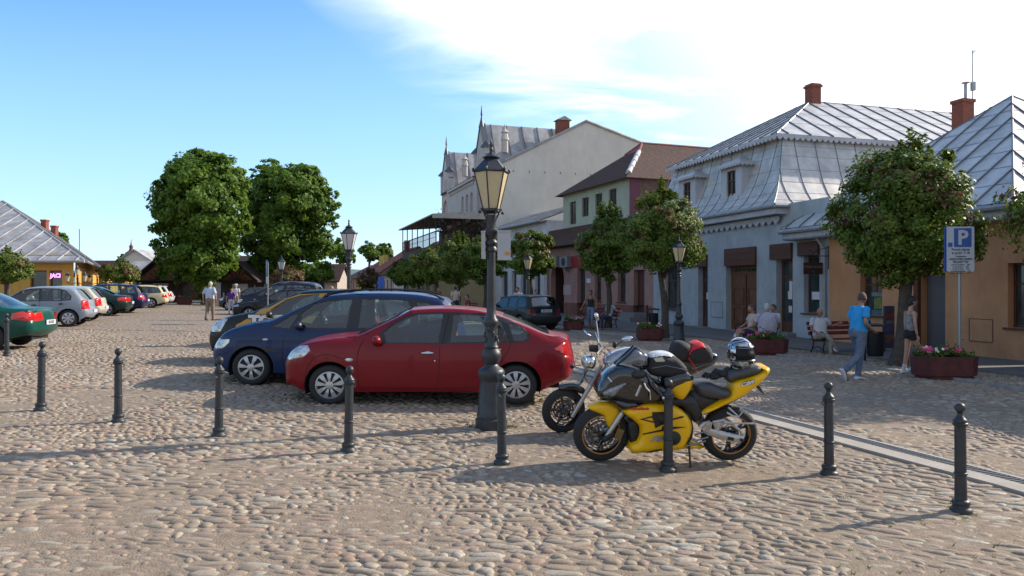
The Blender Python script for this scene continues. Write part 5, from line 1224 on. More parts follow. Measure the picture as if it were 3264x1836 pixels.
LPS = [(1112, 21.5, 703, 'lamp post with white lantern left of centre against the sky', m_lampglass_w), (2164, 24.2, 752, 'lamp post with amber lantern before the pale blue house', None), (1683, 36, 803, 'lamp post behind the dark estate car', None), (897, 43, 815, 'lamp post rising over the dark parked cars, left of centre', m_lampglass_w), (829, 68, 856, 'far small lamp post beside the right kiosk', m_lampglass_w), (1299, 60, 857, 'far lamp post among the clipped trees', None)]
for (u, Y, v, lb, mg) in LPS:
    p = gp(xat(u, Y), Y); lamp_post(p, (zat(v, Y) - p.z) / 1.02, lb, rr.uniform(0, 1), mg)
# grey loudspeaker-like cases clamped on the big post, and the arm
zc = zat(785, L1.location.y - .05) ; yl = L1.location.y
t = thing('junction_case', 'pale grey case with orange sticker clamped to the big lamp post', 'case', (L1.location.x + .165, yl - .12, zc - .17)); w_ = .085
b = MB(); b.box((0, 0, .17), (.165, .10, .36)); b.box((0, 0, .355), (.175, .12, .02)); b.build('case', m_box, t)
b = MB(); b.box((.04, -.055, .075), (.055, .008, .035)); b.build('sticker', mat('sticker_orange', (.55, .22, .02), .6), t)
t = thing('junction_case', 'narrow side view of grey case on the left of the big lamp post', 'case', (L1.location.x - .10, yl, zc - .16)); b = MB(); b.box((0, 0, .17), (.05, .14, .34)); b.box((0, 0, .345), (.06, .16, .02)); b.build('case', m_box, t); b = MB(); b.tube([(0, 0, .2), (.10, 0, .2)], .012, 6); b.build('clamp', m_iron, t)
t = thing('post_bracket', 'two short black rods sticking out left of the lamp post top', 'bracket', (L1.location.x, yl, zat(725, yl))); b = MB()
b.tube([(0, 0, -.03), (-.16, -.03, .06)], .011, 6); b.build('rod', m_iron, t); b = MB(); b.tube([(0, 0, -.01), (-.10, .03, .085)], .011, 6); b.build('rod', m_iron, t)
# three-armed lamp and wall lanterns by the yellow shop
def arm_lamp(u, Y, v, label):
    p = gp(xat(u, Y), Y); t = thing('lantern_cluster', label, 'street lamp', p); H = zat(v, Y) - p.z
    b = MB(); b.lathe([(.12, 0), (.12, .15), (.06, .2), (.045, H - .8), (.06, H - .75), (.03, H - .55)], n=10); b.build('post', m_iron, t, smooth=50)
    for dx, dz in ((0, 0), (-.55, -.35), (.42, -.35)):
        b = MB(); b.lathe([(.07, H - .55 + dz), (.15, H - .22 + dz)], (dx, 0, 0), 6); g = b.build('lantern', m_lampglass_y, t)
        b = MB(); b.lathe([(.17, H - .22 + dz), (.05, H - .08 + dz), (.01, H + dz)], (dx, 0, 0), 6); b.lathe([(.075, H - .58 + dz), (.075, H - .54 + dz)], (dx, 0, 0), 6)
        if dx: b.tube([(0, 0, H - .95), (dx * .6, 0, H - 1.05), (dx, 0, H - .6 + dz)], .02, 5)
        c = b.build('lantern_cap', m_iron, None); c.parent = g
arm_lamp(247, 42, 846, 'three armed lantern post before the yellow shop corner'); arm_lamp(310, 52, 858, 'second lantern post past the yellow shop corner')
# parking sign, right
m_signw = mat('sign_white', (.42, .44, .50), .5); m_signb = mat('sign_blue', (.018, .075, .30), .4); m_ink = mat('sign_ink', (.02, .02, .03), .6); m_galv = mat('galvanised_pipe', (.26, .28, .31), .4, .6)
Ys = 15.5; p = gp(xat(3062, Ys), Ys); t = thing('parking_sign', 'tall white parking sign with blue P on a grey pole at the right', 'road sign', p, R(-4))
zt_, zb_ = zat(722, Ys) - p.z, zat(866, Ys) - p.z; pw = 84 / F_ * Ys; ph = zt_ - zb_
b = MB(); b.tube([(0, .05, 0), (0, .05, zt_ - .1)], .030, 10); b.build('pole', m_galv, t, smooth=60)
def rrect(w, h, r, y, n=4):
    P = []
    for cx_, cz_, a0 in ((w / 2 - r, h / 2 - r, 0), (-w / 2 + r, h / 2 - r, 90), (-w / 2 + r, -h / 2 + r, 180), (w / 2 - r, -h / 2 + r, 270)):
        for i in range(n + 1): a = R(a0 + 90 * i / n); P.append((cx_ + r * math.cos(a), y, cz_ + r * math.sin(a)))
    return P
zc = (zt_ + zb_) / 2
b = MB(); b.prism([(x, y, z + zc) for x, y, z in rrect(pw, ph, .03, 0)], (0, .02, 0)); b.build('sign_plate', m_signw, t)
b = MB(); b.prism([(x, y, z + zc) for x, y, z in rrect(pw * 1.0, ph, .03, .045)], (0, .015, 0)); o = b.build('back_plate', m_signb, t); o.location = (-.035, 0, 0)
sq = pw * .64; zq = zt_ - .035 - sq * .56
b = MB(); b.prism([(x + pw * .075, y, z + zq) for x, y, z in rrect(sq, sq * 1.12, .02, -.004)], (0, .003, 0)); b.build('blue_square', m_signb, t)
b = MB(); b.prism([(x - pw * .38, y, z + zq - sq * .42) for x, y, z in rrect(pw * .16, pw * .17, .01, -.004)], (0, .003, 0)); b.build('small_blue_square', m_signb, t)
text_obj('letter_p', 'P', sq * 1.18, m_signw, t, frame_M((pw * .075, -.006, zq - .01), (1, 0, 0)), bold=.012)
lines = [('Postój płatny', .072), ('w godz. 7-18', .072), ('codziennie', .05), ('oprócz świąt i niedziel', .05), ('Opłaty za postój samochodu', .03)]
z_ = zq - sq * .56 - .05
for tx, sz in lines:
    text_obj('sign_text', tx, sz * pw / .57, m_ink, t, frame_M((0, -.003, z_), (1, 0, 0)), bold=.0008); z_ -= sz * 1.02 * pw / .57
b = MB(); b.box((0, -.002, z_ + .055), (pw * .96, .003, .005)); b.build('sign_rule', m_ink, t)
for tx in ('pół godziny    1,00', 'pierwsza godzina    2,00', 'druga godzina    2,20', 'trzecia godzina    2,40', 'za każdą następną    2,00', 'opłata całodniowa    10,00'):
    text_obj('sign_text', tx, .042, m_ink, t, frame_M((0, -.003, z_), (1, 0, 0)), sx=.9); z_ -= .044
# far parking sign, seen from the side
Ys = 31; p = gp(xat(850, Ys), Ys); t = thing('parking_sign', 'narrow parking sign seen nearly edge on by the dark parked cars', 'road sign', p, R(-66))
b = MB(); zt_ = zat(828, Ys) - p.z; b.tube([(0, .05, 0), (0, .05, zt_ - .1)], .03, 8); b.build('pole', m_galv, t, smooth=60)
b = MB(); b.prism([(x, y, z + zt_ - .34) for x, y, z in rrect(.6, .66, .03, 0)], (0, .02, 0)); b.build('blue_plate', m_signb, t)
text_obj('letter_p', 'P', .62, m_signw, t, frame_M((0, -.004, zt_ - .35), (1, 0, 0)), bold=.012)
b = MB(); b.prism([(x, y, z + zt_ - .85) for x, y, z in rrect(.5, .3, .02, 0)], (0, .02, 0)); b.build('white_plate', m_signw, t)
# hanging shop sign on the orange house
tq = FA.t(2636); p = FA(tq, 0, 0); t = thing('hanging_sign', 'dark brown hanging shop sign on black iron bracket by the downpipe', 'shop sign', FA(tq - .1, 0, FA.z(2640, 856)))
def FS(D, z): q = FA(tq - .1, D, z); return q
zc0 = t.location.z; T_ = Vector(t.location)
sgn_w = .95
b = MB(); b.prism([FS(-.25, zc0 - .2), FS(-.25 - sgn_w * .8, zc0 - .2), FS(-.25 - sgn_w * .8, zc0 + .2), FS(-.25, zc0 + .2)], FA.d.to_3d() * .04); b.build('sign_board', mat('sign_dark_brown', (.022, .012, .012), .6), t, world=True)
b = MB(); zz = zc0 + .43; b.tube([FS(0, zz), FS(-1.15, zz)], .015, 5); b.tube([FS(-.03, zz - .45), FS(-.03, zz + .35)], .015, 5); b.tube([FS(-.03, zz + .3), FS(-.4, zz + .22), FS(-.7, zz + .05)], .012, 5)
for D_ in (-.35, -.9): b.tube([FS(D_, zz), FS(D_, zc0 + .2)], .008, 4)
for i in range(2): b.tube([FS(-.45 - i * .3 + .1 * math.cos(a), zz + .1 + .09 * math.sin(a)) for a in [j * .6 for j in range(9)]], .01, 4)
b.build('iron_bracket', m_black, t, world=True)
o = text_obj('sign_text', 'HERBACIARNIA', .105, mat('sign_letter', (.22, .13, .12), .7), t, frame_M(Vector(FS(-.25 - sgn_w * .4, zc0 + .05)) - T_ - FA.d.to_3d() * .004, FA.n.to_3d())); 
text_obj('sign_text', 'kawa', .07, mat('sign_letter', (.22, .13, .12)), t, frame_M(Vector(FS(-.25 - sgn_w * .4, zc0 - .11)) - T_ - FA.d.to_3d() * .004, FA.n.to_3d()))
# planters with flowers
m_plant = mat('planter_dark_red', (.085, .018, .018), .75, var=.3, vscale=6, bump=.3)
m_flw = [island_mat('petal_pink', [(.55, .05, .16), (.70, .10, .25), (.45, .03, .10)]), island_mat('petal_white', [(.65, .66, .55), (.70, .72, .70)]), island_mat('petal_pale', [(.60, .30, .35), (.66, .45, .45)])]
m_fleaf = island_mat('petunia_leaf', [(.04, .09, .015), (.07, .13, .02), (.10, .15, .02)], transl=.3)
def planter(p, w, d, hh, rz, label, seed, kinds=(0, 1)):
    rs = np.random.RandomState(seed); t = thing('planter', label, 'planter', p, rz, group='dark red flower planters')
    b = MB(); c = .16 * w
    def oct_(s, z): x, y = w / 2 * s, d / 2 * s; k = c * s; return [(-x + k, -y, z), (x - k, -y, z), (x, -y + k, z), (x, y - k, z), (x - k, y, z), (-x + k, y, z), (-x, y - k, z), (-x, -y + k, z)]
    rings = [oct_(.86, 0), oct_(.86, .07 * hh / .45), oct_(.98, .08 * hh / .45), oct_(1.0, hh * .55), oct_(1.02, hh), oct_(.93, hh), oct_(.93, hh - .05)]
    for r_ in rings: b.v += r_
    for i in range(len(rings) - 1):
        for j in range(8): b.f.append((i * 8 + j, i * 8 + (j + 1) % 8, (i + 1) * 8 + (j + 1) % 8, (i + 1) * 8 + j))
    b.build('box', m_plant, t)
    b = MB(); b.poly(oct_(.93, hh - .045)); b.build('soil', mat('soil', (.03, .02, .015), .95), t)
    n = 800; P = np.stack([rs.uniform(-.43, .43, n) * w, rs.uniform(-.4, .4, n) * d, hh + np.abs(rs.normal(0, .07, n)) * (1 + .5 * np.sin(rs.uniform(0, 6, n)))], 1)
    P[:, 2] += .05 * np.sin(P[:, 0] * 9 + seed); N = np.tile([0, -.3, 1.], (n, 1)); D, E = leaves_at(P, N, .035, rs, .7); mesh_quads('leaves', P, D, E, m_fleaf, t)
    for ki, k in enumerate(kinds):
        f = MB()
        for cl in range(3):
            cx_, cy_ = rs.uniform(-.4, .4) * w, rs.uniform(-.38, .1) * d
            for _ in range(rs.randint(3, 7)):
                x, y, z = cx_ + rs.normal(0, .06), cy_ + rs.normal(0, .04), hh + rs.uniform(.08, .19); r_ = rs.uniform(.028, .042); nrm = Vector((rs.normal(0, .3), -1, .7)).normalized(); a_ = nrm.orthogonal().normalized(); c_ = nrm.cross(a_)
                ring = [Vector((x, y, z)) + (a_ * math.cos(j * math.pi / 5) + c_ * math.sin(j * math.pi / 5)) * r_ * (1 if j % 2 == 0 else .78) for j in range(10)]
                f.add([Vector((x, y, z)) - nrm * .012] + ring, [(0, j + 1, (j + 1) % 10 + 1) for j in range(10)])
        f.build('blossoms', m_flw[k], t)
    return t
pv = [(3036, 1213, 1.24, .6, .47, 12, 'dark red planter with pink and white petunias below the parking sign', 1, (0, 1, 0)), (2456, 1134, 1.08, .6, .44, 14, 'dark red planter with pink flowers in front of the two seated men', 2, (0, 2)), (2076, 1088, .88, .55, .42, 16, 'dark red planter beside the clipped tree and lamp post', 3, (0, 1)), (1829, 1056, .78, .5, .40, 20, 'dark red planter right of the dark estate car', 4, (2, 0))]
for (u, v, w, d, hh, a, lb, sd_, kd) in pv:
    p = at(u, v); q = Vector((p.x, p.y + d / 2, 0)); planter(gp(q.x, q.y), w, d, hh, R(a - 16), lb, sd_, kd)
p = at(588, 972); planter(p, 1.1, .5, .5, 0, 'small red planter far off by the left kiosk', 6, (0,))
p = at(628, 965)
# benches
m_bench = mat('bench_red_wood', (.14, .025, .025), .55, var=.3, vscale=7)
def bench(p, rz, label, L=1.7, slat=None):
    """seat faces local -y"""
    t = thing('bench', label, 'bench', p, rz, group='red slatted benches'); sl = slat or m_bench
    for k, (y, z) in enumerate(((-.18, .45), (-.07, .45), (.04, .445), (.14, .44))):
        b = MB(); b.box((0, y, z), (L, .09, .03)); b.build('seat_slat', sl, t)
    for k, (y, z) in enumerate(((.22, .60), (.26, .74), (.29, .87))):
        b = MB(); b.box((0, y, z), (L, .025, .10), rx=R(-12)); b.build('back_slat', sl, t)
    for sx_ in (-L / 2 + .12, L / 2 - .12):
        b = MB(); b.tube(cr([(sx_, -.28, 0), (sx_, -.2, .16), (sx_, -.24, .38), (sx_, -.16, .43), (sx_, .1, .42), (sx_, .2, .45), (sx_, .3, .9)], 4), .018, 6)
        b.tube(cr([(sx_, .32, 0), (sx_, .2, .18), (sx_, .16, .34), (sx_, .14, .42)], 4), .018, 6); b.tube(cr([(sx_, -.2, .16), (sx_, 0, .25), (sx_, .2, .18)], 4), .013, 6)
        b.tube(cr([(sx_, -.22, .40), (sx_, -.26, .58), (sx_, -.15, .66), (sx_, .05, .64), (sx_, .22, .68)], 4), .015, 6); b.build('iron_side', m_black, t, smooth=60)
    return t
pB1 = at(2684, 1130); bench(pB1, R(22), 'red slatted bench with the bald man in white, before the orange house', 2.0)
pB2 = at(2385, 1098); pB2 = gp(pB2.x + .1, pB2.y + .5); bench(pB2, R(-115), 'red bench where two men sit with the planter before it', 1.7)
pB3 = at(1905, 1050); bench(pB3, R(-35), 'bench behind the slim clipped tree with an elderly man', 1.8)
# bins
def bin_(p, label, s=1.0):
    t = thing('litter_bin', label, 'litter bin', p); b = MB(); b.lathe([(.17, .18), (.19, .25), (.20, .75), (.205, .78), (.18, .78), (.17, .3)], n=14, cap=False); b.build('basket', m_black, t, smooth=50)
    b = MB(); b.tube([(-.26, .0, 0), (-.26, .0, 1.05)], .03, 8); b.ell((-.26, 0, 1.08), .04, 8, 6); b.build('post', m_black, t, smooth=60)
    b = MB(); b.lathe([(.29, .92), (.27, .95), (.05, 1.0)], n=14); b.tube([(-.2, 0, .93), (-.2, 0, .7)], .012, 5); b.tube([(.19, 0, .93), (.19, 0, .76)], .012, 5); b.build('lid', m_black, t, smooth=50)
bin_(gp(xat(2083, 30.5), 30.5), 'black litter bin with flat lid by the step of the pink shop'); bin_(gp(xat(2790, 18.6), 18.6), 'black litter bin between the walking man and the leaning tree'); bin_(gp(xat(1612, 43), 43), 'black litter bin before the white house')
# poster board by the orange house
p = gp(xat(2833, 21.5), 21.5); t = thing('poster_board', 'narrow board of colourful posters behind the leaning tree trunk', 'poster board', p, R(16)); b = MB(); b.box((0, 0, .78), (.34, .06, 1.2)); b.build('board', mat('poster_blue', (.03, .04, .09), .5), t)
for i, (c_, z0, h_) in enumerate((((.13, .03, .03), 1.12, .22), ((.12, .11, .11), .92, .10), ((.04, .05, .12), .72, .2), ((.12, .05, .03), .45, .22))):
    b = MB(); b.box((0, -.034, z0), (.28, .008, h_)); b.build('poster', mat('poster_%s' % 'abcd'[i], c_, .5, var=.6, vscale=11), t)
b = MB(); b.box((-.15, 0, .1), (.03, .04, .2)); b.box((.15, 0, .1), (.03, .04, .2)); b.build('feet', m_black, t)
p = gp(*FA(FA.t(2788), -.04, 0)[:2]); t = thing('window_posters', 'yellow and pale posters in the window of the orange house', 'posters', FA(FA.t(2788), .12, 0))
for (u0, u1, v0, v1, c_, nm) in ((2778, 2810, 948, 985, (.16, .17, .04), 'poster_yellow'), (2770, 2806, 932, 945, (.16, .18, .19), 'poster_pale'), (2770, 2812, 988, 1006, (.05, .12, .15), 'poster_teal')):
    b = MB(); a_, c2_ = FA.t(u1), FA.t(u0); fbox(b, FA, a_, c2_, .10, .112, FA.z(2790, v1), FA.z(2790, v0)); b.build('poster', mat(nm, c_, .5, var=.3, vscale=8), t, world=True)
# blue figure-like shop sign in the far row
p = gp(xat(1215, 60), 60); t = thing('hanging_sign', 'small bright blue shop sign far down the row', 'shop sign', p); b = MB(); b.tube([(0, 0, 0), (0, 0, 2.6)], .03, 6); b.build('pole', m_black, t); b = MB(); b.box((0, 0, 1.9), (.5, .05, 1.0)); b.build('sign_board', mat('shop_blue', (.03, .12, .5), .5), t)
# ================================================================ cars
m_tyre = mat('tyre_rubber', (.018, .018, .020), .8, bump=.3, bscale=60)
m_rim = mat('rim_silver', (.42, .43, .46), .35, .6)
m_rimd = mat('rim_dark', (.012, .012, .014), .7)
m_trim = mat('black_trim', (.015, .016, .018), .45)
m_under = mat('underbody', (.008, .008, .009), .9)
m_seat = mat('seat_cloth', (.022, .024, .028), .9)
m_lens = mat('headlight_lens', (.42, .46, .50), .08, .35, coat=1.0, var=.5, vscale=9)
m_tail = mat('taillight_red', (.50, .012, .010), .12, coat=1.0, var=.25, vscale=8)
m_chrome = mat('chrome', (.62, .64, .68), .08, 1.0)
m_amber = mat('amber_lens', (.6, .2, .02), .2)
m_plate = mat('plate_white', (.50, .51, .55), .5)
g_side = glass_mat('car_glass', (.66, .80, .78), .07)
g_dark = glass_mat('car_glass_dark', (.22, .27, .28), .10)
g_front = glass_mat('windscreen_glass', (.42, .52, .52), .16)
def paint(name, c, metal=.35, rough=.32):
    m = mat(name, tuple(x * .85 for x in c), .34, 0.0, coat=.22, var=.04, vscale=2, spec=.22); return m
def car(spec, p, rz, body_m, label, group=None, name='car', det=1.0, plate=None, glass=None, mirror=True, scale=1.0):
    L, W = spec['L'], spec['W']; t = thing(name, label, 'car', p, rz, group=group); t.scale = (scale,) * 3
    sil = cr(spec['sil'], 3 if det < 1 else 5)
    S = [Vector((q.x, q.y)) for q in sil]; n = len(S)
    nor = []
    for i in range(n):
        d = (S[min(i + 1, n - 1)] - S[max(i - 1, 0)]).normalized(); nor.append(Vector((-d.y, d.x)))     # outward when going from front-bottom over the roof
    bul = [(.10 * abs(q.x) ** 1.5 + .028 * abs(q.y)) for q in nor]
    SP = [S[i] - nor[i] * bul[i] for i in range(n)]
    wh = spec['wheels']; rw = spec['rw']; ra = rw + spec.get('gap', .055); zw = rw; sill = spec.get('sill', .21)
    # outline polygon: top silhouette, then the bottom back to the front with wheel arches
    out = list(SP)
    def arch(xc):
        x0 = math.sqrt(max(ra ** 2 - (zw - sill) ** 2, 0)); a0 = math.atan2(sill - zw, x0); A = []
        N = 9 if det < 1 else 16
        a1 = math.pi - a0
        for i in range(N + 1): a = a0 + (a1 - a0) * i / N; A.append(Vector((xc + ra * math.cos(a), zw + ra * math.sin(a))))
        return A
    A2, A1 = arch(wh[1]), arch(wh[0])
    if out[-1].x - A2[0].x > .05: pass
    out += [Vector((min(A2[0].x + .04, out[-1].x - .02), sill + .03))] + A2 + A1
    no = len(out)
    Wd = W / 2
    Sx = np.array([q.x for q in SP]); Sz = np.array([q.y for q in SP])
    segA = np.stack([Sx[:-1], Sz[:-1]], 1); segB = np.stack([Sx[1:], Sz[1:]], 1); segD = segB - segA; segL = (segD ** 2).sum(1) + 1e-12
    def dist(x, z):
        q = np.array([x, z]) - segA; tt = np.clip((q * segD).sum(1) / segL, 0, 1); c = segA + segD * tt[:, None]; return math.sqrt((((np.array([x, z]) - c) ** 2).sum(1)).min())
    belt = spec['belt']; tum = spec.get('tumble', .34); kf, kr = spec.get('kf', .26), spec.get('kr', .17)
    def yw(x, z, d=None):
        if d is None: d = dist(x, z)
        y = Wd
        xf = .95; y *= 1 - kf * max(0, (xf - x) / xf) ** 2.6
        xr = .75; y *= 1 - kr * max(0, (x - (L - xr)) / xr) ** 2.4
        zz = z
        y -= .045 * ((zz - .58) / .4) ** 2 if zz < .58 else .030 * ((zz - .58) / .35) ** 2 * (1 if zz < belt else 0) + (0 if zz < belt else .030 * ((belt - .58) / .35) ** 2 + (zz - belt) * tum)
        if abs(z - .58) < 2 and z < belt: y += .012 * math.exp(-((z - (belt - .13)) / .03) ** 2)      # shoulder line
        r = .085 if z > belt + .08 else .12
        if d < r: y -= r * (1 - math.sqrt(max(0, 1 - (1 - d / r) ** 2)))
        return max(y, .2)
    # ---- constrained triangulation of the side
    V = []; Eg = []; Fc = []; 
    def addpoly(P):
        ar_ = sum(P[i - 1][0] * P[i][1] - P[i][0] * P[i - 1][1] for i in range(len(P)))
        if ar_ < 0: P = P[::-1]
        i0 = len(V); V.extend([Vector((a[0], a[1])) for a in P]); Fc.append(list(range(i0, i0 + len(P)))); return len(Fc) - 1
    addpoly(out); reg = {}
    for nm, P in spec['regions']:
        reg.setdefault(nm, []).append(addpoly(P))
    # support points
    h = .085 / det
    def inside(P, x, z):
        c = False; j = len(P) - 1
        for i in range(len(P)):
            if (P[i][1] > z) != (P[j][1] > z) and x < (P[j][0] - P[i][0]) * (z - P[i][1]) / (P[j][1] - P[i][1]) + P[i][0]: c = not c
            j = i
        return c
    x = h
    while x < L:
        z = sill + .04
        while z < 1.8:
            if inside(out, x, z) and dist(x, z) > .13: V.append(Vector((x, z)))
            z += h
        x += h
    for i in range(0, n):
        for f in (.03, .10, .25, .5, .85):
            q = SP[i] - nor[i] * (.11 * f)
            if inside(out, q.x, q.y) and dist(q.x, q.y) > .11 * f * .8: V.append(q)
    vo, eo, fo, ov, oe, of = delaunay_2d_cdt(V, Eg, Fc, 1, 1e-4)
    groups = {}; split = ('glass', 'quarter', 'headlight', 'taillight', 'amber', 'moulding', 'trim', 'panel', 'lowtrim')
    pri = spec.get('priority', ['glass', 'quarter', 'headlight', 'taillight', 'amber', 'moulding', 'trim', 'panel'])
    for f, ids in zip(fo, of):
        if 0 not in ids: continue
        g = 'body'
        for nm in pri:
            hit = [j for j, k in enumerate(reg.get(nm, [])) if k in ids]
            if hit: g = nm if nm == 'body' else (nm, hit[0]); break
        groups.setdefault(g, []).append(f)
    dcache = [dist(q.x, q.y) for q in vo]; YW = [yw(q.x, q.y, d) for q, d in zip(vo, dcache)]
    G = {}
    def gm(nm): return G.setdefault(nm, MB())
    hx = L / 2
    off = {'glass': -.012, 'quarter': -.008, 'trim': -.003}
    for key, fs in groups.items():
        nm = key if isinstance(key, str) else key[0]
        used = {}; vs = []
        for f in fs:
            for i in f:
                if i not in used: used[i] = len(vs); vs.append(i)
        o_ = off.get(nm, 0)
        for sg in (-1, 1):
            b = gm('body' if nm == 'body' else (nm, key[1], sg))
            b.add([(vo[i].x - hx, sg * (YW[i] + o_), vo[i].y) for i in vs], [tuple(used[i] for i in (f if sg == -1 else f[::-1])) for f in fs])
    # ---- strip over the top between the two sides
    fr = [-1, -.9, -.72, -.5, -.25, 0, .25, .5, .72, .9, 1]
    wind = spec['wind']; rear = spec['rearglass']; lamps = spec.get('lamps', [])
    rows = []
    for i in range(n):
        y0 = yw(SP[i].x, SP[i].y, 0.0); rows.append([(SP[i].x + nor[i].x * bul[i] * (1 - f * f) - hx, f * y0, SP[i].y + nor[i].y * bul[i] * (1 - f * f)) for f in fr])
    for i in range(n - 1):
        xm, zm = (S[i].x + S[i + 1].x) / 2, (S[i].y + S[i + 1].y) / 2
        for j in range(len(fr) - 1):
            fm = abs(fr[j] + fr[j + 1]) / 2; nm = 'body'
            if wind[0] < xm < wind[1] and zm > wind[2] and fm < .9: nm = 'windscreen'
            elif rear[0] < xm < rear[1] and zm > rear[2] and (len(rear) < 4 or zm < rear[3]) and fm < .85: nm = 'rear_window'
            for (ln, x0, x1, z0, z1, f0) in lamps:
                if x0 < xm < x1 and z0 < zm < z1 and fm > f0: nm = ln
            for (ln, x0, x1, z0, z1, f1) in spec.get('center', []):
                if x0 < xm < x1 and z0 < zm < z1 and fm < f1: nm = ln
            a, c = rows[i], rows[i + 1]
            if nm in ('headlight', 'taillight'): nm = (nm, 0, 1 if fr[j] + fr[j + 1] > 0 else -1)
            gm(nm).quad(a[j], c[j], c[j + 1], a[j + 1])
    mats = {'body': body_m, 'glass': glass or g_side, 'quarter': glass or g_side, 'trim': m_trim, 'windscreen': g_front, 'rear_window': g_dark if glass else g_front, 'headlight': m_lens, 'taillight': m_tail, 'moulding': m_trim, 'amber': m_amber, 'grille': m_trim, 'panel': spec.get('panel_m', body_m), 'lowtrim': m_trim}
    mats.update(spec.get('mats', {}))
    names = {'glass': 'side_window', 'quarter': 'quarter_window', 'trim': 'window_trim', 'moulding': 'side_moulding', 'panel': 'door_panel', 'lowtrim': 'bumper_trim', 'amber': 'indicator'}
    B = None
    for key, b in G.items():
        nm = key if isinstance(key, str) else key[0]
        b.merge(5e-4); o = b.build(names.get(nm, nm), mats[nm], t, smooth=35 if nm == 'body' else 60)
        if nm == 'body': B = o
    # ---- wheels, wells
    for k, xc in enumerate(wh):
        for sg in (-1, 1):
            yo = sg * (Wd - .035); wd = .185
            w_ = bpy.data.objects.new('wheel', None); w_.empty_display_size = .1; col.objects.link(w_); w_.parent = t; w_.location = (xc - hx, yo, zw)
            b = MB(); r_ = rw; ri = rw * .66
            b.lathe([(ri, -sg * .01), (ri + .012, 0), (r_ - .035, sg * .004), (r_ - .008, -sg * .022), (r_, -sg * .05), (r_, -sg * (wd - .03)), (r_ - .03, -sg * wd), (ri, -sg * wd)], n=28 if det >= 1 else 18, axis='Y', cap=False)
            b.build('tyre', m_tyre, w_, smooth=50)
            ns, wf = spec.get('spokes', (9, .62)); b = MB()
            b.lathe([(ri + .004, -sg * .006), (ri - .012, -sg * .002), (ri - .02, -sg * .015), (ri - .024, -sg * .03)], n=24, axis='Y', cap=False)
            for j in range(ns):
                a = 2 * math.pi * (j + .3) / ns; r0, r1 = ri * .26, ri - .012; w0 = wf * math.pi * r0 / ns * 1.0; w1 = wf * math.pi * r1 / ns * spec.get('flare', .9)
                ca, sa = math.cos(a), math.sin(a); P = []
                for (r__, ww, yy_) in ((r0, w0, 0.0), (r1 * .6, w0 * .5 + w1 * .5, .004), (r1, w1, -.006)):
                    P.append([(r__ * ca - q * ww * sa, sg * (yy_), r__ * sa + q * ww * ca) for q in (-1, 1)])
                for u_, v_ in ((P[0], P[1]), (P[1], P[2])):
                    b.add([u_[0], u_[1], v_[1], v_[0]] + [(q[0], q[1] - sg * .015, q[2]) for q in (u_[0], u_[1], v_[1], v_[0])], [(0, 1, 2, 3), (4, 7, 6, 5), (0, 4, 5, 1), (2, 6, 7, 3), (0, 3, 7, 4), (1, 5, 6, 2)])
            b.lathe([(ri * .30, -sg * .012), (ri * .29, sg * .006), (ri * .18, sg * .012), (.001, sg * .013)], n=14, axis='Y'); b.build('rim', spec.get('rim_m', m_rim), w_, smooth=50)
            b = MB(); b.lathe([(ri, -sg * .03), (.001, -sg * .032)], n=20, axis='Y', cap=False); b.build('brake_disc', m_rimd, w_)
    b = MB()
    for xc in wh:
        for sg in (-1, 1):
            N = 12; P = []
            for i in range(N + 1): a = math.pi * i / N * 1.25 - .4; P.append((xc - hx + (ra + .004) * math.cos(a), zw + (ra + .004) * math.sin(a)))
            for i in range(N): b.quad((P[i][0], sg * (Wd - .05), P[i][1]), (P[i + 1][0], sg * (Wd - .05), P[i + 1][1]), (P[i + 1][0], sg * (Wd - .36), P[i + 1][1]), (P[i][0], sg * (Wd - .36), P[i][1]))
            b.poly([(q[0], sg * (Wd - .36), q[1]) for q in P])
    b.box((0, 0, .36), (L - .5, W - .8, .3)); b.box(((wh[0] + wh[1]) / 2 - hx, 0, .3), (wh[1] - wh[0] - 2 * ra - .06, W - .14, .14)); b.box((.12 + .1 - hx, 0, .42), (.2, W * .62, .3)); b.box((L - .42 - hx, 0, .44), (.3, W * .66, .3))
    b.build('underbody', m_under, t)
    # ---- cabin
    cab0, cab1 = wind[0] + .25, min(L - .45, spec.get('cab1', L - .7)); zb = belt
    b = MB(); b.box(((cab0 + cab1) / 2 - hx, 0, zb - .22), (cab1 - cab0 + .3, W - .34, .06)); b.box((cab0 - .1 - hx, 0, zb - .10), (.35, W - .4, .2)); b.build('dashboard', m_under, t)
    sx1 = spec.get('seat', cab0 + 1.0)
    for xs, wid in ((sx1, .42), (sx1 + .72, W * .36)):
        for sg in (-1, 1):
            y_ = sg * W * .22; dz_ = 0 if xs == sx1 else -.13; b = MB(); b.box((xs - hx, y_, zb - .04 + dz_), (.13, wid * .95, .5), ry=R(14)); b.box((xs + .07 - hx, y_, zb + .29 + dz_), (.09, .24, .15), ry=R(14)); b.build('seat', m_seat, t)
    b = MB(); b.tube([(cab0 + .42 + .07 * math.cos(a) - hx, -W * .22 + .18 * math.sin(a), zb + .02 + .16 * math.cos(a)) for a in [i * math.pi / 8 for i in range(16)]], .014, 5, closed=True); b.build('steering_wheel', m_trim, t)
    # ---- lines, handles, mirrors
    def sp(x, z, o_=0.0, sg=-1): return Vector((x - hx, sg * (yw(x, z) + o_), z))
    b = MB()
    for ln in spec.get('seams', []):
        P = cr(ln, 5)
        for sg in (-1, 1):
            for a, c in zip(P, P[1:]):
                d = (c - a); dn = Vector((-d.y, d.x)).normalized() * .0038
                b.quad(sp(a.x - dn.x, a.y - dn.y, .0015, sg), sp(c.x - dn.x, c.y - dn.y, .0015, sg), sp(c.x + dn.x, c.y + dn.y, .0015, sg), sp(a.x + dn.x, a.y + dn.y, .0015, sg))
    if b.v: b.build('panel_gaps', m_under, t)
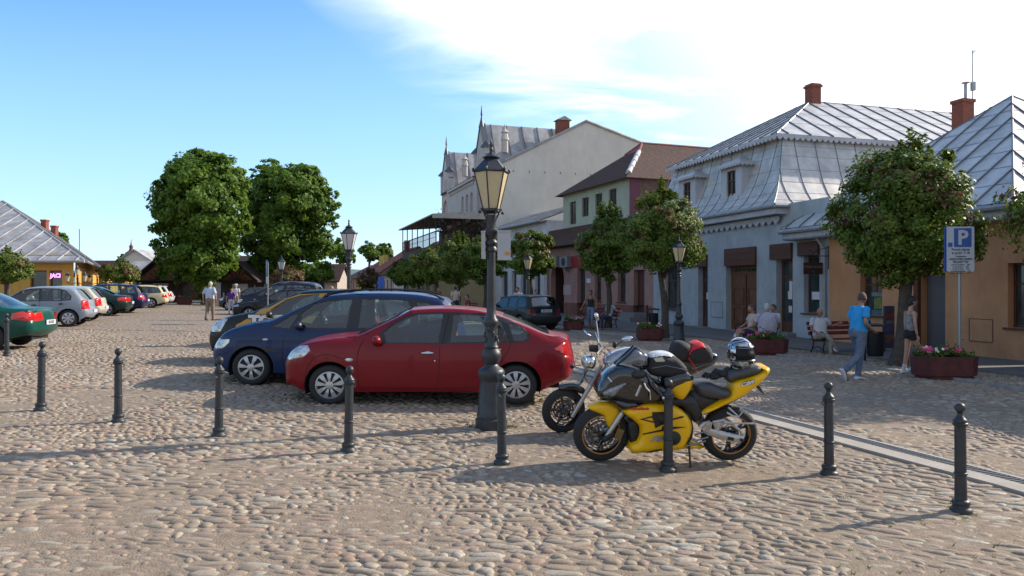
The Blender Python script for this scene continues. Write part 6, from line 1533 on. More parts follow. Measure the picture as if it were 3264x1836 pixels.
    for (x, z) in spec.get('handles', []):
        for sg in (-1, 1):
            b = MB(); q = sp(x, z, .022, sg); b.ell(q, (.10, .013, .018), 10, 6); b.ell(sp(x, z, .004, sg), (.06, .015, .028), 8, 5); b.build('door_handle', spec.get('handle_m', body_m), t, smooth=180)
    if mirror:
        mx, mz = spec['mirror']
        for sg in (-1, 1):
            b = MB(); q = sp(mx, mz, .11, sg); b.ell(q, (.07, .10, .075), 12, 8); b.tube([sp(mx + .04, mz - .06, -.01, sg), sp(mx, mz - .03, .09, sg)], .03, 6); o = b.build('door_mirror', spec.get('mirror_m', body_m), t, smooth=180)
    for (x, z, s_) in spec.get('repeater', []):
        b = MB(); b.ell(sp(x, z, .003), (s_, .008, s_ * .45), 10, 6); b.build('side_repeater', m_lens, t, smooth=180)
    if spec.get('rails'):
        x0, x1 = spec['rails']
        for sg in (-1, 1):
            P = []
            for i in range(15):
                f_ = i / 14; x = x0 + (x1 - x0) * f_; k = min(range(n), key=lambda j: abs(S[j].x - x) + (5 if S[j].y < belt + .2 else 0)); P.append((x - hx, sg * (yw(SP[k].x, SP[k].y, 0) - .02), SP[k].y + .01 + .055 * min(1, math.sin(math.pi * f_) * 3)))
            b = MB(); b.tube(P, .019, 6); b.build('roof_rail', spec.get('rail_m', m_trim), t, smooth=60)
    for xx, zz, sgx in spec.get('plates', []):
        b = MB(); b.box((xx - hx, 0, zz), (.012, .52, .115)); b.build('number_plate', m_plate, t)
        if plate: text_obj('plate_text', plate, .085, m_ink, t, frame_M((xx - hx + sgx * .008, 0, zz), (0, sgx, 0)), sx=.95, bold=.002)
    return t, sp
def P2(px, py, x0, y0, s): return ((px - x0) / s, (y0 - py) / s)

# ---- red saloon
def rp(*a): return [P2(x, y, 560, 950, 461.7) for x, y in a]
RED = dict(L=4.256, W=1.67, belt=.93, wheels=(.77, 3.374), rw=.30, sill=.20, tumble=.36,
 sil=[(.05, .25), (.0, .33), (.0, .48), (.0, .64), (.07, .77), (.2, .87), (.43, .965), (.74, 1.02), (1.0, 1.045), (1.15, 1.09), (1.5, 1.265), (1.79, 1.415), (1.93, 1.445), (2.2, 1.46), (2.5, 1.46), (2.86, 1.43), (3.2, 1.35), (3.55, 1.21), (3.86, 1.075), (4.07, 1.03), (4.17, .985), (4.21, .85), (4.256, .63), (4.25, .48), (4.19, .36), (4.0, .27)],
 regions=[('glass', [(1.56, .93), (1.52, 1.083), (1.62, 1.175), (1.82, 1.295), (1.99, 1.343), (2.345, 1.354), (2.285, .925)]), ('glass', [(2.447, .93), (2.49, 1.345), (3.0, 1.33), (3.10, 1.29), (3.17, 1.22), (3.28, .94)]),
  ('quarter', [(3.346, .95), (3.27, 1.19), (3.31, 1.213), (3.44, 1.148), (3.53, 1.06), (3.53, .985), (3.465, .95)]),
  ('trim', [(1.47, .915), (1.46, 1.07), (1.6, 1.19), (1.8, 1.315), (1.98, 1.366), (2.4, 1.378), (3.02, 1.352), (3.17, 1.30), (3.33, 1.23), (3.46, 1.165), (3.56, 1.06), (3.56, .965), (3.48, .93), (2.4, .905)]),
  ('headlight', rp((578, 645), (598, 595), (640, 568), (700, 548), (770, 540), (792, 575), (745, 618), (650, 642))),
  ('taillight', rp((2365, 565), (2405, 538), (2470, 500), (2500, 520), (2510, 560), (2500, 640), (2440, 612)))],
 wind=(1.12, 1.88, 1.08), rearglass=(3.2, 3.9, 1.07), lamps=[('headlight', -.1, .35, .66, .86, .55), ('taillight', 4.05, 4.4, .66, .97, .62)], center=[('grille', -.1, .2, .38, .5, .6), ('grille', -.1, .1, .60, .70, .5)],
 seams=[[(1.19, .24), (1.17, .45), (1.16, .7), (1.2, .88), (1.3, 1.06)], [(2.27, .26), (2.30, .55), (2.31, .9)], [(2.34, .9), (2.43, 1.36)], [(3.30, .96), (3.26, .80), (3.12, .62), (2.93, .5), (2.86, .3)], [(1.2, .26), (2.2, .25), (2.85, .27)], [(.42, .40), (.5, .64), (.72, .76), (.98, .68)], [(4.0, .40), (4.02, .60), (4.1, .68)]],
 handles=[(2.14, .78), (3.08, .83)], handle_m=m_chrome, mirror=(1.44, .965), repeater=[(1.05, .68, .06)], cab1=3.7, plates=[(4.25, .55, 1)])
m_red = paint('paint_red', (.21, .004, .012), .3, .35)
pf, pr = at(1077, 1292), at(1635, 1300); yc = (pf.y + pr.y) / 2 + .84
cx0 = pf.x - .77 + RED['L'] / 2
t_red, sp = car(RED, gp(cx0, yc), R(.8), m_red, 'dark red saloon behind the big lamp post, nearest of the parked cars', group='cars parked on the square')
t_red.scale = (1.06, 1.03, 1.0); t_red.location.x -= .06
b = MB(); b.ell(sp(2.24, .66, .002), (.014, .006, .014), 8, 6); b.build('door_lock', m_chrome, t_red, smooth=180)
# ---- blue people carrier
def bp_(*a): return [P2(x, y, 68, 818, 399.4) for x, y in a]
MPV = dict(L=4.24, W=1.74, belt=.98, wheels=(.79, 3.46), rw=.315, sill=.22, tumble=.26, kr=.10,
 sil=[(.15, .2), (.02, .32), (0, .5), (.02, .65), (.11, .8), (.28, .945), (.58, 1.05), (.93, 1.12), (1.08, 1.16), (1.43, 1.335), (1.81, 1.51), (2.18, 1.585), (2.83, 1.61), (3.46, 1.585), (3.84, 1.52), (3.98, 1.45), (4.09, 1.3), (4.2, 1.0), (4.24, .7), (4.22, .45), (4.05, .28)],
 regions=[('quarter', [(1.14, 1.015), (1.48, 1.22), (1.53, 1.21), (1.41, .98)]), ('glass', [(1.585, .99), (1.585, 1.22), (1.78, 1.395), (2.0, 1.447), (2.40, 1.472), (2.33, .985)]), ('glass', [(2.52, .99), (2.56, 1.478), (3.30, 1.455), (3.38, 1.3), (3.34, .99)]), ('quarter', [(3.46, 1.42), (3.6, 1.41), (3.85, 1.32), (3.92, 1.1), (3.5, 1.03)]),
  ('trim', [(1.10, .985), (1.12, 1.03), (1.47, 1.25), (1.75, 1.42), (1.98, 1.478), (2.5, 1.505), (3.33, 1.482), (3.62, 1.445), (3.89, 1.34), (3.97, 1.08), (3.5, .985), (2.4, .96), (1.4, .955)]),
  ('headlight', bp_((100, 552), (118, 512), (160, 495), (244, 500), (242, 522), (200, 562), (150, 566))), ('moulding', bp_((270, 575), (270, 560), (500, 560), (560, 578), (560, 590), (480, 580))), ('amber', [(4.1, .8), (4.3, .8), (4.3, 1.2), (4.05, 1.15)])],
 wind=(1.03, 1.9, 1.13), rearglass=(3.95, 4.3, 1.05, 1.42), lamps=[('headlight', -.1, .35, .63, .8, .5)], center=[('grille', -.1, .2, .60, .72, .4), ('lowtrim', -.1, .3, .32, .46, .7)],
 seams=[[(1.36, .96), (1.32, .75), (1.31, .4), (1.35, .24)], [(2.40, .97), (2.41, .55), (2.36, .26)], [(3.38, .98), (3.3, .75), (3.1, .55), (3.0, .35)], [(.06, .52), (.3, .53), (.45, .6)]], handles=[(2.2, .82), (3.15, .84)], mirror=(1.58, 1.03), mirror_m=mat('mirror_navy', (.015, .02, .05), .4), repeater=[(1.03, .79, .05)], rails=(1.9, 3.9), cab1=3.8, spokes=(7, .60), flare=.7)
m_navy = paint('paint_blue', (.012, .032, .105), .4, .35)
pf = at(836, 1229); cx0 = xat(681, 13.1) + MPV['L'] / 2
t_mpv, _ = car(MPV, gp(cx0, pf.y + .87), R(1), m_navy, 'dark blue people carrier with roof rails behind the red saloon', group='cars parked on the square')
t_mpv.scale = (1.055, 1.02, 1.0)
# ---- generic shapes
HATCH = dict(L=3.96, W=1.65, belt=.92, wheels=(.78, 3.24), rw=.30, sill=.21, tumble=.30, kr=.12,
 sil=[(.1, .25), (.02, .4), (0, .55), (.06, .7), (.22, .82), (.55, .91), (.95, .96), (1.1, 1.0), (1.45, 1.2), (1.78, 1.38), (2.1, 1.44), (2.6, 1.455), (3.1, 1.43), (3.42, 1.375), (3.55, 1.28), (3.74, 1.05), (3.86, .92), (3.9, .72), (3.95, .6), (3.96, .45), (3.85, .3)],
 regions=[('glass', [(1.42, .93), (1.5, 1.08), (1.75, 1.25), (2.0, 1.34), (2.3, 1.36), (2.3, .93)]), ('glass', [(2.38, .93), (2.38, 1.36), (2.9, 1.345), (2.98, 1.3), (3.0, .95)]), ('quarter', [(3.05, .96), (3.04, 1.30), (3.16, 1.26), (3.30, 1.10), (3.30, .98)]), ('trim', [(1.36, .91), (1.44, 1.08), (1.72, 1.28), (2.0, 1.365), (2.34, 1.385), (2.92, 1.37), (3.16, 1.30), (3.34, 1.1), (3.33, .95), (3.0, .92)]),
  ('headlight', [(.06, .62), (.1, .74), (.3, .82), (.48, .82), (.42, .66)]), ('taillight', [(3.66, .62), (3.64, .92), (3.74, .97), (3.86, .95), (3.93, .62)]), ('lowtrim', [(1.2, .30), (1.2, .34), (2.8, .36), (2.8, .32)])],
 wind=(1.06, 1.75, .99), rearglass=(3.44, 3.86, .96), lamps=[('headlight', -.1, .3, .62, .8, .55), ('taillight', 3.72, 4.1, .62, .95, .72)], center=[('grille', -.1, .2, .55, .7, .5)],
 seams=[[(1.2, .26), (1.18, .6), (1.28, .9)], [(2.32, .28), (2.36, .6), (2.34, .92)], [(3.02, .94), (3.0, .75), (2.82, .55), (2.72, .3)]], handles=[(2.18, .78), (3.02, .82)], handle_m=m_trim, mirror=(1.45, .98), cab1=3.3, plates=[(3.96, .55, 1)], spokes=(7, .80), flare=.8)
SEDAN = dict(L=4.5, W=1.72, belt=.93, wheels=(.88, 3.50), rw=.31, sill=.22, tumble=.36, kr=.16,
 sil=[(.08, .25), (0, .4), (0, .56), (.06, .68), (.3, .78), (.8, .88), (1.2, .93), (1.35, .99), (1.75, 1.2), (2.05, 1.36), (2.35, 1.42), (2.8, 1.42), (3.1, 1.38), (3.45, 1.22), (3.78, 1.04), (4.0, 1.0), (4.3, .98), (4.42, .93), (4.47, .75), (4.5, .55), (4.46, .4), (4.3, .28)],
 regions=[('glass', [(1.66, .94), (1.8, 1.12), (2.1, 1.30), (2.5, 1.34), (2.48, .94)]), ('glass', [(2.57, .94), (2.6, 1.34), (3.0, 1.31), (3.2, 1.22), (3.36, .96)]), ('trim', [(1.6, .92), (1.76, 1.13), (2.08, 1.32), (2.5, 1.365), (3.02, 1.33), (3.24, 1.25), (3.55, 1.0), (3.5, .94)]), ('headlight', [(.04, .6), (.06, .7), (.35, .76), (.45, .66)]), ('taillight', [(3.96, .72), (3.98, .86), (4.2, .90), (4.44, .88), (4.48, .70), (4.3, .68)])],
 wind=(1.3, 2.0, .98), rearglass=(3.15, 3.8, 1.06), lamps=[('headlight', -.1, .3, .6, .72, .5), ('taillight', 4.3, 4.7, .70, .88, .55)], center=[('lowtrim', 4.3, 4.7, .48, .52, .9)],
 seams=[[(1.35, .26), (1.33, .6), (1.42, .9)], [(2.5, .28), (2.53, .92)], [(3.4, .94), (3.3, .7), (3.05, .5), (2.98, .3)]], handles=[(2.36, .8), (3.28, .84)], mirror=(1.72, 1.0), cab1=3.7, plates=[(4.5, .62, 1)], spokes=(6, .5), flare=.55)
ESTATE = dict(SEDAN); ESTATE.update(L=4.5, kr=.10, sil=[(.08, .25), (0, .4), (0, .56), (.06, .68), (.3, .78), (.8, .88), (1.2, .93), (1.35, .99), (1.75, 1.2), (2.05, 1.36), (2.35, 1.43), (2.9, 1.45), (3.5, 1.43), (3.95, 1.38), (4.12, 1.28), (4.28, 1.02), (4.38, .9), (4.46, .7), (4.5, .5), (4.44, .36), (4.3, .28)],
 regions=[('glass', [(1.66, .94), (1.8, 1.12), (2.1, 1.30), (2.5, 1.34), (2.48, .94)]), ('glass', [(2.57, .94), (2.6, 1.34), (3.2, 1.34), (3.3, 1.2), (3.33, .95)]), ('quarter', [(3.42, .97), (3.38, 1.32), (3.85, 1.28), (4.02, 1.05), (4.02, .98)]), ('trim', [(1.6, .92), (1.76, 1.13), (2.08, 1.32), (2.5, 1.365), (3.2, 1.365), (3.88, 1.31), (4.06, 1.06), (4.06, .95), (3.4, .92)]), ('headlight', [(.04, .6), (.06, .7), (.35, .76), (.45, .66)]), ('taillight', [(4.12, .66), (4.16, .9), (4.36, .9), (4.48, .66)])],
 rearglass=(4.0, 4.4, 1.0, 1.34), lamps=[('headlight', -.1, .3, .6, .72, .5), ('taillight', 4.2, 4.7, .66, .9, .7)], rails=(2.3, 3.9), cab1=4.1, center=[])
G2 = 'cars parked on the square'
m_gr = paint('paint_green', (.006, .070, .052), .4); m_sil = paint('paint_silver', (.25, .29, .35), .7, .35); m_wht = paint('paint_offwhite', (.46, .45, .38), .0); m_dg = paint('paint_dark_green', (.012, .035, .032), .3); m_db = paint('paint_dark_blue', (.010, .016, .07), .3); m_cr = paint('paint_cream', (.62, .56, .36), .0); m_blk = paint('paint_black', (.012, .013, .016), .2); m_yb = paint('paint_gold', (.55, .30, .07), .1)
def put(spec, u_end, v, Yoff, rzd, m, label, end='rear', det=.7, **k):
    """place a car facing left so that its tail (or nose) shows at column u_end"""
    p = at(u_end, v); Y = Yoff; rz = R(rzd); hx = spec['L'] / 2 * k.get('scale', 1)
    xe = xat(u_end, Y); sgn = -1 if end == 'rear' else 1
    c = (xe + sgn * hx * math.cos(rz), Y + sgn * hx * math.sin(rz))
    return car(spec, gp(*c), rz, m, label, group=G2, det=det, **k)
put(SEDAN, 163, 1130, 18.6, 10, m_gr, 'emerald green saloon cut off by the left edge', plate='KLI 26CF')
put(HATCH, 305, 1047, 28.0, 17, m_sil, 'silver hatchback, second in the left row')
W2 = dict(HATCH); W2['L'] = 3.96; put(W2, 342, 1030, 31.6, 17, m_wht, 'off white hatchback tail poking out behind the silver hatchback')
put(SEDAN, 424, 1010, 37.0, 17, m_dg, 'dark green saloon with star rims in the left row')
E1 = dict(ESTATE); E1.update(spokes=(9, .5)); put(E1, 474, 1003, 40.5, 17, m_db, 'dark blue estate car in the left row', scale=1.06)
E2 = dict(ESTATE); E2.update(handle_m=m_trim); put(E2, 540, 984, 49.0, 20, m_cr, 'cream yellow estate car at the far end of the left row')
put(E2, 556, 980, 52.5, 18, paint('paint_pearl', (.5, .5, .55), .3), 'pearl white estate just behind the cream estate')
# ---- black and gold car, red car and the dark ones in the middle row
TOT = dict(HATCH); TOT.update(L=3.9, belt=1.0, sil=[(.08, .25), (.0, .42), (0, .62), (.06, .8), (.25, .95), (.6, 1.06), (.95, 1.12), (1.08, 1.17), (1.5, 1.37), (1.85, 1.52), (2.2, 1.58), (2.8, 1.6), (3.3, 1.56), (3.55, 1.5), (3.68, 1.36), (3.8, 1.0), (3.88, .7), (3.9, .5), (3.8, .3)],
 regions=[('glass', [(1.42, 1.02), (1.45, 1.16), (1.75, 1.37), (2.05, 1.46), (2.45, 1.49), (2.45, 1.03)]), ('glass', [(2.55, 1.03), (2.55, 1.49), (3.1, 1.46), (3.3, 1.2), (3.25, 1.05)]), ('panel', [(.70, .4), (.74, .84), (1.05, 1.02), (1.22, 1.16), (1.38, 1.20), (1.72, 1.39), (2.0, 1.482), (2.6, 1.51), (2.62, 1.0), (2.6, .4)]), ('headlight', [(.1, .68), (.2, .9), (.38, .98), (.55, .97), (.40, .70)]), ('taillight', [(3.7, .8), (3.66, 1.2), (3.78, 1.2), (3.9, .8)])],
 wind=(1.03, 1.95, 1.16), rearglass=(3.5, 3.86, 1.05), panel_m=m_yb, mirror=(1.46, 1.06), mirror_m=m_trim, lamps=[('headlight', -.1, .3, .68, .88, .55)], priority=['glass', 'headlight', 'taillight', 'panel'])
tt_, sp = put(TOT, 685, 1130, 16.6, 1, m_blk, 'black car with gold door and big white lettering, behind the blue people carrier', end='front', det=.9)
text_obj('door_lettering', 'TOTO', .27, mat('letter_white', (.7, .7, .72), .5), tt_, frame_M(Vector(sp(1.50, .93)) + Vector((0, -.012, 0)), (1, 0, 0)), bold=.022, sx=1.25, ext=.004)
text_obj('lettering_edge', 'TOTO', .27, m_trim, tt_, frame_M(Vector(sp(1.50, .93)) + Vector((0, -.006, -.0)), (1, 0, 0)), bold=.035, sx=1.25, ext=.004)
R2 = dict(TOT); R2.update(panel_m=paint('paint_rose', (.36, .03, .05), .2), sil=[(a, b_ - (.08 if b_ > 1.0 else 0)) for a, b_ in TOT['sil']]); 
HR = dict(HATCH); put(HR, 742, 1010, 20.8, 2, MATS['paint_rose'], 'light red hatchback mostly hidden behind the black and gold car', end='front', scale=1.04)
TALL = dict(ESTATE); put(TALL, 748, 975, 35, 3, m_blk, 'black estate with roof rails, nearer of the two dark cars left of centre', end='front', scale=1.02)
VAN = dict(MPV); VAN.update(rails=(1.8, 3.9), rail_m=m_chrome); put(VAN, 760, 965, 41, 3, paint('paint_midnight', (.008, .012, .035), .3), 'midnight blue people carrier behind the black estate', end='front', scale=1.1)
put(HATCH, 700, 960, 47, 4, paint('paint_graphite', (.05, .055, .06), .3), 'small grey hatchback nose showing behind the boy in purple', end='front')
put(MPV, 812, 955, 52, 2, paint('paint_van_white', (.6, .6, .6), 0), 'white van roof showing above the dark cars', end='front', scale=1.12)
# ---- dark estate seen from behind at the right
E3 = dict(ESTATE); E3.update(L=4.3, W=1.68, plates=[(4.37, .86, 1)], rails=None)
E3.update(sil=[(.08, .25), (0, .4), (0, .56), (.06, .68), (.3, .78), (.8, .88), (1.2, .93), (1.35, .99), (1.75, 1.2), (2.05, 1.36), (2.35, 1.43), (2.9, 1.45), (3.5, 1.44), (3.85, 1.41), (3.98, 1.34), (4.12, 1.05), (4.18, .95), (4.22, .7), (4.3, .6), (4.3, .42), (4.2, .3)], plates=[(4.215, .80, 1)], lamps=[('taillight', 4.1, 4.7, .66, .86, .80)], regions=[('glass', [(1.66, .94), (1.8, 1.12), (2.1, 1.30), (2.5, 1.34), (2.48, .94)]), ('glass', [(2.57, .94), (2.6, 1.34), (3.1, 1.34), (3.15, 1.2), (3.18, .95)]), ('quarter', [(3.28, .97), (3.25, 1.32), (3.7, 1.30), (3.86, 1.05), (3.86, .98)]), ('trim', [(1.6, .92), (1.76, 1.13), (2.08, 1.32), (2.5, 1.365), (3.2, 1.365), (3.75, 1.33), (3.92, 1.06), (3.92, .95), (3.4, .92)]), ('taillight', [(4.0, .66), (4.0, .86), (4.16, .86), (4.22, .66)])], mats={'taillight': mat('taillight_dark', (.10, .01, .012), .2)}, rearglass=(3.86, 4.2, 1.02, 1.36), center=[('lowtrim', 4.1, 4.6, .28, .62, 1.0)])
pz = at(1735, 1056); ya = R(-57)
c = Vector((pz.x, pz.y)) + Vector((-math.cos(ya), -math.sin(ya))) * 1.9
car(E3, gp(c.x, c.y), ya, paint('paint_dark', (.008, .016, .018)),  'dark green estate car seen from behind between the lamp posts', group=G2, det=.9, plate='KTA 4T12G')
# ================================================================ motorcycles
m_bk = mat('gloss_black', (.010, .011, .013), .18, coat=.8)
m_mb = mat('matt_black', (.014, .014, .016), .55, bump=.2, bscale=50)
m_yel = mat('paint_yellow', (.80, .45, .003), .32, coat=.3, var=.04, spec=.3)
m_alu = mat('aluminium', (.42, .41, .40), .38, .7, var=.12, vscale=6)
m_alud = mat('fork_grey', (.20, .21, .23), .35, .7)
m_disc = mat('brake_steel', (.12, .11, .105), .4, .7)
m_brz = mat('caliper_bronze', (.17, .12, .05), .5, .5)
m_org = mat('rim_stripe_orange', (.50, .20, .03), .5)
m_smoke = glass_mat('smoked_screen', (.52, .53, .56), .07)
m_leather = mat('seat_vinyl', (.045, .045, .05), .42, bump=.2, bscale=30)
m_fabric = mat('black_nylon', (.016, .016, .018), .8, bump=.4, bscale=40)
m_redf = mat('red_nylon', (.55, .012, .015), .6, bump=.3, bscale=30)
def pillow(poly, we, wm, r, yc=0.0, h=.03, smooth_pts=2, one=None):
    """closed rounded body from a side outline: half width we at its rim, wm inside; one=+-1 keeps a shell on one side only"""
    P = [Vector(q) for q in (cr([(a, b) for a, b in poly], smooth_pts, True) if smooth_pts > 1 else poly)]
    ar_ = sum(P[i - 1][0] * P[i][1] - P[i][0] * P[i - 1][1] for i in range(len(P)))
    if ar_ < 0: P = P[::-1]
    A = np.array([[q.x, q.y] for q in P]); B = np.roll(A, -1, 0); D = B - A; Ls = (D ** 2).sum(1) + 1e-12
    def dist(x, z):
        q = np.array([x, z]) - A; t = np.clip((q * D).sum(1) / Ls, 0, 1); c = A + D * t[:, None]; return math.sqrt(((np.array([x, z]) - c) ** 2).sum(1).min())
    def ins(x, z):
        c = False; j = len(P) - 1
        for i in range(len(P)):
            if (P[i].y > z) != (P[j].y > z) and x < (P[j].x - P[i].x) * (z - P[i].y) / (P[j].y - P[i].y) + P[i].x: c = not c
            j = i
        return c
    V = list(P); x0, x1 = A[:, 0].min(), A[:, 0].max(); z0, z1 = A[:, 1].min(), A[:, 1].max()
    x = x0 + h * .4; k = 0
    while x < x1:
        z = z0 + (h * .3 if k % 2 else h * .8)
        while z < z1:
            if ins(x, z) and dist(x, z) > h * .35: V.append(Vector((x, z)))
            z += h
        x += h; k += 1
    vo, eo, fo, ov, oe, of = delaunay_2d_cdt(V, [], [list(range(len(P)))], 1, 1e-5)
    fo = [f for f, i in zip(fo, of) if i]
    y = []
    for q in vo:
        d = min(1.0, dist(q.x, q.y) / r); y.append(we + (wm - we) * math.sqrt(max(0, 1 - (1 - d) ** 2)))
    b = MB()
    if one: b.add([(q.x, yc + one * yy, q.y) for q, yy in zip(vo, y)], [tuple(f if one < 0 else f[::-1]) for f in fo]); b.merge(1e-5); return b
    for sg in (-1, 1): b.add([(q.x, yc + sg * yy, q.y) for q, yy in zip(vo, y)], [tuple(f if sg < 0 else f[::-1]) for f in fo])
    n = len(P)
    for i in range(n):
        p, q = P[i], P[(i + 1) % n]
        b.quad((p.x, yc - we, p.y), (p.x, yc + we, p.y), (q.x, yc + we, q.y), (q.x, yc - we, q.y))
    b.merge(1e-5); return b
def moto_wheel(t, xc, zc, R_, wd, stripe, nsp, disc_r, rim_m, yoff=0, steer=0.0):
    w = bpy.data.objects.new('wheel', None); w.empty_display_size = .1; col.objects.link(w); w.parent = t; w.location = (xc, yoff, zc)
    w.rotation_euler = (0, 0, steer)
    ri = R_ * .71; b = MB(); N = 10; prof = []
    for i in range(N + 1):
        a = math.pi * i / N; prof.append((ri + (R_ - ri) * math.sin(a) ** .62, -wd / 2 * math.cos(a)))
    b.lathe(prof, n=48, axis='Y', cap=False); b.lathe([(ri, wd / 2), (ri, -wd / 2)], n=48, axis='Y', cap=False); b.build('tyre', m_tyre, w, smooth=60)
    b = MB(); 
    for sg in (-1, 1): b.lathe([(ri + .002, sg * wd * .40), (ri - .014, sg * wd * .40), (ri - .022, sg * wd * .25), (ri - .03, 0)], n=40, axis='Y', cap=False)
    for j in range(nsp):
        a = 2 * math.pi * j / nsp + .5
        for d in (-.10, .10) if nsp <= 3 else (0,):
            b.tube([(.05 * math.cos(a), 0, .05 * math.sin(a)), (ri * .6 * math.cos(a + d * .6), 0, ri * .6 * math.sin(a + d * .6)), ((ri - .02) * math.cos(a + d * 1.4), 0, (ri - .02) * math.sin(a + d * 1.4))], [.024, .017, .014], 6)
    b.lathe([(.001, -.06), (.05, -.06), (.055, .06), (.001, .06)], n=14, axis='Y'); b.build('rim', rim_m, w, smooth=50)
    if stripe:
        b = MB()
        for sg in (-1, 1): b.lathe([(ri + .003, sg * (wd * .405)), (ri - .005, sg * (wd * .41)), (ri - .013, sg * (wd * .405))], n=48, axis='Y', cap=False)
        b.build('rim_stripe', m_org, w)
    for sg in ((-1, 1) if disc_r > .13 else (-1,)):
        b = MB(); y = sg * (.055 if disc_r > .13 else .05); r0 = disc_r * .74; n = 48
        for (ra_, rb_) in ((disc_r, r0),):
            for i in range(n):
                a0, a1 = 2 * math.pi * i / n, 2 * math.pi * (i + .72 if i % 2 else i + 1) / n
                for (p_, q_) in (((ra_), (ra_ + rb_) / 2 + .006), (((ra_ + rb_) / 2 - .006), rb_)):
                    b.prism([(p_ * math.cos(a0), y, p_ * math.sin(a0)), (p_ * math.cos(a1), y, p_ * math.sin(a1)), (q_ * math.cos(a1), y, q_ * math.sin(a1)), (q_ * math.cos(a0), y, q_ * math.sin(a0))], (0, sg * .005, 0))
        b.lathe([(r0 + .004, y), (r0 + .004, y + sg * .004), (r0 - .01, y + sg * .004), (r0 - .01, y)], n=36, axis='Y', cap=False)
        for i in range(10): a = i * math.pi / 5; b.tube([(r0 * math.cos(a), y, r0 * math.sin(a)), (.045 * math.cos(a + .35), y, .045 * math.sin(a + .35))], .008, 4)
        b.build('brake_disc', m_disc, w)
    return w
# yellow sports bike: side drawn from the photograph's outline, metres with the front axle at the origin column
Yb = 8.05
pb = at(1914, 1464); xr_ = xat(2321, Yb)
def y7(px, py): return ((px - 785) / 738.0, (1288 - py) / 738.0)
def yp(*a): return [y7(*q) for q in a]
bike = thing('motorcycle', 'yellow and black sports motorcycle leaning on its stand, helmet on the seat', 'motorcycle', gp(xat(1914, Yb), Yb), R(2), group='motorcycles parked in the foreground', rx=R(7))
bike.location.z += .01
def add(name, b, m, parent=bike, smooth=55): return b.build(name, m, parent, smooth)
WB = (1800 - 785) / 738.0
moto_wheel(bike, 0, .30, .30, .12, True, 3, .158, m_bk, steer=R(2)); moto_wheel(bike, WB, .30, .30, .18, True, 3, .11, m_bk)
add('front_fender', pillow(yp((678, 855), (700, 832), (745, 812), (800, 808), (862, 815), (918, 848), (932, 900), (922, 955), (885, 1008), (832, 1012), (812, 960), (795, 915), (745, 893)), .045, .078, .05), m_yel)
for sg in (-1, 1):
    b = MB(); b.tube([(*y7(805, 1085)[:1], sg * .10, y7(805, 1085)[1]), (y7(868, 985)[0], sg * .10, y7(868, 985)[1]), (y7(935, 880)[0], sg * .10, y7(935, 880)[1])], [.024, .027, .027], 10); b.tube([(y7(895, 945)[0], sg * .10, y7(895, 945)[1]), (y7(903, 933)[0], sg * .10, y7(903, 933)[1])], .033, 10); add('fork_leg', b, m_alu)
    b = MB(); b.tube([(y7(930, 890)[0], sg * .10, y7(930, 890)[1]), (y7(1090, 560)[0], sg * .10, y7(1090, 560)[1])], .021, 8); add('fork_tube', b, m_alud)
    b = MB(); b.box((y7(915, 1050)[0], sg * .078, y7(915, 1050)[1]), (.075, .05, .12), ry=R(20)); add('brake_caliper', b, m_brz)
    b = MB(); b.tube([(y7(800, 1090)[0], sg * .10, y7(800, 1090)[1]), (y7(850, 1050)[0], sg * .1, y7(850, 1050)[1])], .036, 8); add('axle_clamp', b, m_mb)
add('upper_fairing', pillow(yp((742, 742), (738, 690), (758, 640), (800, 575), (850, 535), (900, 512), (1010, 520), (1100, 560), (1200, 640), (1290, 690), (1300, 760), (1240, 800), (1120, 800), (960, 790), (840, 760)), .14, .205, .10), m_bk)
for sg in (-1,):
    b = pillow(yp((770, 705), (800, 675), (870, 645), (950, 618), (938, 650), (880, 705), (840, 738), (790, 735)), .200, .222, .03, one=-1, h=.02); add('headlight', b, mat('dark_headlight_lens', (.16, .18, .21), .06, .5, coat=1, var=.7, vscale=14))
    b = MB(); b.tube([(y7(805, 578)[0], -.20, y7(805, 578)[1]), (y7(835, 612)[0], -.215, y7(835, 612)[1])], .007, 5); add('fairing_flash', b, m_paper)
ws = pillow(yp((888, 512), (950, 452), (1010, 395), (1035, 370), (1090, 395), (1140, 432), (1165, 500), (1150, 545), (1050, 548), (950, 535)), .045, .13, .16); add('windscreen', ws, m_smoke)
b = MB(); b.tube([(y7(885, 515)[0], -.06, y7(885, 515)[1]), (y7(960, 445)[0], -.062, y7(960, 445)[1]), (y7(1035, 370)[0], -.05, y7(1035, 370)[1])], .010, 6); b.tube([(y7(885, 515)[0], .06, y7(885, 515)[1]), (y7(1035, 370)[0], .05, y7(1035, 370)[1])], .010, 6); add('screen_edge', b, m_mb)
add('middle_cowl', pillow(yp((815, 748), (960, 770), (1120, 788), (1290, 770), (1300, 800), (1200, 800), (1130, 795), (1010, 835), (925, 848), (870, 800)), .15, .205, .07), m_bk)
sf = yp((925, 850), (1000, 825), (1130, 795), (1285, 810), (1390, 850), (1460, 935), (1466, 1020), (1440, 1090), (1400, 1150), (1330, 1168), (1200, 1172), (1010, 1186), (1003, 1120), (1050, 1098), (1072, 1030), (1058, 965), (1000, 912))
add('side_fairing', pillow(sf, .165, .215, .06, smooth_pts=2), m_yel)
add('belly_pan', pillow(yp((1010, 1186), (1010, 1150), (1200, 1140), (1450, 1120), (1500, 1125), (1592, 1168), (1570, 1178), (1300, 1180)), .06, .13, .05), m_yel)
def decal(poly, yv, name, m, parent=bike, th=.004, sm=1):
    b = MB(); P = [(q[0], -yv, q[1]) for q in yp(*poly)]; b.poly(P if sum(P[i - 1][0] * P[i][2] - P[i][0] * P[i - 1][2] for i in range(len(P))) > 0 else P[::-1])
    return add(name, b, m, parent, None)
m_dk = mat('graphic_black', (.012, .012, .013), .35)
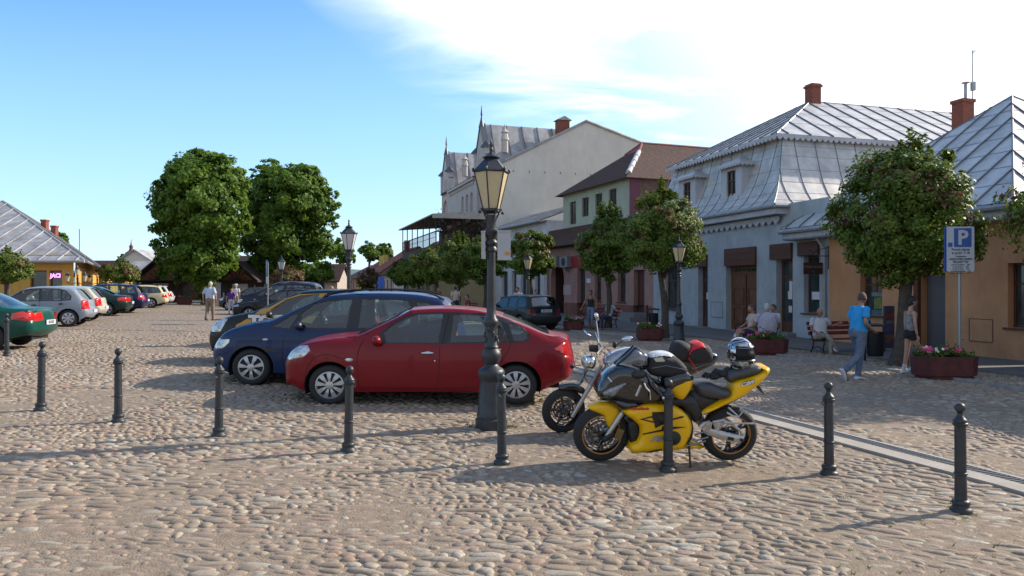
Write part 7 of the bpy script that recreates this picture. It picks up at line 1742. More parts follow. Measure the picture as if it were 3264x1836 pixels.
for i, pl in enumerate(([(1148, 850), (1290, 846), (1292, 905), (1270, 948), (1225, 950), (1175, 978), (1165, 925), (1150, 900)], [(1050, 905), (1160, 875), (1162, 888), (1085, 905), (1165, 922), (1168, 935)], [(1292, 905), (1380, 880), (1400, 890), (1292, 918)], [(1230, 960), (1420, 968), (1230, 1000), (1080, 1028), (1078, 1018), (1225, 985)], [(1100, 1168), (1230, 1138), (1225, 1150), (1150, 1170)])):
    decal(pl, .2185 + (.001 if i else 0), 'fairing_graphic', m_dk)
decal([(1195, 868), (1235, 862), (1250, 900), (1235, 925), (1205, 915)], .2215, 'air_intake', mat('intake_grey', (.05, .04, .045), .7))
b = MB(); q = y7(1320, 1055); b.lathe([(.072, 0), (.075, -.012), (.06, -.022), (.001, -.026)], (q[0], -.213, q[1]), 20, 'Y'); add('engine_cover', b, m_mb)
b = MB(); q = y7(990, 868); b.lathe([(.026, 0), (.026, -.006), (.001, -.007)], (q[0], -.185, q[1]), 14, 'Y'); add('wing_emblem', b, m_dk)
def btext(body, px, py, size, m, yv, ang=0, sx=1.0, shear=.3, bold=.002, name='lettering'):
    q = y7(px, py); a = R(ang); return text_obj(name, body, size, m, bike, frame_M((q[0], -yv, q[1]), (math.cos(a), 0, math.sin(a)), (-math.sin(a), 0, math.cos(a))), sx=sx, shear=shear, bold=bold)
btext('RR', 1190, 1060, .085, mat('silver_print', (.35, .36, .38), .35, .4), .2225, 3, 1.35, .55, .004)
btext('Fireblade', 1055, 823, .036, mat('red_print', (.5, .02, .02), .5), .214, -1, 1.35, .4)
btext('CBR', 1888, 640, .050, m_dk, .152, 13, 1.45, .5, .006); btext('CBR', 1886, 642, .050, mat('white_print', (.62, .64, .68), .4), .154, 13, 1.5, .5, .002)
add('engine', pillow(yp((1100, 850), (1400, 850), (1480, 930), (1490, 1080), (1400, 1150), (1100, 1150)), .10, .13, .05, h=.06), m_mb)
add('radiator', pillow(yp((985, 960), (1060, 940), (1075, 1030), (1050, 1110), (1005, 1115)), .10, .12, .03), m_mb)
add('tank', pillow(yp((1260, 600), (1330, 560), (1410, 552), (1450, 575), (1482, 622), (1468, 690), (1405, 785), (1335, 755), (1290, 710), (1250, 660)), .09, .165, .09), m_yel)
add('tank_top', pillow(yp((1230, 610), (1300, 570), (1405, 548), (1455, 575), (1484, 620), (1330, 702), (1270, 700)), .10, .172, .08), m_bk)
add('frame', pillow(yp((1290, 720), (1345, 770), (1500, 740), (1560, 890), (1550, 930), (1500, 960), (1462, 905), (1400, 835), (1290, 800)), .10, .14, .04, h=.05), mat('frame_dark', (.028, .028, .03), .45, .3))
add('side_cover', pillow(yp((1430, 790), (1500, 700), (1640, 760), (1700, 780), (1590, 842), (1548, 885), (1500, 850)), .08, .12, .04, h=.05), m_mb)
add('rider_seat', pillow(yp((1500, 662), (1560, 645), (1620, 648), (1700, 680), (1765, 700), (1780, 740), (1735, 772), (1640, 772), (1560, 755), (1520, 730)), .10, .165, .07), m_leather)
add('tail', pillow(yp((1546, 888), (1600, 838), (1700, 778), (1782, 735), (1795, 645), (1900, 612), (1990, 575), (2030, 550), (2000, 526), (2055, 522), (2078, 545), (2050, 600), (1960, 690), (1850, 762), (1700, 840), (1600, 884)), .10, .150, .05, smooth_pts=2), m_yel)
add('pillion_seat', pillow(yp((1760, 565), (1820, 545), (1900, 522), (1985, 518), (2025, 540), (2000, 572), (1900, 605), (1800, 628), (1770, 650), (1745, 610)), .09, .13, .04), m_leather)
b = MB(); b.tube([(y7(1560, 905)[0], .07, y7(1560, 905)[1]), (y7(1640, 890)[0], .06, y7(1640, 890)[1]), (y7(1960, 712)[0], .04, y7(1960, 712)[1])], [.035, .052, .055], 14); add('exhaust', b, m_alu)
for yc_ in (-.12, .12):
    add('swingarm', pillow(yp((1525, 985), (1560, 950), (1615, 940), (1630, 1005), (1700, 1022), (1800, 1045), (1890, 1062), (1888, 1100), (1860, 1120), (1780, 1110), (1680, 1085), (1600, 1050)), .012, .028, .03, yc=yc_, h=.04, smooth_pts=1), m_alu)
    b = MB(); L_ = yp((1640, 955), (1710, 940), (1790, 968), (1850, 1015), (1885, 1062)); b.tube([(q[0], yc_, q[1]) for q in L_], [.018, .020, .018, .015, .014], 6); b.tube([(y7(1700, 950)[0], yc_, y7(1700, 950)[1]), (y7(1680, 1020)[0], yc_, y7(1680, 1020)[1])], .02, 6); add('swingarm_brace', b, m_alu)
    add('swingarm_plate', pillow(yp((1640, 955), (1712, 938), (1740, 960), (1700, 1010), (1662, 1015)), .006, .014, .02, yc=yc_, h=.03, smooth_pts=1), m_alu)
    b = MB(); q = y7(1868, 1092); b.lathe([(.020, 0), (.020, -.03 * (1 if yc_ < 0 else -1)), (.001, -.03 * (1 if yc_ < 0 else -1))], (q[0], yc_ + (-.02 if yc_ < 0 else .02), q[1]), 10, 'Y'); add('axle_nut', b, m_mb)
b = MB(); q = y7(1825, 1085); b.box((y7(1780, 1080)[0], -.150, y7(1780, 1080)[1]), (.07, .003, .035), ry=R(12)); add('swingarm_label', b, m_dk)
add('heel_plate', pillow(yp((1540, 1000), (1600, 938), (1628, 945), (1618, 985), (1590, 1022)), .003, .006, .02, yc=-.17, h=.03, smooth_pts=1), m_alu)
b = MB()
for i in range(3):
    for j in range(3): q = y7(1578 + i * 14 + j * 2, 1005 - i * 8 - j * 15); b.lathe([(.0045, 0), (.0045, -.002), (.0001, -.002)], (q[0], -.177, q[1]), 6, 'Y')
add('plate_holes', b, m_dk)
for pl in ([(1490, 1040), (1560, 1020), (1600, 1045)], [(1500, 1090), (1600, 1060)], [(1430, 1132), (1580, 1092)]):
    b = MB(); b.tube([(y7(*q)[0], -.17, y7(*q)[1]) for q in pl], .010, 6); add('gear_linkage', b, m_alud)
for (q0, q1, q2) in (((1750, 830), (1835, 905), (1875, 845)), ((1740, 870), (1790, 900), (1835, 905))):
    b = MB(); b.tube([(y7(*q)[0], -.15, y7(*q)[1]) for q in (q0, q1, q2)], .011, 6); add('pillion_bracket', b, m_alu)
b = MB(); b.tube([(y7(1720, 955)[0], -.14, y7(1720, 955)[1]), (y7(1960, 962)[0], -.14, y7(1960, 962)[1])], .010, 6); add('guard_bar', b, m_alu)
b = MB(); b.tube([(y7(1455, 1120)[0], -.14, y7(1455, 1120)[1]), (y7(1452, 1200)[0], -.20, y7(1452, 1200)[1]), (y7(1450, 1300)[0], -.27, -.02)], [.014, .011, .013], 6); b.box((y7(1450, 1300)[0], -.28, -.018), (.06, .05, .01)); add('side_stand', b, m_mb)
b = MB(); P = yp((1962, 662), (1988, 650), (2056, 752)); b.prism([(P[0][0], -.08, P[0][1]), (P[1][0], -.08, P[1][1]), (P[2][0], -.08, P[2][1]), (P[0][0] + .03, -.08, P[0][1] - .03)], (0, .16, 0)); add('plate_holder', b, m_mb)
b = MB(); q0, q1, q2 = y7(1110, 570), y7(1140, 615), y7(1212, 712); b.tube([(q0[0], -.15, q0[1]), (q1[0], -.22, q1[1])], .012, 6); add('handlebar', b, m_alud)
b = MB(); b.tube([(q1[0], -.24, q1[1]), (q2[0], -.30, q2[1])], [.020, .018], 8); add('grip', b, mat('grip_grey', (.05, .045, .04), .8))
b = MB(); b.ell((q2[0] + .01, -.305, q2[1] - .012), .022, 10, 8); add('bar_end', b, m_chrome)
b = MB(); b.tube([(y7(*q)[0], -.25, y7(*q)[1]) for q in ((1075, 615), (1090, 650), (1125, 685), (1130, 745))], .009, 6); add('clutch_lever', b, m_chrome)
b = MB(); b.tube([(y7(1060, 640)[0], -.2, y7(1060, 640)[1]), (y7(1025, 725)[0], -.2, y7(1025, 725)[1])], .016, 6); add('steering_damper', b, m_alu)
b = MB(); q = y7(1040, 560); b.ell((q[0], -.20, q[1]), (.075, .05, .045), 12, 8); add('mirror_shell', b, m_mb)
b = MB()
for (a_, b_, r_) in (((1100, 560), (1180, 640), .006), ((1050, 600), (1200, 610), .005), ((1110, 590), (1260, 680), .005)):
    b.tube([(y7(*a_)[0], -.16, y7(*a_)[1]), ((y7(*a_)[0] + y7(*b_)[0]) / 2, -.2, (y7(*a_)[1] + y7(*b_)[1]) / 2 - .02), (y7(*b_)[0], -.14, y7(*b_)[1])], r_, 5)
add('cables', b, m_dk)
def on_bike(name, label, cat, px, py, group=None):
    """a thing lying on the bike: its own top-level object at a side-view point"""
    bpy.context.view_layer.update()
    q = y7(px, py); M = bike.matrix_world; o = thing(name, label, cat, M @ Vector((q[0], 0, q[1])), group=group); o.rotation_euler = M.to_euler(); return o
def rel(o_px, poly): q0 = y7(*o_px); return [(a - q0[0], b_ - q0[1]) for a, b_ in yp(*poly)]
t = on_bike('tank_bag', 'black tank bag with white top and clear map pocket on the yellow motorcycle', 'tank bag', 1280, 590)
o0 = (1280, 590)
pillow(rel(o0, [(1140, 470), (1150, 440), (1190, 425), (1330, 445), (1395, 485), (1440, 555), (1380, 590), (1260, 600), (1150, 580), (1128, 520)]), .09, .15, .07).build('bag_body', m_fabric, t, smooth=60)
pillow(rel(o0, [(1136, 442), (1180, 420), (1260, 413), (1325, 432), (1342, 450), (1250, 438), (1160, 458)]), .07, .125, .03, h=.02).build('white_top', mat('bag_white', (.48, .50, .54), .5, var=.3, vscale=9), t, smooth=60)
b = MB(); P = rel(o0, [(1160, 443), (1225, 432), (1250, 465), (1185, 478)]); b.poly([(a, -.148, c) for a, c in P[::-1]]); b.build('map_pocket', mat('map_pale', (.42, .46, .33), .3), t)
b = MB(); P = rel(o0, [(1150, 520), (1260, 500), (1400, 530)]); b.tube([(a, -.15, c) for a, c in P], .004, 4); b.build('zip', m_alud, t)
t = on_bike('helmet', 'silver and black full face helmet with dark visor resting on the pillion seat', 'helmet', 1865, 555)
o0 = (1865, 555); cz = .155; t.rotation_euler = (R(2), 0, R(-8)); t.scale = (1.14, 1.14, 1.12)
m_hel = mat('helmet_silver', (.42, .45, .50), .12, .6, coat=1.0); 
nt = m_hel.node_tree; bs = nt.nodes['Principled BSDF']; tcn = nt.nodes.new('ShaderNodeTexCoord'); mpn = nt.nodes.new('ShaderNodeMapping'); mpn.inputs['Scale'].default_value = (1.0, 1.0, 2.4); mpn.inputs['Rotation'].default_value = (.5, .7, 0)
nn_ = nt.nodes.new('ShaderNodeTexNoise'); nn_.inputs['Scale'].default_value = 7.5; nn_.inputs['Distortion'].default_value = 1.8; nn_.inputs['Detail'].default_value = 1.5; rp_ = nt.nodes.new('ShaderNodeValToRGB'); rp_.color_ramp.interpolation = 'CONSTANT'
rp_.color_ramp.elements[0].color = (.012, .013, .016, 1); rp_.color_ramp.elements[1].position = .50; rp_.color_ramp.elements[1].color = (.42, .46, .52, 1); e_ = rp_.color_ramp.elements.new(.66); e_.color = (.16, .17, .19, 1)
nt.links.new(tcn.outputs['Object'], mpn.inputs[0]); nt.links.new(mpn.outputs[0], nn_.inputs['Vector']); nt.links.new(nn_.outputs['Fac'], rp_.inputs[0]); nt.links.new(rp_.outputs[0], bs.inputs['Base Color'])
# helmet: facing the camera-right; shaped shell with brow, visor opening and chin bar
b = MB(); n, m_ = 28, 20; fdir = math.atan2(-.80, .60)
vs = []
def hel(th, ph, k=1.0):
    """th from top (0) to bottom, ph around; the face points along fdir"""
    a = ph - fdir; fz = math.cos(a)
    x = math.sin(th) * (.128 + (.022 * max(0, fz) if th > 1.5 else .008)); z = math.cos(th) * (.148 if th < 1.57 else .165)
    r = x * (1 + .05 * fz) * (.93 + .07 * math.cos(2 * a))
    if th > 2.3: r = max(r, .085)
    return Vector((r * math.cos(ph) * k, r * math.sin(ph) * k, (cz + max(z, -.15)) * 1.0))
def vis(th, a): a = math.atan2(math.sin(a), math.cos(a)); return 1.12 < th < 1.90 and abs(a) < 1.12
shell = MB(); visor = MB()
for i in range(m_):
    t0, t1 = 2.62 * i / m_ + .0, 2.62 * (i + 1) / m_
    for k in range(n):
        p0, p1 = 2 * math.pi * k / n, 2 * math.pi * (k + 1) / n; tm_, pm = (t0 + t1) / 2, (p0 + p1) / 2
        if vis(tm_, pm - fdir): visor.quad(hel(t0, p0, .955), hel(t1, p0, .955), hel(t1, p1, .955), hel(t0, p1, .955))
        else: shell.quad(hel(t0, p0), hel(t1, p0), hel(t1, p1), hel(t0, p1))
shell.merge(1e-5); visor.merge(1e-5); shell.build('shell', m_hel, t, smooth=60); visor.build('visor', mat('visor_black', (.006, .006, .007), .35, spec=.2), t, smooth=60)
b = MB(); b.tube([hel(1.10, fdir + a, 1.01) for a in [-1.15 + .23 * i for i in range(11)]], .008, 5); b.tube([hel(1.93, fdir + a, 1.01) for a in [-1.15 + .23 * i for i in range(11)]], .008, 5); b.build('visor_edge', m_dk, t, smooth=60)
b = MB(); b.box(hel(2.08, fdir, 1.0), (.05, .012, .02), rz=fdir + math.pi / 2); b.build('chin_vent', m_dk, t)
for (px, py, rot, lb) in ((1660, 620, .3, 'crumpled black riding glove on the seat, the left one'), (1730, 600, -.5, 'crumpled black riding glove against the tail, the right one')):
    t = on_bike('glove', lb, 'glove', px, py, 'pair of riding gloves'); b = MB(); rs_ = random.Random(px)
    t.location.z += .02
    b.ell((0, -.02, .0), (.062, .075, .038), 12, 8); b.ell((.06, 0, .02), (.05, .065, .045), 10, 7)
    for i in range(5):
        a = rot + math.pi + (i - 2) * .38; x, y = math.cos(a), math.sin(a); b.tube([(x * .04, y * .05 - .02, .01), (x * .09, y * .09 - .02, .018 + .012 * (i % 2)), (x * .125, y * .11 - .02, -.012)], [.015, .015, .010], 7)
    b.build('glove_shell', m_fabric, t, smooth=180)
# ---- the second, naked motorcycle behind
Yn = 9.5; sn = 2400 / Yn * 2.498
xn0 = xat(1600 + 487 / 2.498, Yn)
nk = thing('motorcycle', 'black naked motorcycle with round chrome headlight behind the yellow one', 'motorcycle', gp(xn0, Yn), R(6), group='motorcycles parked in the foreground', rx=R(6))
def n7(px, py): return ((px - 487) / sn, (1138 - py) / sn)
def np_(*a): return [n7(*q) for q in a]
def addn(name, b, m, smooth=55): return b.build(name, m, nk, smooth)
moto_wheel(nk, 0, .285, .285, .12, False, 5, .15, m_bk, steer=R(10)); moto_wheel(nk, 1.42, .285, .285, .17, False, 5, .11, m_bk)
addn('front_fender', pillow(np_((440, 775), (470, 745), (560, 735), (640, 770), (660, 830), (560, 800), (470, 800)), .04, .07, .04), m_bk)
for y_, off in ((-.10, 0), (.10, -60)):
    b = MB(); b.tube([(n7(545 + off, 995)[0], y_, n7(545 + off, 995)[1]), (n7(690 + off, 740)[0], y_, n7(690 + off, 740)[1])], [.026, .030], 10); addn('fork_leg', b, m_alu)
    b = MB(); b.tube([(n7(690 + off, 745)[0], y_, n7(690 + off, 745)[1]), (n7(770 + off, 585)[0], y_, n7(770 + off, 585)[1])], .022, 8); b.tube([(n7(690 + off, 745)[0], y_, n7(690 + off, 745)[1]), (n7(703 + off, 718)[0], y_, n7(703 + off, 718)[1])], .036, 8); addn('fork_tube', b, m_alud)
q = n7(675, 572); b = MB(); M_ = Matrix.Rotation(R(-12), 3, 'Y'); b.ell((q[0] + .02, 0, q[1]), (.085, .095, .095), 18, 10, M_); addn('headlight_bucket', b, m_chrome)
b = MB(); b.ell((q[0] - .04, -.02, q[1] - .0), (.045, .082, .088), 18, 10, M_); addn('headlight_glass', b, m_lens)
for (px, py) in ((700, 455), (745, 470)):
    q = n7(px, py); b = MB(); b.lathe([(.001, -.03), (.045, -.03), (.05, .02), (.001, .025)], (q[0], -.04 + (px - 700) * .002, q[1]), 16, 'X'); addn('instrument', b, m_mb)
b = MB(); b.tube([(n7(640, 480)[0] + .1, -.30, n7(800, 470)[1]), (n7(770, 440)[0], -.12, n7(770, 440)[1]), (n7(770, 430)[0], .12, n7(770, 430)[1] + .01), (n7(770, 370)[0], .32, n7(770, 370)[1])], .012, 8); addn('handlebar', b, m_alud)
b = MB(); b.tube([(n7(770, 430)[0], .05, n7(770, 430)[1]), (n7(768, 380)[0], .08, n7(768, 380)[1]), (n7(750, 250)[0], .10, n7(750, 250)[1])], [.008, .008, .006], 6); addn('mirror_stalk', b, m_chrome)
q = n7(752, 218); b = MB(); b.ell((q[0], .10, q[1]), (.030, .02, .055), 12, 8, Matrix.Rotation(R(-25), 3, 'Y')); addn('mirror', b, m_chrome)
b = MB(); b.tube([(n7(870, 440)[0], -.1, n7(870, 440)[1]), (n7(940, 400)[0], -.05, n7(940, 400)[1])], .007, 6); addn('mirror_stalk', b, m_mb)
q = n7(980, 380); b = MB(); b.ell((q[0], -.05, q[1]), (.075, .03, .030), 12, 8, Matrix.Rotation(R(-8), 3, 'Y')); addn('mirror', b, m_chrome)
q = n7(865, 418); b = MB(); b.ell((q[0], -.15, q[1]), (.030, .02, .045), 12, 8); addn('turn_signal', b, m_mb)
q = n7(572, 632); b = MB(); b.ell((q[0], .2, q[1]), (.03, .02, .03), 10, 8); b.tube([(q[0], .2, q[1]), (q[0] + .1, .1, q[1] + .04)], .006, 5); addn('turn_signal', b, m_mb)
b = MB(); b.tube([(n7(700, 375)[0], .25, n7(700, 375)[1]), (n7(680, 352)[0], .3, n7(680, 352)[1])], .010, 6); b.tube([(n7(700, 375)[0], .25, n7(700, 375)[1]), (n7(735, 395)[0], .28, n7(735, 395)[1])], .012, 6); addn('brake_lever', b, m_chrome)
b = MB()
for a_ in ((((700, 500), (640, 660), (690, 740))), ((760, 470), (820, 520), (800, 620)), ((740, 420), (830, 470), (880, 560))):
    b.tube(cr([(n7(*q)[0], -.05, n7(*q)[1]) for q in a_], 5), .005, 5)
addn('cables', b, m_dk)
addn('fuel_tank', pillow(np_((800, 560), (860, 500), (980, 455), (1080, 470), (1130, 540), (1120, 620), (1000, 660), (850, 640)), .09, .15, .08, h=.05), mat('tank_silver', (.30, .31, .36), .25, .4, coat=1))
addn('engine', pillow(np_((800, 700), (1100, 680), (1180, 760), (1150, 980), (900, 1000), (780, 850)), .14, .20, .06, h=.08), m_mb)
addn('seat', pillow(np_((1110, 570), (1250, 560), (1450, 540), (1640, 550), (1640, 590), (1450, 620), (1200, 640)), .09, .13, .05, h=.05), m_leather)
addn('tail', pillow(np_((1450, 600), (1640, 560), (1720, 520), (1700, 590), (1500, 680)), .06, .1, .04, h=.05), m_bk)
b = MB(); q = n7(1690, 515); b.ell((q[0], -.05, q[1]), (.04, .05, .018), 10, 6); addn('grab_rail', b, m_chrome)
b = MB(); b.tube([(n7(900, 950)[0], .15, n7(900, 950)[1]), (n7(1300, 1000)[0], .17, n7(1300, 1000)[1]), (n7(1700, 850)[0], .18, n7(1700, 850)[1])], [.03, .035, .05], 10); addn('exhaust', b, m_alud)
bpy.context.view_layer.update()
def on_nk(name, label, cat, px, py):
    q = n7(px, py); o = thing(name, label, cat, nk.matrix_world @ Vector((q[0], 0, q[1]))); o.rotation_euler = nk.matrix_world.to_euler(); return o
def reln(o_px, poly): q0 = n7(*o_px); return [(a - q0[0], c - q0[1]) for a, c in np_(*poly)]
t = on_nk('backpack', 'black backpack with a bright red flap strapped on the rear motorcycle', 'backpack', 1560, 570); o0 = (1560, 570)
pillow(reln(o0, [(1435, 520), (1470, 450), (1560, 415), (1640, 440), (1672, 510), (1655, 565), (1540, 585), (1450, 575)]), .10, .19, .09, h=.04).build('bag_body', m_fabric, t, smooth=60)
pillow(reln(o0, [(1440, 530), (1470, 452), (1560, 410), (1600, 425), (1625, 460), (1560, 462), (1500, 480), (1462, 530)]), .10, .197, .05, h=.03).build('red_flap', m_redf, t, smooth=60)
b = MB(); P = reln(o0, [(1450, 520), (1490, 570), (1535, 650)]); b.tube([(a, -.19, c) for a, c in P], .006, 4); b.build('strap', m_redf, t)
t = on_nk('bag', 'black nylon bag beside the red flapped backpack', 'bag', 1400, 560); o0 = (1400, 560)
pillow(reln(o0, [(1350, 520), (1360, 440), (1400, 410), (1450, 415), (1490, 440), (1470, 540), (1400, 570)]), .09, .17, .07, h=.04).build('bag_body', m_fabric, t, smooth=60)
# ================================================================ people
m_skin = mat('skin', (.40, .22, .155), .6, var=.08, vscale=12)
m_hairb = mat('hair_black', (.012, .010, .010), .6, bump=.6, bscale=80); m_hairg = mat('hair_grey', (.42, .41, .39), .8, bump=.5, bscale=80); m_hairr = mat('hair_ginger', (.28, .10, .04), .7, bump=.5, bscale=80); m_hairbr = mat('hair_cropped', (.07, .045, .035), .8, bump=.4, bscale=90); m_blond = mat('hair_blond', (.40, .26, .10), .7, bump=.5, bscale=80)
m_eye = mat('eye_dark', (.02, .015, .012), .3); m_lip = mat('lips', (.28, .09, .07), .6)
def bake_skin(verts, edges, rad, sub_=1):
    bm = bmesh.new(); ly = bm.verts.layers.skin.verify(); V = [bm.verts.new(v) for v in verts]
    for a, c in edges: bm.edges.new((V[a], V[c]))
    for i, v in enumerate(V): v[ly].radius = (rad[i], rad[i]) if not hasattr(rad[i], '__len__') else rad[i]; v[ly].use_root = (i == 0)
    me = bpy.data.meshes.new('tmp'); bm.to_mesh(me); bm.free()
    o = bpy.data.objects.new('tmp', me); col.objects.link(o)
    m = o.modifiers.new('s', 'SKIN'); m.use_smooth_shade = True; m.branch_smoothing = .6
    s2 = o.modifiers.new('b', 'SUBSURF'); s2.levels = s2.render_levels = sub_
    bpy.context.view_layer.update(); dg = bpy.context.evaluated_depsgraph_get(); r = bpy.data.meshes.new_from_object(o.evaluated_get(dg))
    b = MB(); b.v = [tuple(v.co) for v in r.vertices]; b.f = [tuple(p.vertices) for p in r.polygons]
    bpy.data.objects.remove(o); bpy.data.meshes.remove(r); return b
def lerp(a, b, t): return tuple(x + (y - x) * t for x, y in zip(a, b))
STAND = dict(pel=(0, 0, .95), wai=(0, 0, 1.09), che=(.0, 0, 1.29), nek=(-.01, 0, 1.47), hed=(.02, 0, 1.605),
 shL=(-.01, .185, 1.41), elL=(-.03, .225, 1.12), wrL=(.05, .225, .88), shR=(-.01, -.185, 1.41), elR=(-.03, -.225, 1.12), wrR=(.05, -.225, .88),
 hiL=(0, .09, .90), knL=(.02, .10, .50), anL=(-.01, .10, .09), hiR=(0, -.09, .90), knR=(.02, -.10, .50), anR=(-.01, -.10, .09), faL=0., faR=0.)
SIT = dict(STAND, pel=(0, 0, .54), wai=(-.05, 0, .68), che=(-.08, 0, .88), nek=(-.07, 0, 1.06), hed=(-.04, 0, 1.195), shL=(-.08, .185, 1.0), elL=(-.02, .24, .74), wrL=(.20, .18, .66), shR=(-.08, -.185, 1.0), elR=(-.02, -.24, .74), wrR=(.20, -.18, .66),
 hiL=(.02, .09, .53), knL=(.42, .13, .54), anL=(.45, .13, .09), hiR=(.02, -.09, .53), knR=(.42, -.13, .54), anR=(.45, -.13, .09))
def head_mesh(b, c, yaw, hs=1.0, tilt=0.0):
    """a face: brow, nose, mouth, chin and ears on an egg-shaped skull"""
    M = Matrix.Rotation(yaw, 3, 'Z') @ Matrix.Rotation(tilt, 3, 'Y'); n, m = 20, 14; vs = []; c = Vector(c)
    def sk(th, ph):
        x, y, z = math.sin(th) * math.cos(ph), math.sin(th) * math.sin(ph), math.cos(th)
        X, Y_, Z = .098 * x, .077 * y, .118 * z
        if z < 0: Y_ *= 1 - .38 * (-z) ** 1.2; X *= 1 - .15 * (-z); X += .018 * (-z) * (1 if x > 0 else 0)
        f = math.exp(-(ph / .22) ** 2) * (1 if x > 0 else 0)
        X += f * .026 * math.exp(-((z + .18) / .17) ** 2)                       # nose
        X += .006 * math.exp(-((abs(ph) - .35) / .25) ** 2) * math.exp(-((z - .22) / .10) ** 2) * (x > 0)   # brow
        X -= .010 * math.exp(-((abs(ph) - .38) / .16) ** 2) * math.exp(-((z - .06) / .10) ** 2) * (x > 0)   # eye sockets
        X += .006 * math.exp(-(ph / .3) ** 2) * math.exp(-((z + .52) / .08) ** 2) * (x > 0)
        return Vector((X, Y_, Z)) * hs
    for i in range(1, m):
        for k in range(n):
            ph = 2 * math.pi * k / n; ph = ph - 2 * math.pi if ph > math.pi else ph; vs.append(M @ sk(math.pi * i / m, ph) + c)
    vs += [M @ sk(0.001, 0) + c, M @ sk(math.pi - .001, 0) + c]; fs = []
    for i in range(m - 2):
        for k in range(n): fs.append((i * n + k, (i + 1) * n + k, (i + 1) * n + (k + 1) % n, i * n + (k + 1) % n))
    T = (m - 1) * n
    for k in range(n): fs.append((T, k, (k + 1) % n)); fs.append((T + 1, (m - 2) * n + (k + 1) % n, (m - 2) * n + k))
    b.add(vs, fs)
    for sg in (-1, 1): b.ell(M @ Vector((-.005, sg * .078, -.008)) * hs + c, (.02 * hs, .010 * hs, .03 * hs), 8, 6, M)
    return M, sk
def hand(b, wr, d, up, s=1.0, curl=.5, side=1):
    d = Vector(d).normalized(); up = Vector(up); sd = d.cross(up); sd = sd.normalized() if sd.length > .1 else d.orthogonal().normalized(); pn = sd.cross(d).normalized(); wr = Vector(wr)
    M = Matrix((d, sd, pn)).transposed(); b.ell(wr + d * .045 * s, (.055 * s, .040 * s, .017 * s), 10, 7, M)
    for i, (o_, l_) in enumerate(((-.030, .062), (-.010, .074), (.010, .070), (.029, .054))):
        p0 = wr + d * .085 * s + sd * o_ * s; p1 = p0 + (d * math.cos(curl * .6) - pn * math.sin(curl * .6)) * l_ * .45 * s; p2 = p1 + (d * math.cos(curl * 1.6) - pn * math.sin(curl * 1.6)) * l_ * .55 * s
        b.tube([p0 - d * .02 * s, p0, p1, p2], [.0095 * s, .0092 * s, .0085 * s, .0065 * s], 6)
    p0 = wr + d * .03 * s + sd * -.032 * s * side; b.tube([p0, p0 + (d * .6 - sd * .75 * side) * .038 * s, p0 + (d * 1.0 - sd * .85 * side - pn * .25) * .062 * s], [.0125 * s, .011 * s, .008 * s], 6)
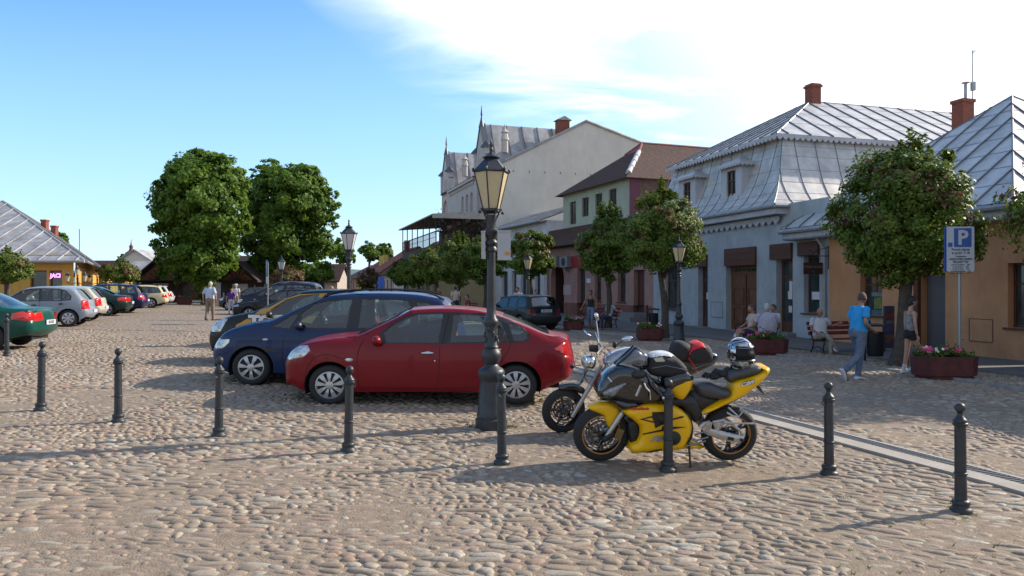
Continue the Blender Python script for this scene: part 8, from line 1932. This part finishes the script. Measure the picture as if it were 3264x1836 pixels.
def person(p, rz, label, pose=STAND, s=1.0, top=None, top_len='short', bottom=None, bot_len='long', shoe=None, hair=m_hairbr, hair_kind='short', yaw=0.0, tilt=0.0, fat=1.0, group=None, hat=None, sock=None, bulk=1.0, sleeve=.62, sub_=1, skin=None):
    J = dict(pose); t = thing('person', label, 'person', p, rz, group=group); t.scale = (s, s, s)
    sk_ = skin or m_skin
    names = ['pel', 'wai', 'che', 'nek', 'hed', 'shL', 'elL', 'wrL', 'shR', 'elR', 'wrR', 'hiL', 'knL', 'anL', 'hiR', 'knR', 'anR']; ix = {n_: i for i, n_ in enumerate(names)}
    V = [J[n_] for n_ in names]; rad = [.095, .085, .098, .050, .055, .050, .040, .027, .050, .040, .027, .080 * bulk, .054 * bulk, .036, .080 * bulk, .054 * bulk, .036]
    E = [('pel', 'wai'), ('wai', 'che'), ('che', 'nek'), ('nek', 'hed'), ('che', 'shL'), ('shL', 'elL'), ('elL', 'wrL'), ('che', 'shR'), ('shR', 'elR'), ('elR', 'wrR'), ('pel', 'hiL'), ('hiL', 'knL'), ('knL', 'anL'), ('pel', 'hiR'), ('hiR', 'knR'), ('knR', 'anR')]
    b = bake_skin(V, [(ix[a], ix[c]) for a, c in E], rad, sub_)
    M, sk = head_mesh(b, Vector(J['hed']) + Vector((.01, 0, .02)), yaw, 1.0, tilt)
    for q in 'LR':
        w_, e_ = Vector(J['wr' + q]), Vector(J['el' + q]); hand(b, w_, w_ - e_ if q + 'h' not in J else Vector(J[q + 'h']), J.get('up' + q, (1, 0, 0.2)), 1.0, .55, 1 if q == 'L' else -1)
        a_ = Vector(J['an' + q]); f_ = J.get('fa' + q, 0.); fd = Vector((math.cos(f_), 0, math.sin(f_))); b.tube([a_, a_ + fd * .10 + Vector((0, 0, -.04)), a_ + fd * .17 + Vector((0, 0, -.055))], [.034, .032, .02], 8)
    b.build('body', sk_, t, smooth=180)
    hc = Vector(J['hed']) + Vector((.01, 0, .02))
    # eyes and mouth
    e = MB()
    for sg in (-1, 1): e.ell(M @ sk(math.pi / 2 - .05, sg * .40) + hc, (.008, .012, .006), 6, 5, M)
    e.build('eyes', m_eye, t, smooth=180); e = MB(); e.ell(M @ (sk(math.pi * .675, 0) + Vector((.000, 0, 0))) + hc, (.006, .024, .005), 6, 5, M); e.build('mouth', m_lip, t, smooth=180)
    # hair
    if hair_kind != 'bald':
        h = MB(); n, m_ = 20, 9; th1 = {'short': 1.55, 'bun': 1.7, 'long': 1.9, 'crop': 1.45}[hair_kind]; vs = []
        thick = {'short': 1.09, 'bun': 1.13, 'long': 1.2, 'crop': 1.05}[hair_kind]
        def hp(i, ph):
            back = (1 - math.cos(ph)) / 2; lim = .80 + (th1 - .80 + .55) * min(1, back * 1.5); th = lim * i / m_; q_ = sk(th, ph); return M @ Vector((q_.x * thick - (.006 if back > .5 else 0), q_.y * thick, q_.z * thick + .002)) + hc
        for i in range(1, m_ + 1):
            for k in range(n): ph = 2 * math.pi * k / n; ph = ph - 2 * math.pi if ph > math.pi else ph; vs.append(hp(i, ph))
        vs.append(hp(0.01, 0)); fs = [((i) * n + k, (i + 1) * n + k, (i + 1) * n + (k + 1) % n, i * n + (k + 1) % n) for i in range(m_ - 1) for k in range(n)] + [(m_ * n, k, (k + 1) % n) for k in range(n)]
        h.add(vs, fs)
        inner = [M @ Vector(sk(.3, 0)) * .5 + hc]
        if hair_kind == 'bun': h.ell(M @ Vector((-.075, 0, .085)) + hc, (.045, .045, .04), 10, 8); h.ell(M @ Vector((-.07, 0, -.02)) + hc, (.045, .07, .09), 10, 8)
        if hair_kind == 'long': h.ell(M @ Vector((-.05, 0, -.06)) + hc, (.07, .09, .14), 12, 8)
        h.build('hair', hair, t, smooth=180)
    if hat: h = MB(); h.lathe([(.15, .055), (.155, .06), (.095, .075), (.09, .14), (.03, .155), (.001, .156)], hc, 16); h.build('hat', hat, t, smooth=60)
    lat = (Vector(J['shL']) - Vector(J['shR'])); lat.normalize()
    def torso(b, rows_, n=16):
        """rows: (centre, half width, half depth) from the hem upward"""
        m_ = len(rows_); vs = []
        for i, (c, w_, d_) in enumerate(rows_):
            c = Vector(c); ax = (Vector(rows_[min(i + 1, m_ - 1)][0]) - Vector(rows_[max(i - 1, 0)][0])).normalized(); fw = lat.cross(ax).normalized()
            for k in range(n):
                a = 2 * math.pi * k / n; cx_, sx_ = math.cos(a), math.sin(a); e_ = .82
                vs.append(c + lat * (w_ * math.copysign(abs(sx_) ** e_, sx_)) + fw * (d_ * math.copysign(abs(cx_) ** e_, cx_)) * (1 + .02 * math.sin(5 * a + i * 2)))
        b.add(vs, [(i * n + k, i * n + (k + 1) % n, (i + 1) * n + (k + 1) % n, (i + 1) * n + k) for i in range(m_ - 1) for k in range(n)] + [tuple((m_ - 1) * n + k for k in range(n)), tuple(range(n))[::-1]])
    P_, W_, C_, N_ = (Vector(J[q]) for q in ('pel', 'wai', 'che', 'nek')); slim = 1.0 if top_len != 'none' else .86
    if top:
        hf = J.get('hem', .95); hem = W_.lerp(P_, hf) if hf <= 1 else P_ + (P_ - W_) * (hf - 1)
        b = MB(); rows_ = [(hem, .168 * fat, .122 * fat), (hem.lerp(W_, .5), .166 * fat, .122 * fat), (W_, .158 * fat * slim, .118 * fat), (W_.lerp(C_, .55), .168 * fat * slim, .122 * fat), (C_, .180 * (.5 + .5 * fat) * slim, .122 * fat), (C_.lerp(N_, .45), .178 * slim, .108 * (.5 + .5 * fat)), (C_.lerp(N_, .70), .150 * slim, .090), (C_.lerp(N_, .90), .100, .072), (C_.lerp(N_, 1.02), .062, .060)]
        if top_len == 'none': rows_ = rows_[:5] + [(C_.lerp(N_, .25), .145, .100)]
        torso(b, rows_)
        if top_len != 'none':
            for q in 'LR':
                S_, E_, Wr = (Vector(J[k + q]) for k in ('sh', 'el', 'wr')); inn = S_.lerp(C_.lerp(N_, .5), .35)
                if top_len == 'short': b.tube([inn, S_ + (S_ - inn) * .02, S_.lerp(E_, sleeve * .5), S_.lerp(E_, sleeve)], [.040, .066, .066, .068], 12, cap=False); b.ell(S_ + (inn - S_) * .12, .066, 12, 8)
                else: b.tube([inn, S_, S_.lerp(E_, .5), E_, E_.lerp(Wr, .9)], [.040, .066, .060, .052, .042], 12)
        b.build('shirt', top, t, smooth=70)
        if top_len == 'none':
            for q in 'LR':
                S_ = Vector(J['sh' + q]); x = MB(); fw = lat.cross(N_ - C_).normalized(); m0 = C_.lerp(N_, .22) + lat * (.085 if q == 'L' else -.085); x.tube([m0 + fw * .095, m0.lerp(N_, .55) + fw * .055 + lat * (.03 if q == 'L' else -.03), m0.lerp(N_, .6) - fw * .04 + lat * (.03 if q == 'L' else -.03), m0 - fw * .095], .012, 5); x.build('shirt_strap', top, t, smooth=60)
    if bottom:
        k = {'long': 1.0, 'capri': 1.0, 'shorts': .62, 'mini': .28}[bot_len]; b = MB(); hm = (Vector(J['hiL']) + Vector(J['hiR'])) / 2
        ax_ = (P_ - W_).normalized()
        torso(b, [(P_ + ax_ * .10, .150 * fat, .112 * fat), (P_ + ax_ * .02, .170 * fat, .128 * fat), (P_.lerp(W_, .35), .165 * fat, .122 * fat), (P_.lerp(W_, .75), .158 * fat, .115 * fat)][::1])
        for q in 'LR':
            H_, K_, A_ = (Vector(J[k2 + q]) for k2 in ('hi', 'kn', 'an'))
            if bot_len == 'long': b.tube([H_ + (H_ - K_) * .08, H_.lerp(K_, .35), K_ + (H_ - K_) * .06, K_.lerp(A_, .1), K_.lerp(A_, .6), K_.lerp(A_, 1.02)], [.098 * bulk, .090 * bulk, .070 * bulk, .068 * bulk, .060, .062], 12)
            elif bot_len == 'capri': b.tube([H_ + (H_ - K_) * .08, H_.lerp(K_, .35), K_, K_.lerp(A_, .42)], [.096 * bulk, .086 * bulk, .066, .062], 12)
            else: b.tube([H_ + (H_ - K_) * .08, H_.lerp(K_, k * .5), H_.lerp(K_, k)], [.098 * bulk, .096 * bulk, .092 * bulk], 12)
        b.build('trousers' if bot_len in ('long', 'capri') else 'shorts', bottom, t, smooth=70)
    if shoe:
        for q in 'LR':
            a_ = Vector(J['an' + q]); f_ = J.get('fa' + q, 0.); MM = Matrix.Rotation(-f_, 3, 'Y'); x = MB()
            prof = [(-.075, .040, .045), (-.06, .048, .075), (0, .048, .085), (.06, .050, .062), (.12, .052, .045), (.165, .045, .036), (.19, .02, .025)]
            vs = []; n = 10
            for (xx, w_, h_) in prof:
                for k in range(n): a = 2 * math.pi * k / n; vs.append(MM @ Vector((xx, w_ * math.cos(a), max(-.012, h_ / 2 * math.sin(a) * 1.0 + h_ / 2 - .02))) + a_ + MM @ Vector((0, 0, -.075)))
            x.add(vs, [(i * n + k, i * n + (k + 1) % n, (i + 1) * n + (k + 1) % n, (i + 1) * n + k) for i in range(len(prof) - 1) for k in range(n)] + [tuple(range(n))[::-1], tuple((len(prof) - 1) * n + k for k in range(n))]); x.build('shoe', shoe, t, smooth=60)
            if sock: x = MB(); kn = Vector(J['kn' + q]); x.tube([a_ + Vector((0, 0, -.02)), a_.lerp(kn, .12), a_.lerp(kn, .30)], [.043, .045, .050], 10); x.build('sock', sock, t, smooth=60)
    return t
c_cyan = mat('tee_cyan', (.02, .27, .60), .85, var=.12, vscale=6, bump=.3, bscale=12); c_jean = mat('jeans', (.10, .13, .19), .9, var=.25, vscale=6, bump=.3, bscale=14); c_grey = mat('tank_grey', (.20, .20, .20), .9, var=.45, vscale=16); c_blk = mat('cloth_black', (.012, .012, .015), .8); c_white = mat('tee_white', (.52, .52, .55), .9, var=.08, bump=.3, bscale=12); c_lil = mat('shirt_lilac', (.36, .34, .42), .9, var=.15, vscale=8, bump=.4, bscale=10); c_cream = mat('shirt_cream', (.45, .36, .30), .9, var=.2, vscale=10); c_khaki = mat('khaki', (.22, .165, .12), .9, var=.15, bump=.3, bscale=12); c_camo = mat('trousers_beige', (.26, .22, .17), .9, var=.4, vscale=9); c_navy = mat('cloth_navy', (.02, .03, .07), .9); c_shirtb = mat('shirt_pale_blue', (.42, .48, .58), .9, var=.06, bump=.3, bscale=10); c_purple = mat('tee_purple', (.10, .02, .22), .9, var=.25, vscale=7); c_red = mat('tee_dark_red', (.14, .02, .03), .9); c_stripe = mat('shirt_striped', (.28, .33, .38), .9, var=.35, vscale=14); c_capri = mat('capri_blue', (.16, .22, .33), .9, var=.1); s_white = mat('shoe_white', (.55, .56, .60), .6, var=.15, vscale=14); s_dark = mat('shoe_dark', (.03, .025, .02), .5); m_tan = mat('skin_tan', (.32, .16, .11), .6, var=.08, vscale=12)
# man in the cyan tee, striding to the right and away
WALK = dict(STAND, wai=(.02, 0, 1.08), che=(.045, 0, 1.29), nek=(.06, 0, 1.47), hed=(.095, 0, 1.60), shL=(.05, .19, 1.41), shR=(.03, -.19, 1.41), elR=(-.07, -.25, 1.14), wrR=(.16, -.20, 1.02), elL=(.02, .25, 1.14), wrL=(.24, .15, 1.03),
 hiR=(0, -.09, .90), knR=(-.06, -.10, .50), anR=(-.43, -.10, .22), faR=-1.05, hiL=(0, .09, .90), knL=(.15, .10, .49), anL=(.10, .10, .09), hem=1.15)
p = at(2735, 1212); person(gp(p.x, p.y), R(20), 'man in bright blue tee and jeans striding past the bench', WALK, 1.0, c_cyan, 'short', c_jean, 'long', s_white, m_hairbr, 'crop', yaw=R(25), tilt=.15, fat=1.12, bulk=1.08, skin=m_tan)
WW = dict(STAND, nek=(-.0, 0, 1.47), hed=(.03, 0, 1.605), che=(.02, 0, 1.29), elR=(-.02, -.21, 1.13), wrR=(.03, -.21, .88), elL=(.0, .2, 1.13), knR=(.19, -.07, .52), anR=(-.02, -.08, .14), faR=-.35, knL=(-.03, .09, .50), anL=(-.10, .09, .09), hem=.75, shL=(-.01, .155, 1.40), shR=(-.01, -.155, 1.40))
p = at(2902, 1192); person(gp(p.x, p.y), R(3), 'young woman in grey top, black shorts and white trainers beside the leaning tree', WW, .96, c_grey, 'none', c_blk, 'mini', s_white, m_hairb, 'bun', fat=.86, bulk=1.02, sock=c_white)
# bench 1: bald man in white, another figure by the bin
def on_bench(pb, rz, dx): return Vector((pb.x + math.cos(rz) * dx + math.sin(rz) * .02, pb.y + math.sin(rz) * dx, pb.z - .02))
CROSS = dict(SIT, knR=(.40, .04, .60), anR=(.46, .22, .32), faR=-.3, elL=(-.16, .36, .82), wrL=(-.14, .55, .90), wrR=(.22, -.06, .60), nek=(-.09, 0, 1.06))
person(on_bench(pB1, R(22), -.80), R(22 - 90 - 25), 'bald man in white tee sitting cross legged at the left end of the bench', CROSS, 1.0, c_white, 'short', c_camo, 'long', s_white, None, 'bald', yaw=R(10), fat=1.18, skin=m_tan)
person(on_bench(pB1, R(22), .86), R(22 - 90), 'person in dark clothes sitting behind the litter bin', SIT, .95, c_blk, 'short', c_blk, 'shorts', s_dark, m_hairbr, 'short')
# bench 2
p2 = Vector(pB2); 
ANK = dict(SIT, knR=(.36, -.02, .62), anR=(.52, .10, .40), faR=-.3, knL=(.42, .14, .54), anL=(.50, .16, .09), wrL=(.30, .10, .62), wrR=(.28, -.08, .66), elR=(.0, -.24, .78))
person(gp(xat(2392, 21.6), 21.6) + Vector((0, 0, .02)), R(188), 'man in pale tee and dark shorts sitting with one ankle on his knee', ANK, 1.0, c_cream, 'short', c_navy, 'shorts', s_dark, m_hairbr, 'crop', fat=1.0, sock=c_white, skin=m_tan)
BACK = dict(SIT, wai=(-.02, 0, .70), che=(.0, 0, .92), nek=(.06, 0, 1.08), hed=(.11, 0, 1.20), shL=(.0, .22, 1.0), shR=(.0, -.22, 1.0), elL=(.05, .32, .74), elR=(.05, -.34, .74), wrL=(.25, .22, .62), wrR=(.22, -.25, .60))
person(gp(xat(2446, 21.0), 21.0) + Vector((0, 0, .02)), R(80), 'heavy grey haired man in lilac shirt seen from behind above the planter', BACK, 1.03, c_lil, 'short', c_navy, 'long', s_dark, m_hairg, 'short', fat=1.5, bulk=1.2, skin=m_tan)
person(gp(xat(2462, 22.6), 22.6) + Vector((0, 0, .02)), R(195), 'third man on the bench, his face just showing past the lilac shirt', SIT, 1.0, c_white, 'short', c_khaki, 'long', s_dark, m_hairbr, 'crop', skin=m_tan)
# bench 3
EL = dict(SIT, elL=(-.14, .34, .82), wrL=(-.2, .5, .80))
person(Vector(pB3) + Vector((.42, -.32, 0)), R(-150), 'elderly man in striped shirt sitting on the bench by the slim tree', EL, 1.0, c_stripe, 'short', c_navy, 'long', s_dark, m_hairg, 'short', fat=1.1, skin=m_tan)
# woman in black top
WK = dict(STAND, knL=(.12, .10, .52), anL=(.08, .10, .10), knR=(-.04, -.10, .50), anR=(-.20, -.10, .14), faR=-.6, elL=(-.05, .26, 1.16), wrL=(.04, .25, 1.02), elR=(.02, -.30, 1.15), wrR=(.04, -.42, .93))
p = at(1883, 1046); person(gp(xat(1883, 32), 32), R(-115), 'woman in black top and blue cropped trousers walking past the pink shop', WK, .96, c_blk, 'none', c_capri, 'capri', s_dark, m_hairb, 'short', fat=.95, skin=m_tan)
b = MB(); b.ell((0, 0, 0), (.10, .05, .13), 10, 8); b.tube([(0, 0, .1), (-.02, .02, .35), (.02, 0, .5)], .01, 5)
t = thing('handbag', 'black shoulder bag on the side of the woman in the black top', 'handbag', (xat(1892, 32), 31.9, .62)); b.build('bag_body', c_blk, t, smooth=60)
# old man and boy, seen from behind
OLD = dict(STAND, knR=(.06, -.10, .50), anR=(.10, -.10, .10), knL=(-.02, .10, .50), anL=(-.14, .10, .12), faL=-.3, elL=(-.05, .29, 1.15), wrL=(.0, .30, .90), elR=(-.05, -.29, 1.15), wrR=(.0, -.30, .90), hed=(.055, 0, 1.585), nek=(.02, 0, 1.46), hem=1.05)
p = at(669, 1022); person(gp(p.x, p.y), R(84), 'white haired old man in pale blue shirt and khaki trousers walking away across the square', OLD, 1.01, c_shirtb, 'short', c_khaki, 'long', s_dark, m_hairg, 'short', fat=1.16, bulk=1.15, sleeve=.85)
p = at(737, 1001); person(gp(p.x, p.y), R(95), 'boy in purple tee and white trousers walking behind the old man', OLD, .80, c_purple, 'short', c_white, 'long', s_white, m_hairr, 'short', fat=1.05)
p = gp(xat(752, 46), 46); person(p, R(100), 'person with white hat and white shirt beyond the boy in purple', STAND, .93, c_white, 'short', c_khaki, 'long', s_dark, m_hairg, 'short', hat=c_white)
p = gp(xat(1057, 30), 30); person(p, R(-80), 'blond woman whose head shows over the blue people carrier', STAND, .93, c_red, 'short', c_jean, 'long', s_dark, m_blond, 'long', skin=m_tan)
p = gp(xat(1452, 40), 40); person(p, R(110), 'person in pale waistcoat standing with back turned under the clipped trees', STAND, 1.0, c_cream, 'short', c_navy, 'long', s_dark, m_hairb, 'short')
p = gp(xat(1487, 38), 38); person(p, R(200), 'person in dark red sitting under the clipped trees', SIT, 1.0, c_red, 'short', c_navy, 'long', s_dark, m_hairbr, 'short'); bench(gp(p.x + .05, 38.0), R(-70), 'bench under the clipped trees with the person in dark red', 1.5)
p = gp(xat(1396, 44), 44); person(p, R(-60), 'person in dark tee farthest along the clipped trees', STAND, .95, c_red, 'short', c_navy, 'long', s_dark, m_hairb, 'short')
p = gp(xat(1650, 37), 37); person(p, R(-120), 'person in grey violet shirt standing left of the dark estate roof', STAND, 1.0, c_lil, 'short', c_navy, 'long', s_dark, m_hairbr, 'short')
p = gp(xat(1708, 36), 36); person(p, R(-60), 'dark haired person in navy behind the roof of the dark estate', STAND, .95, c_navy, 'short', c_navy, 'long', s_dark, m_hairb, 'short')
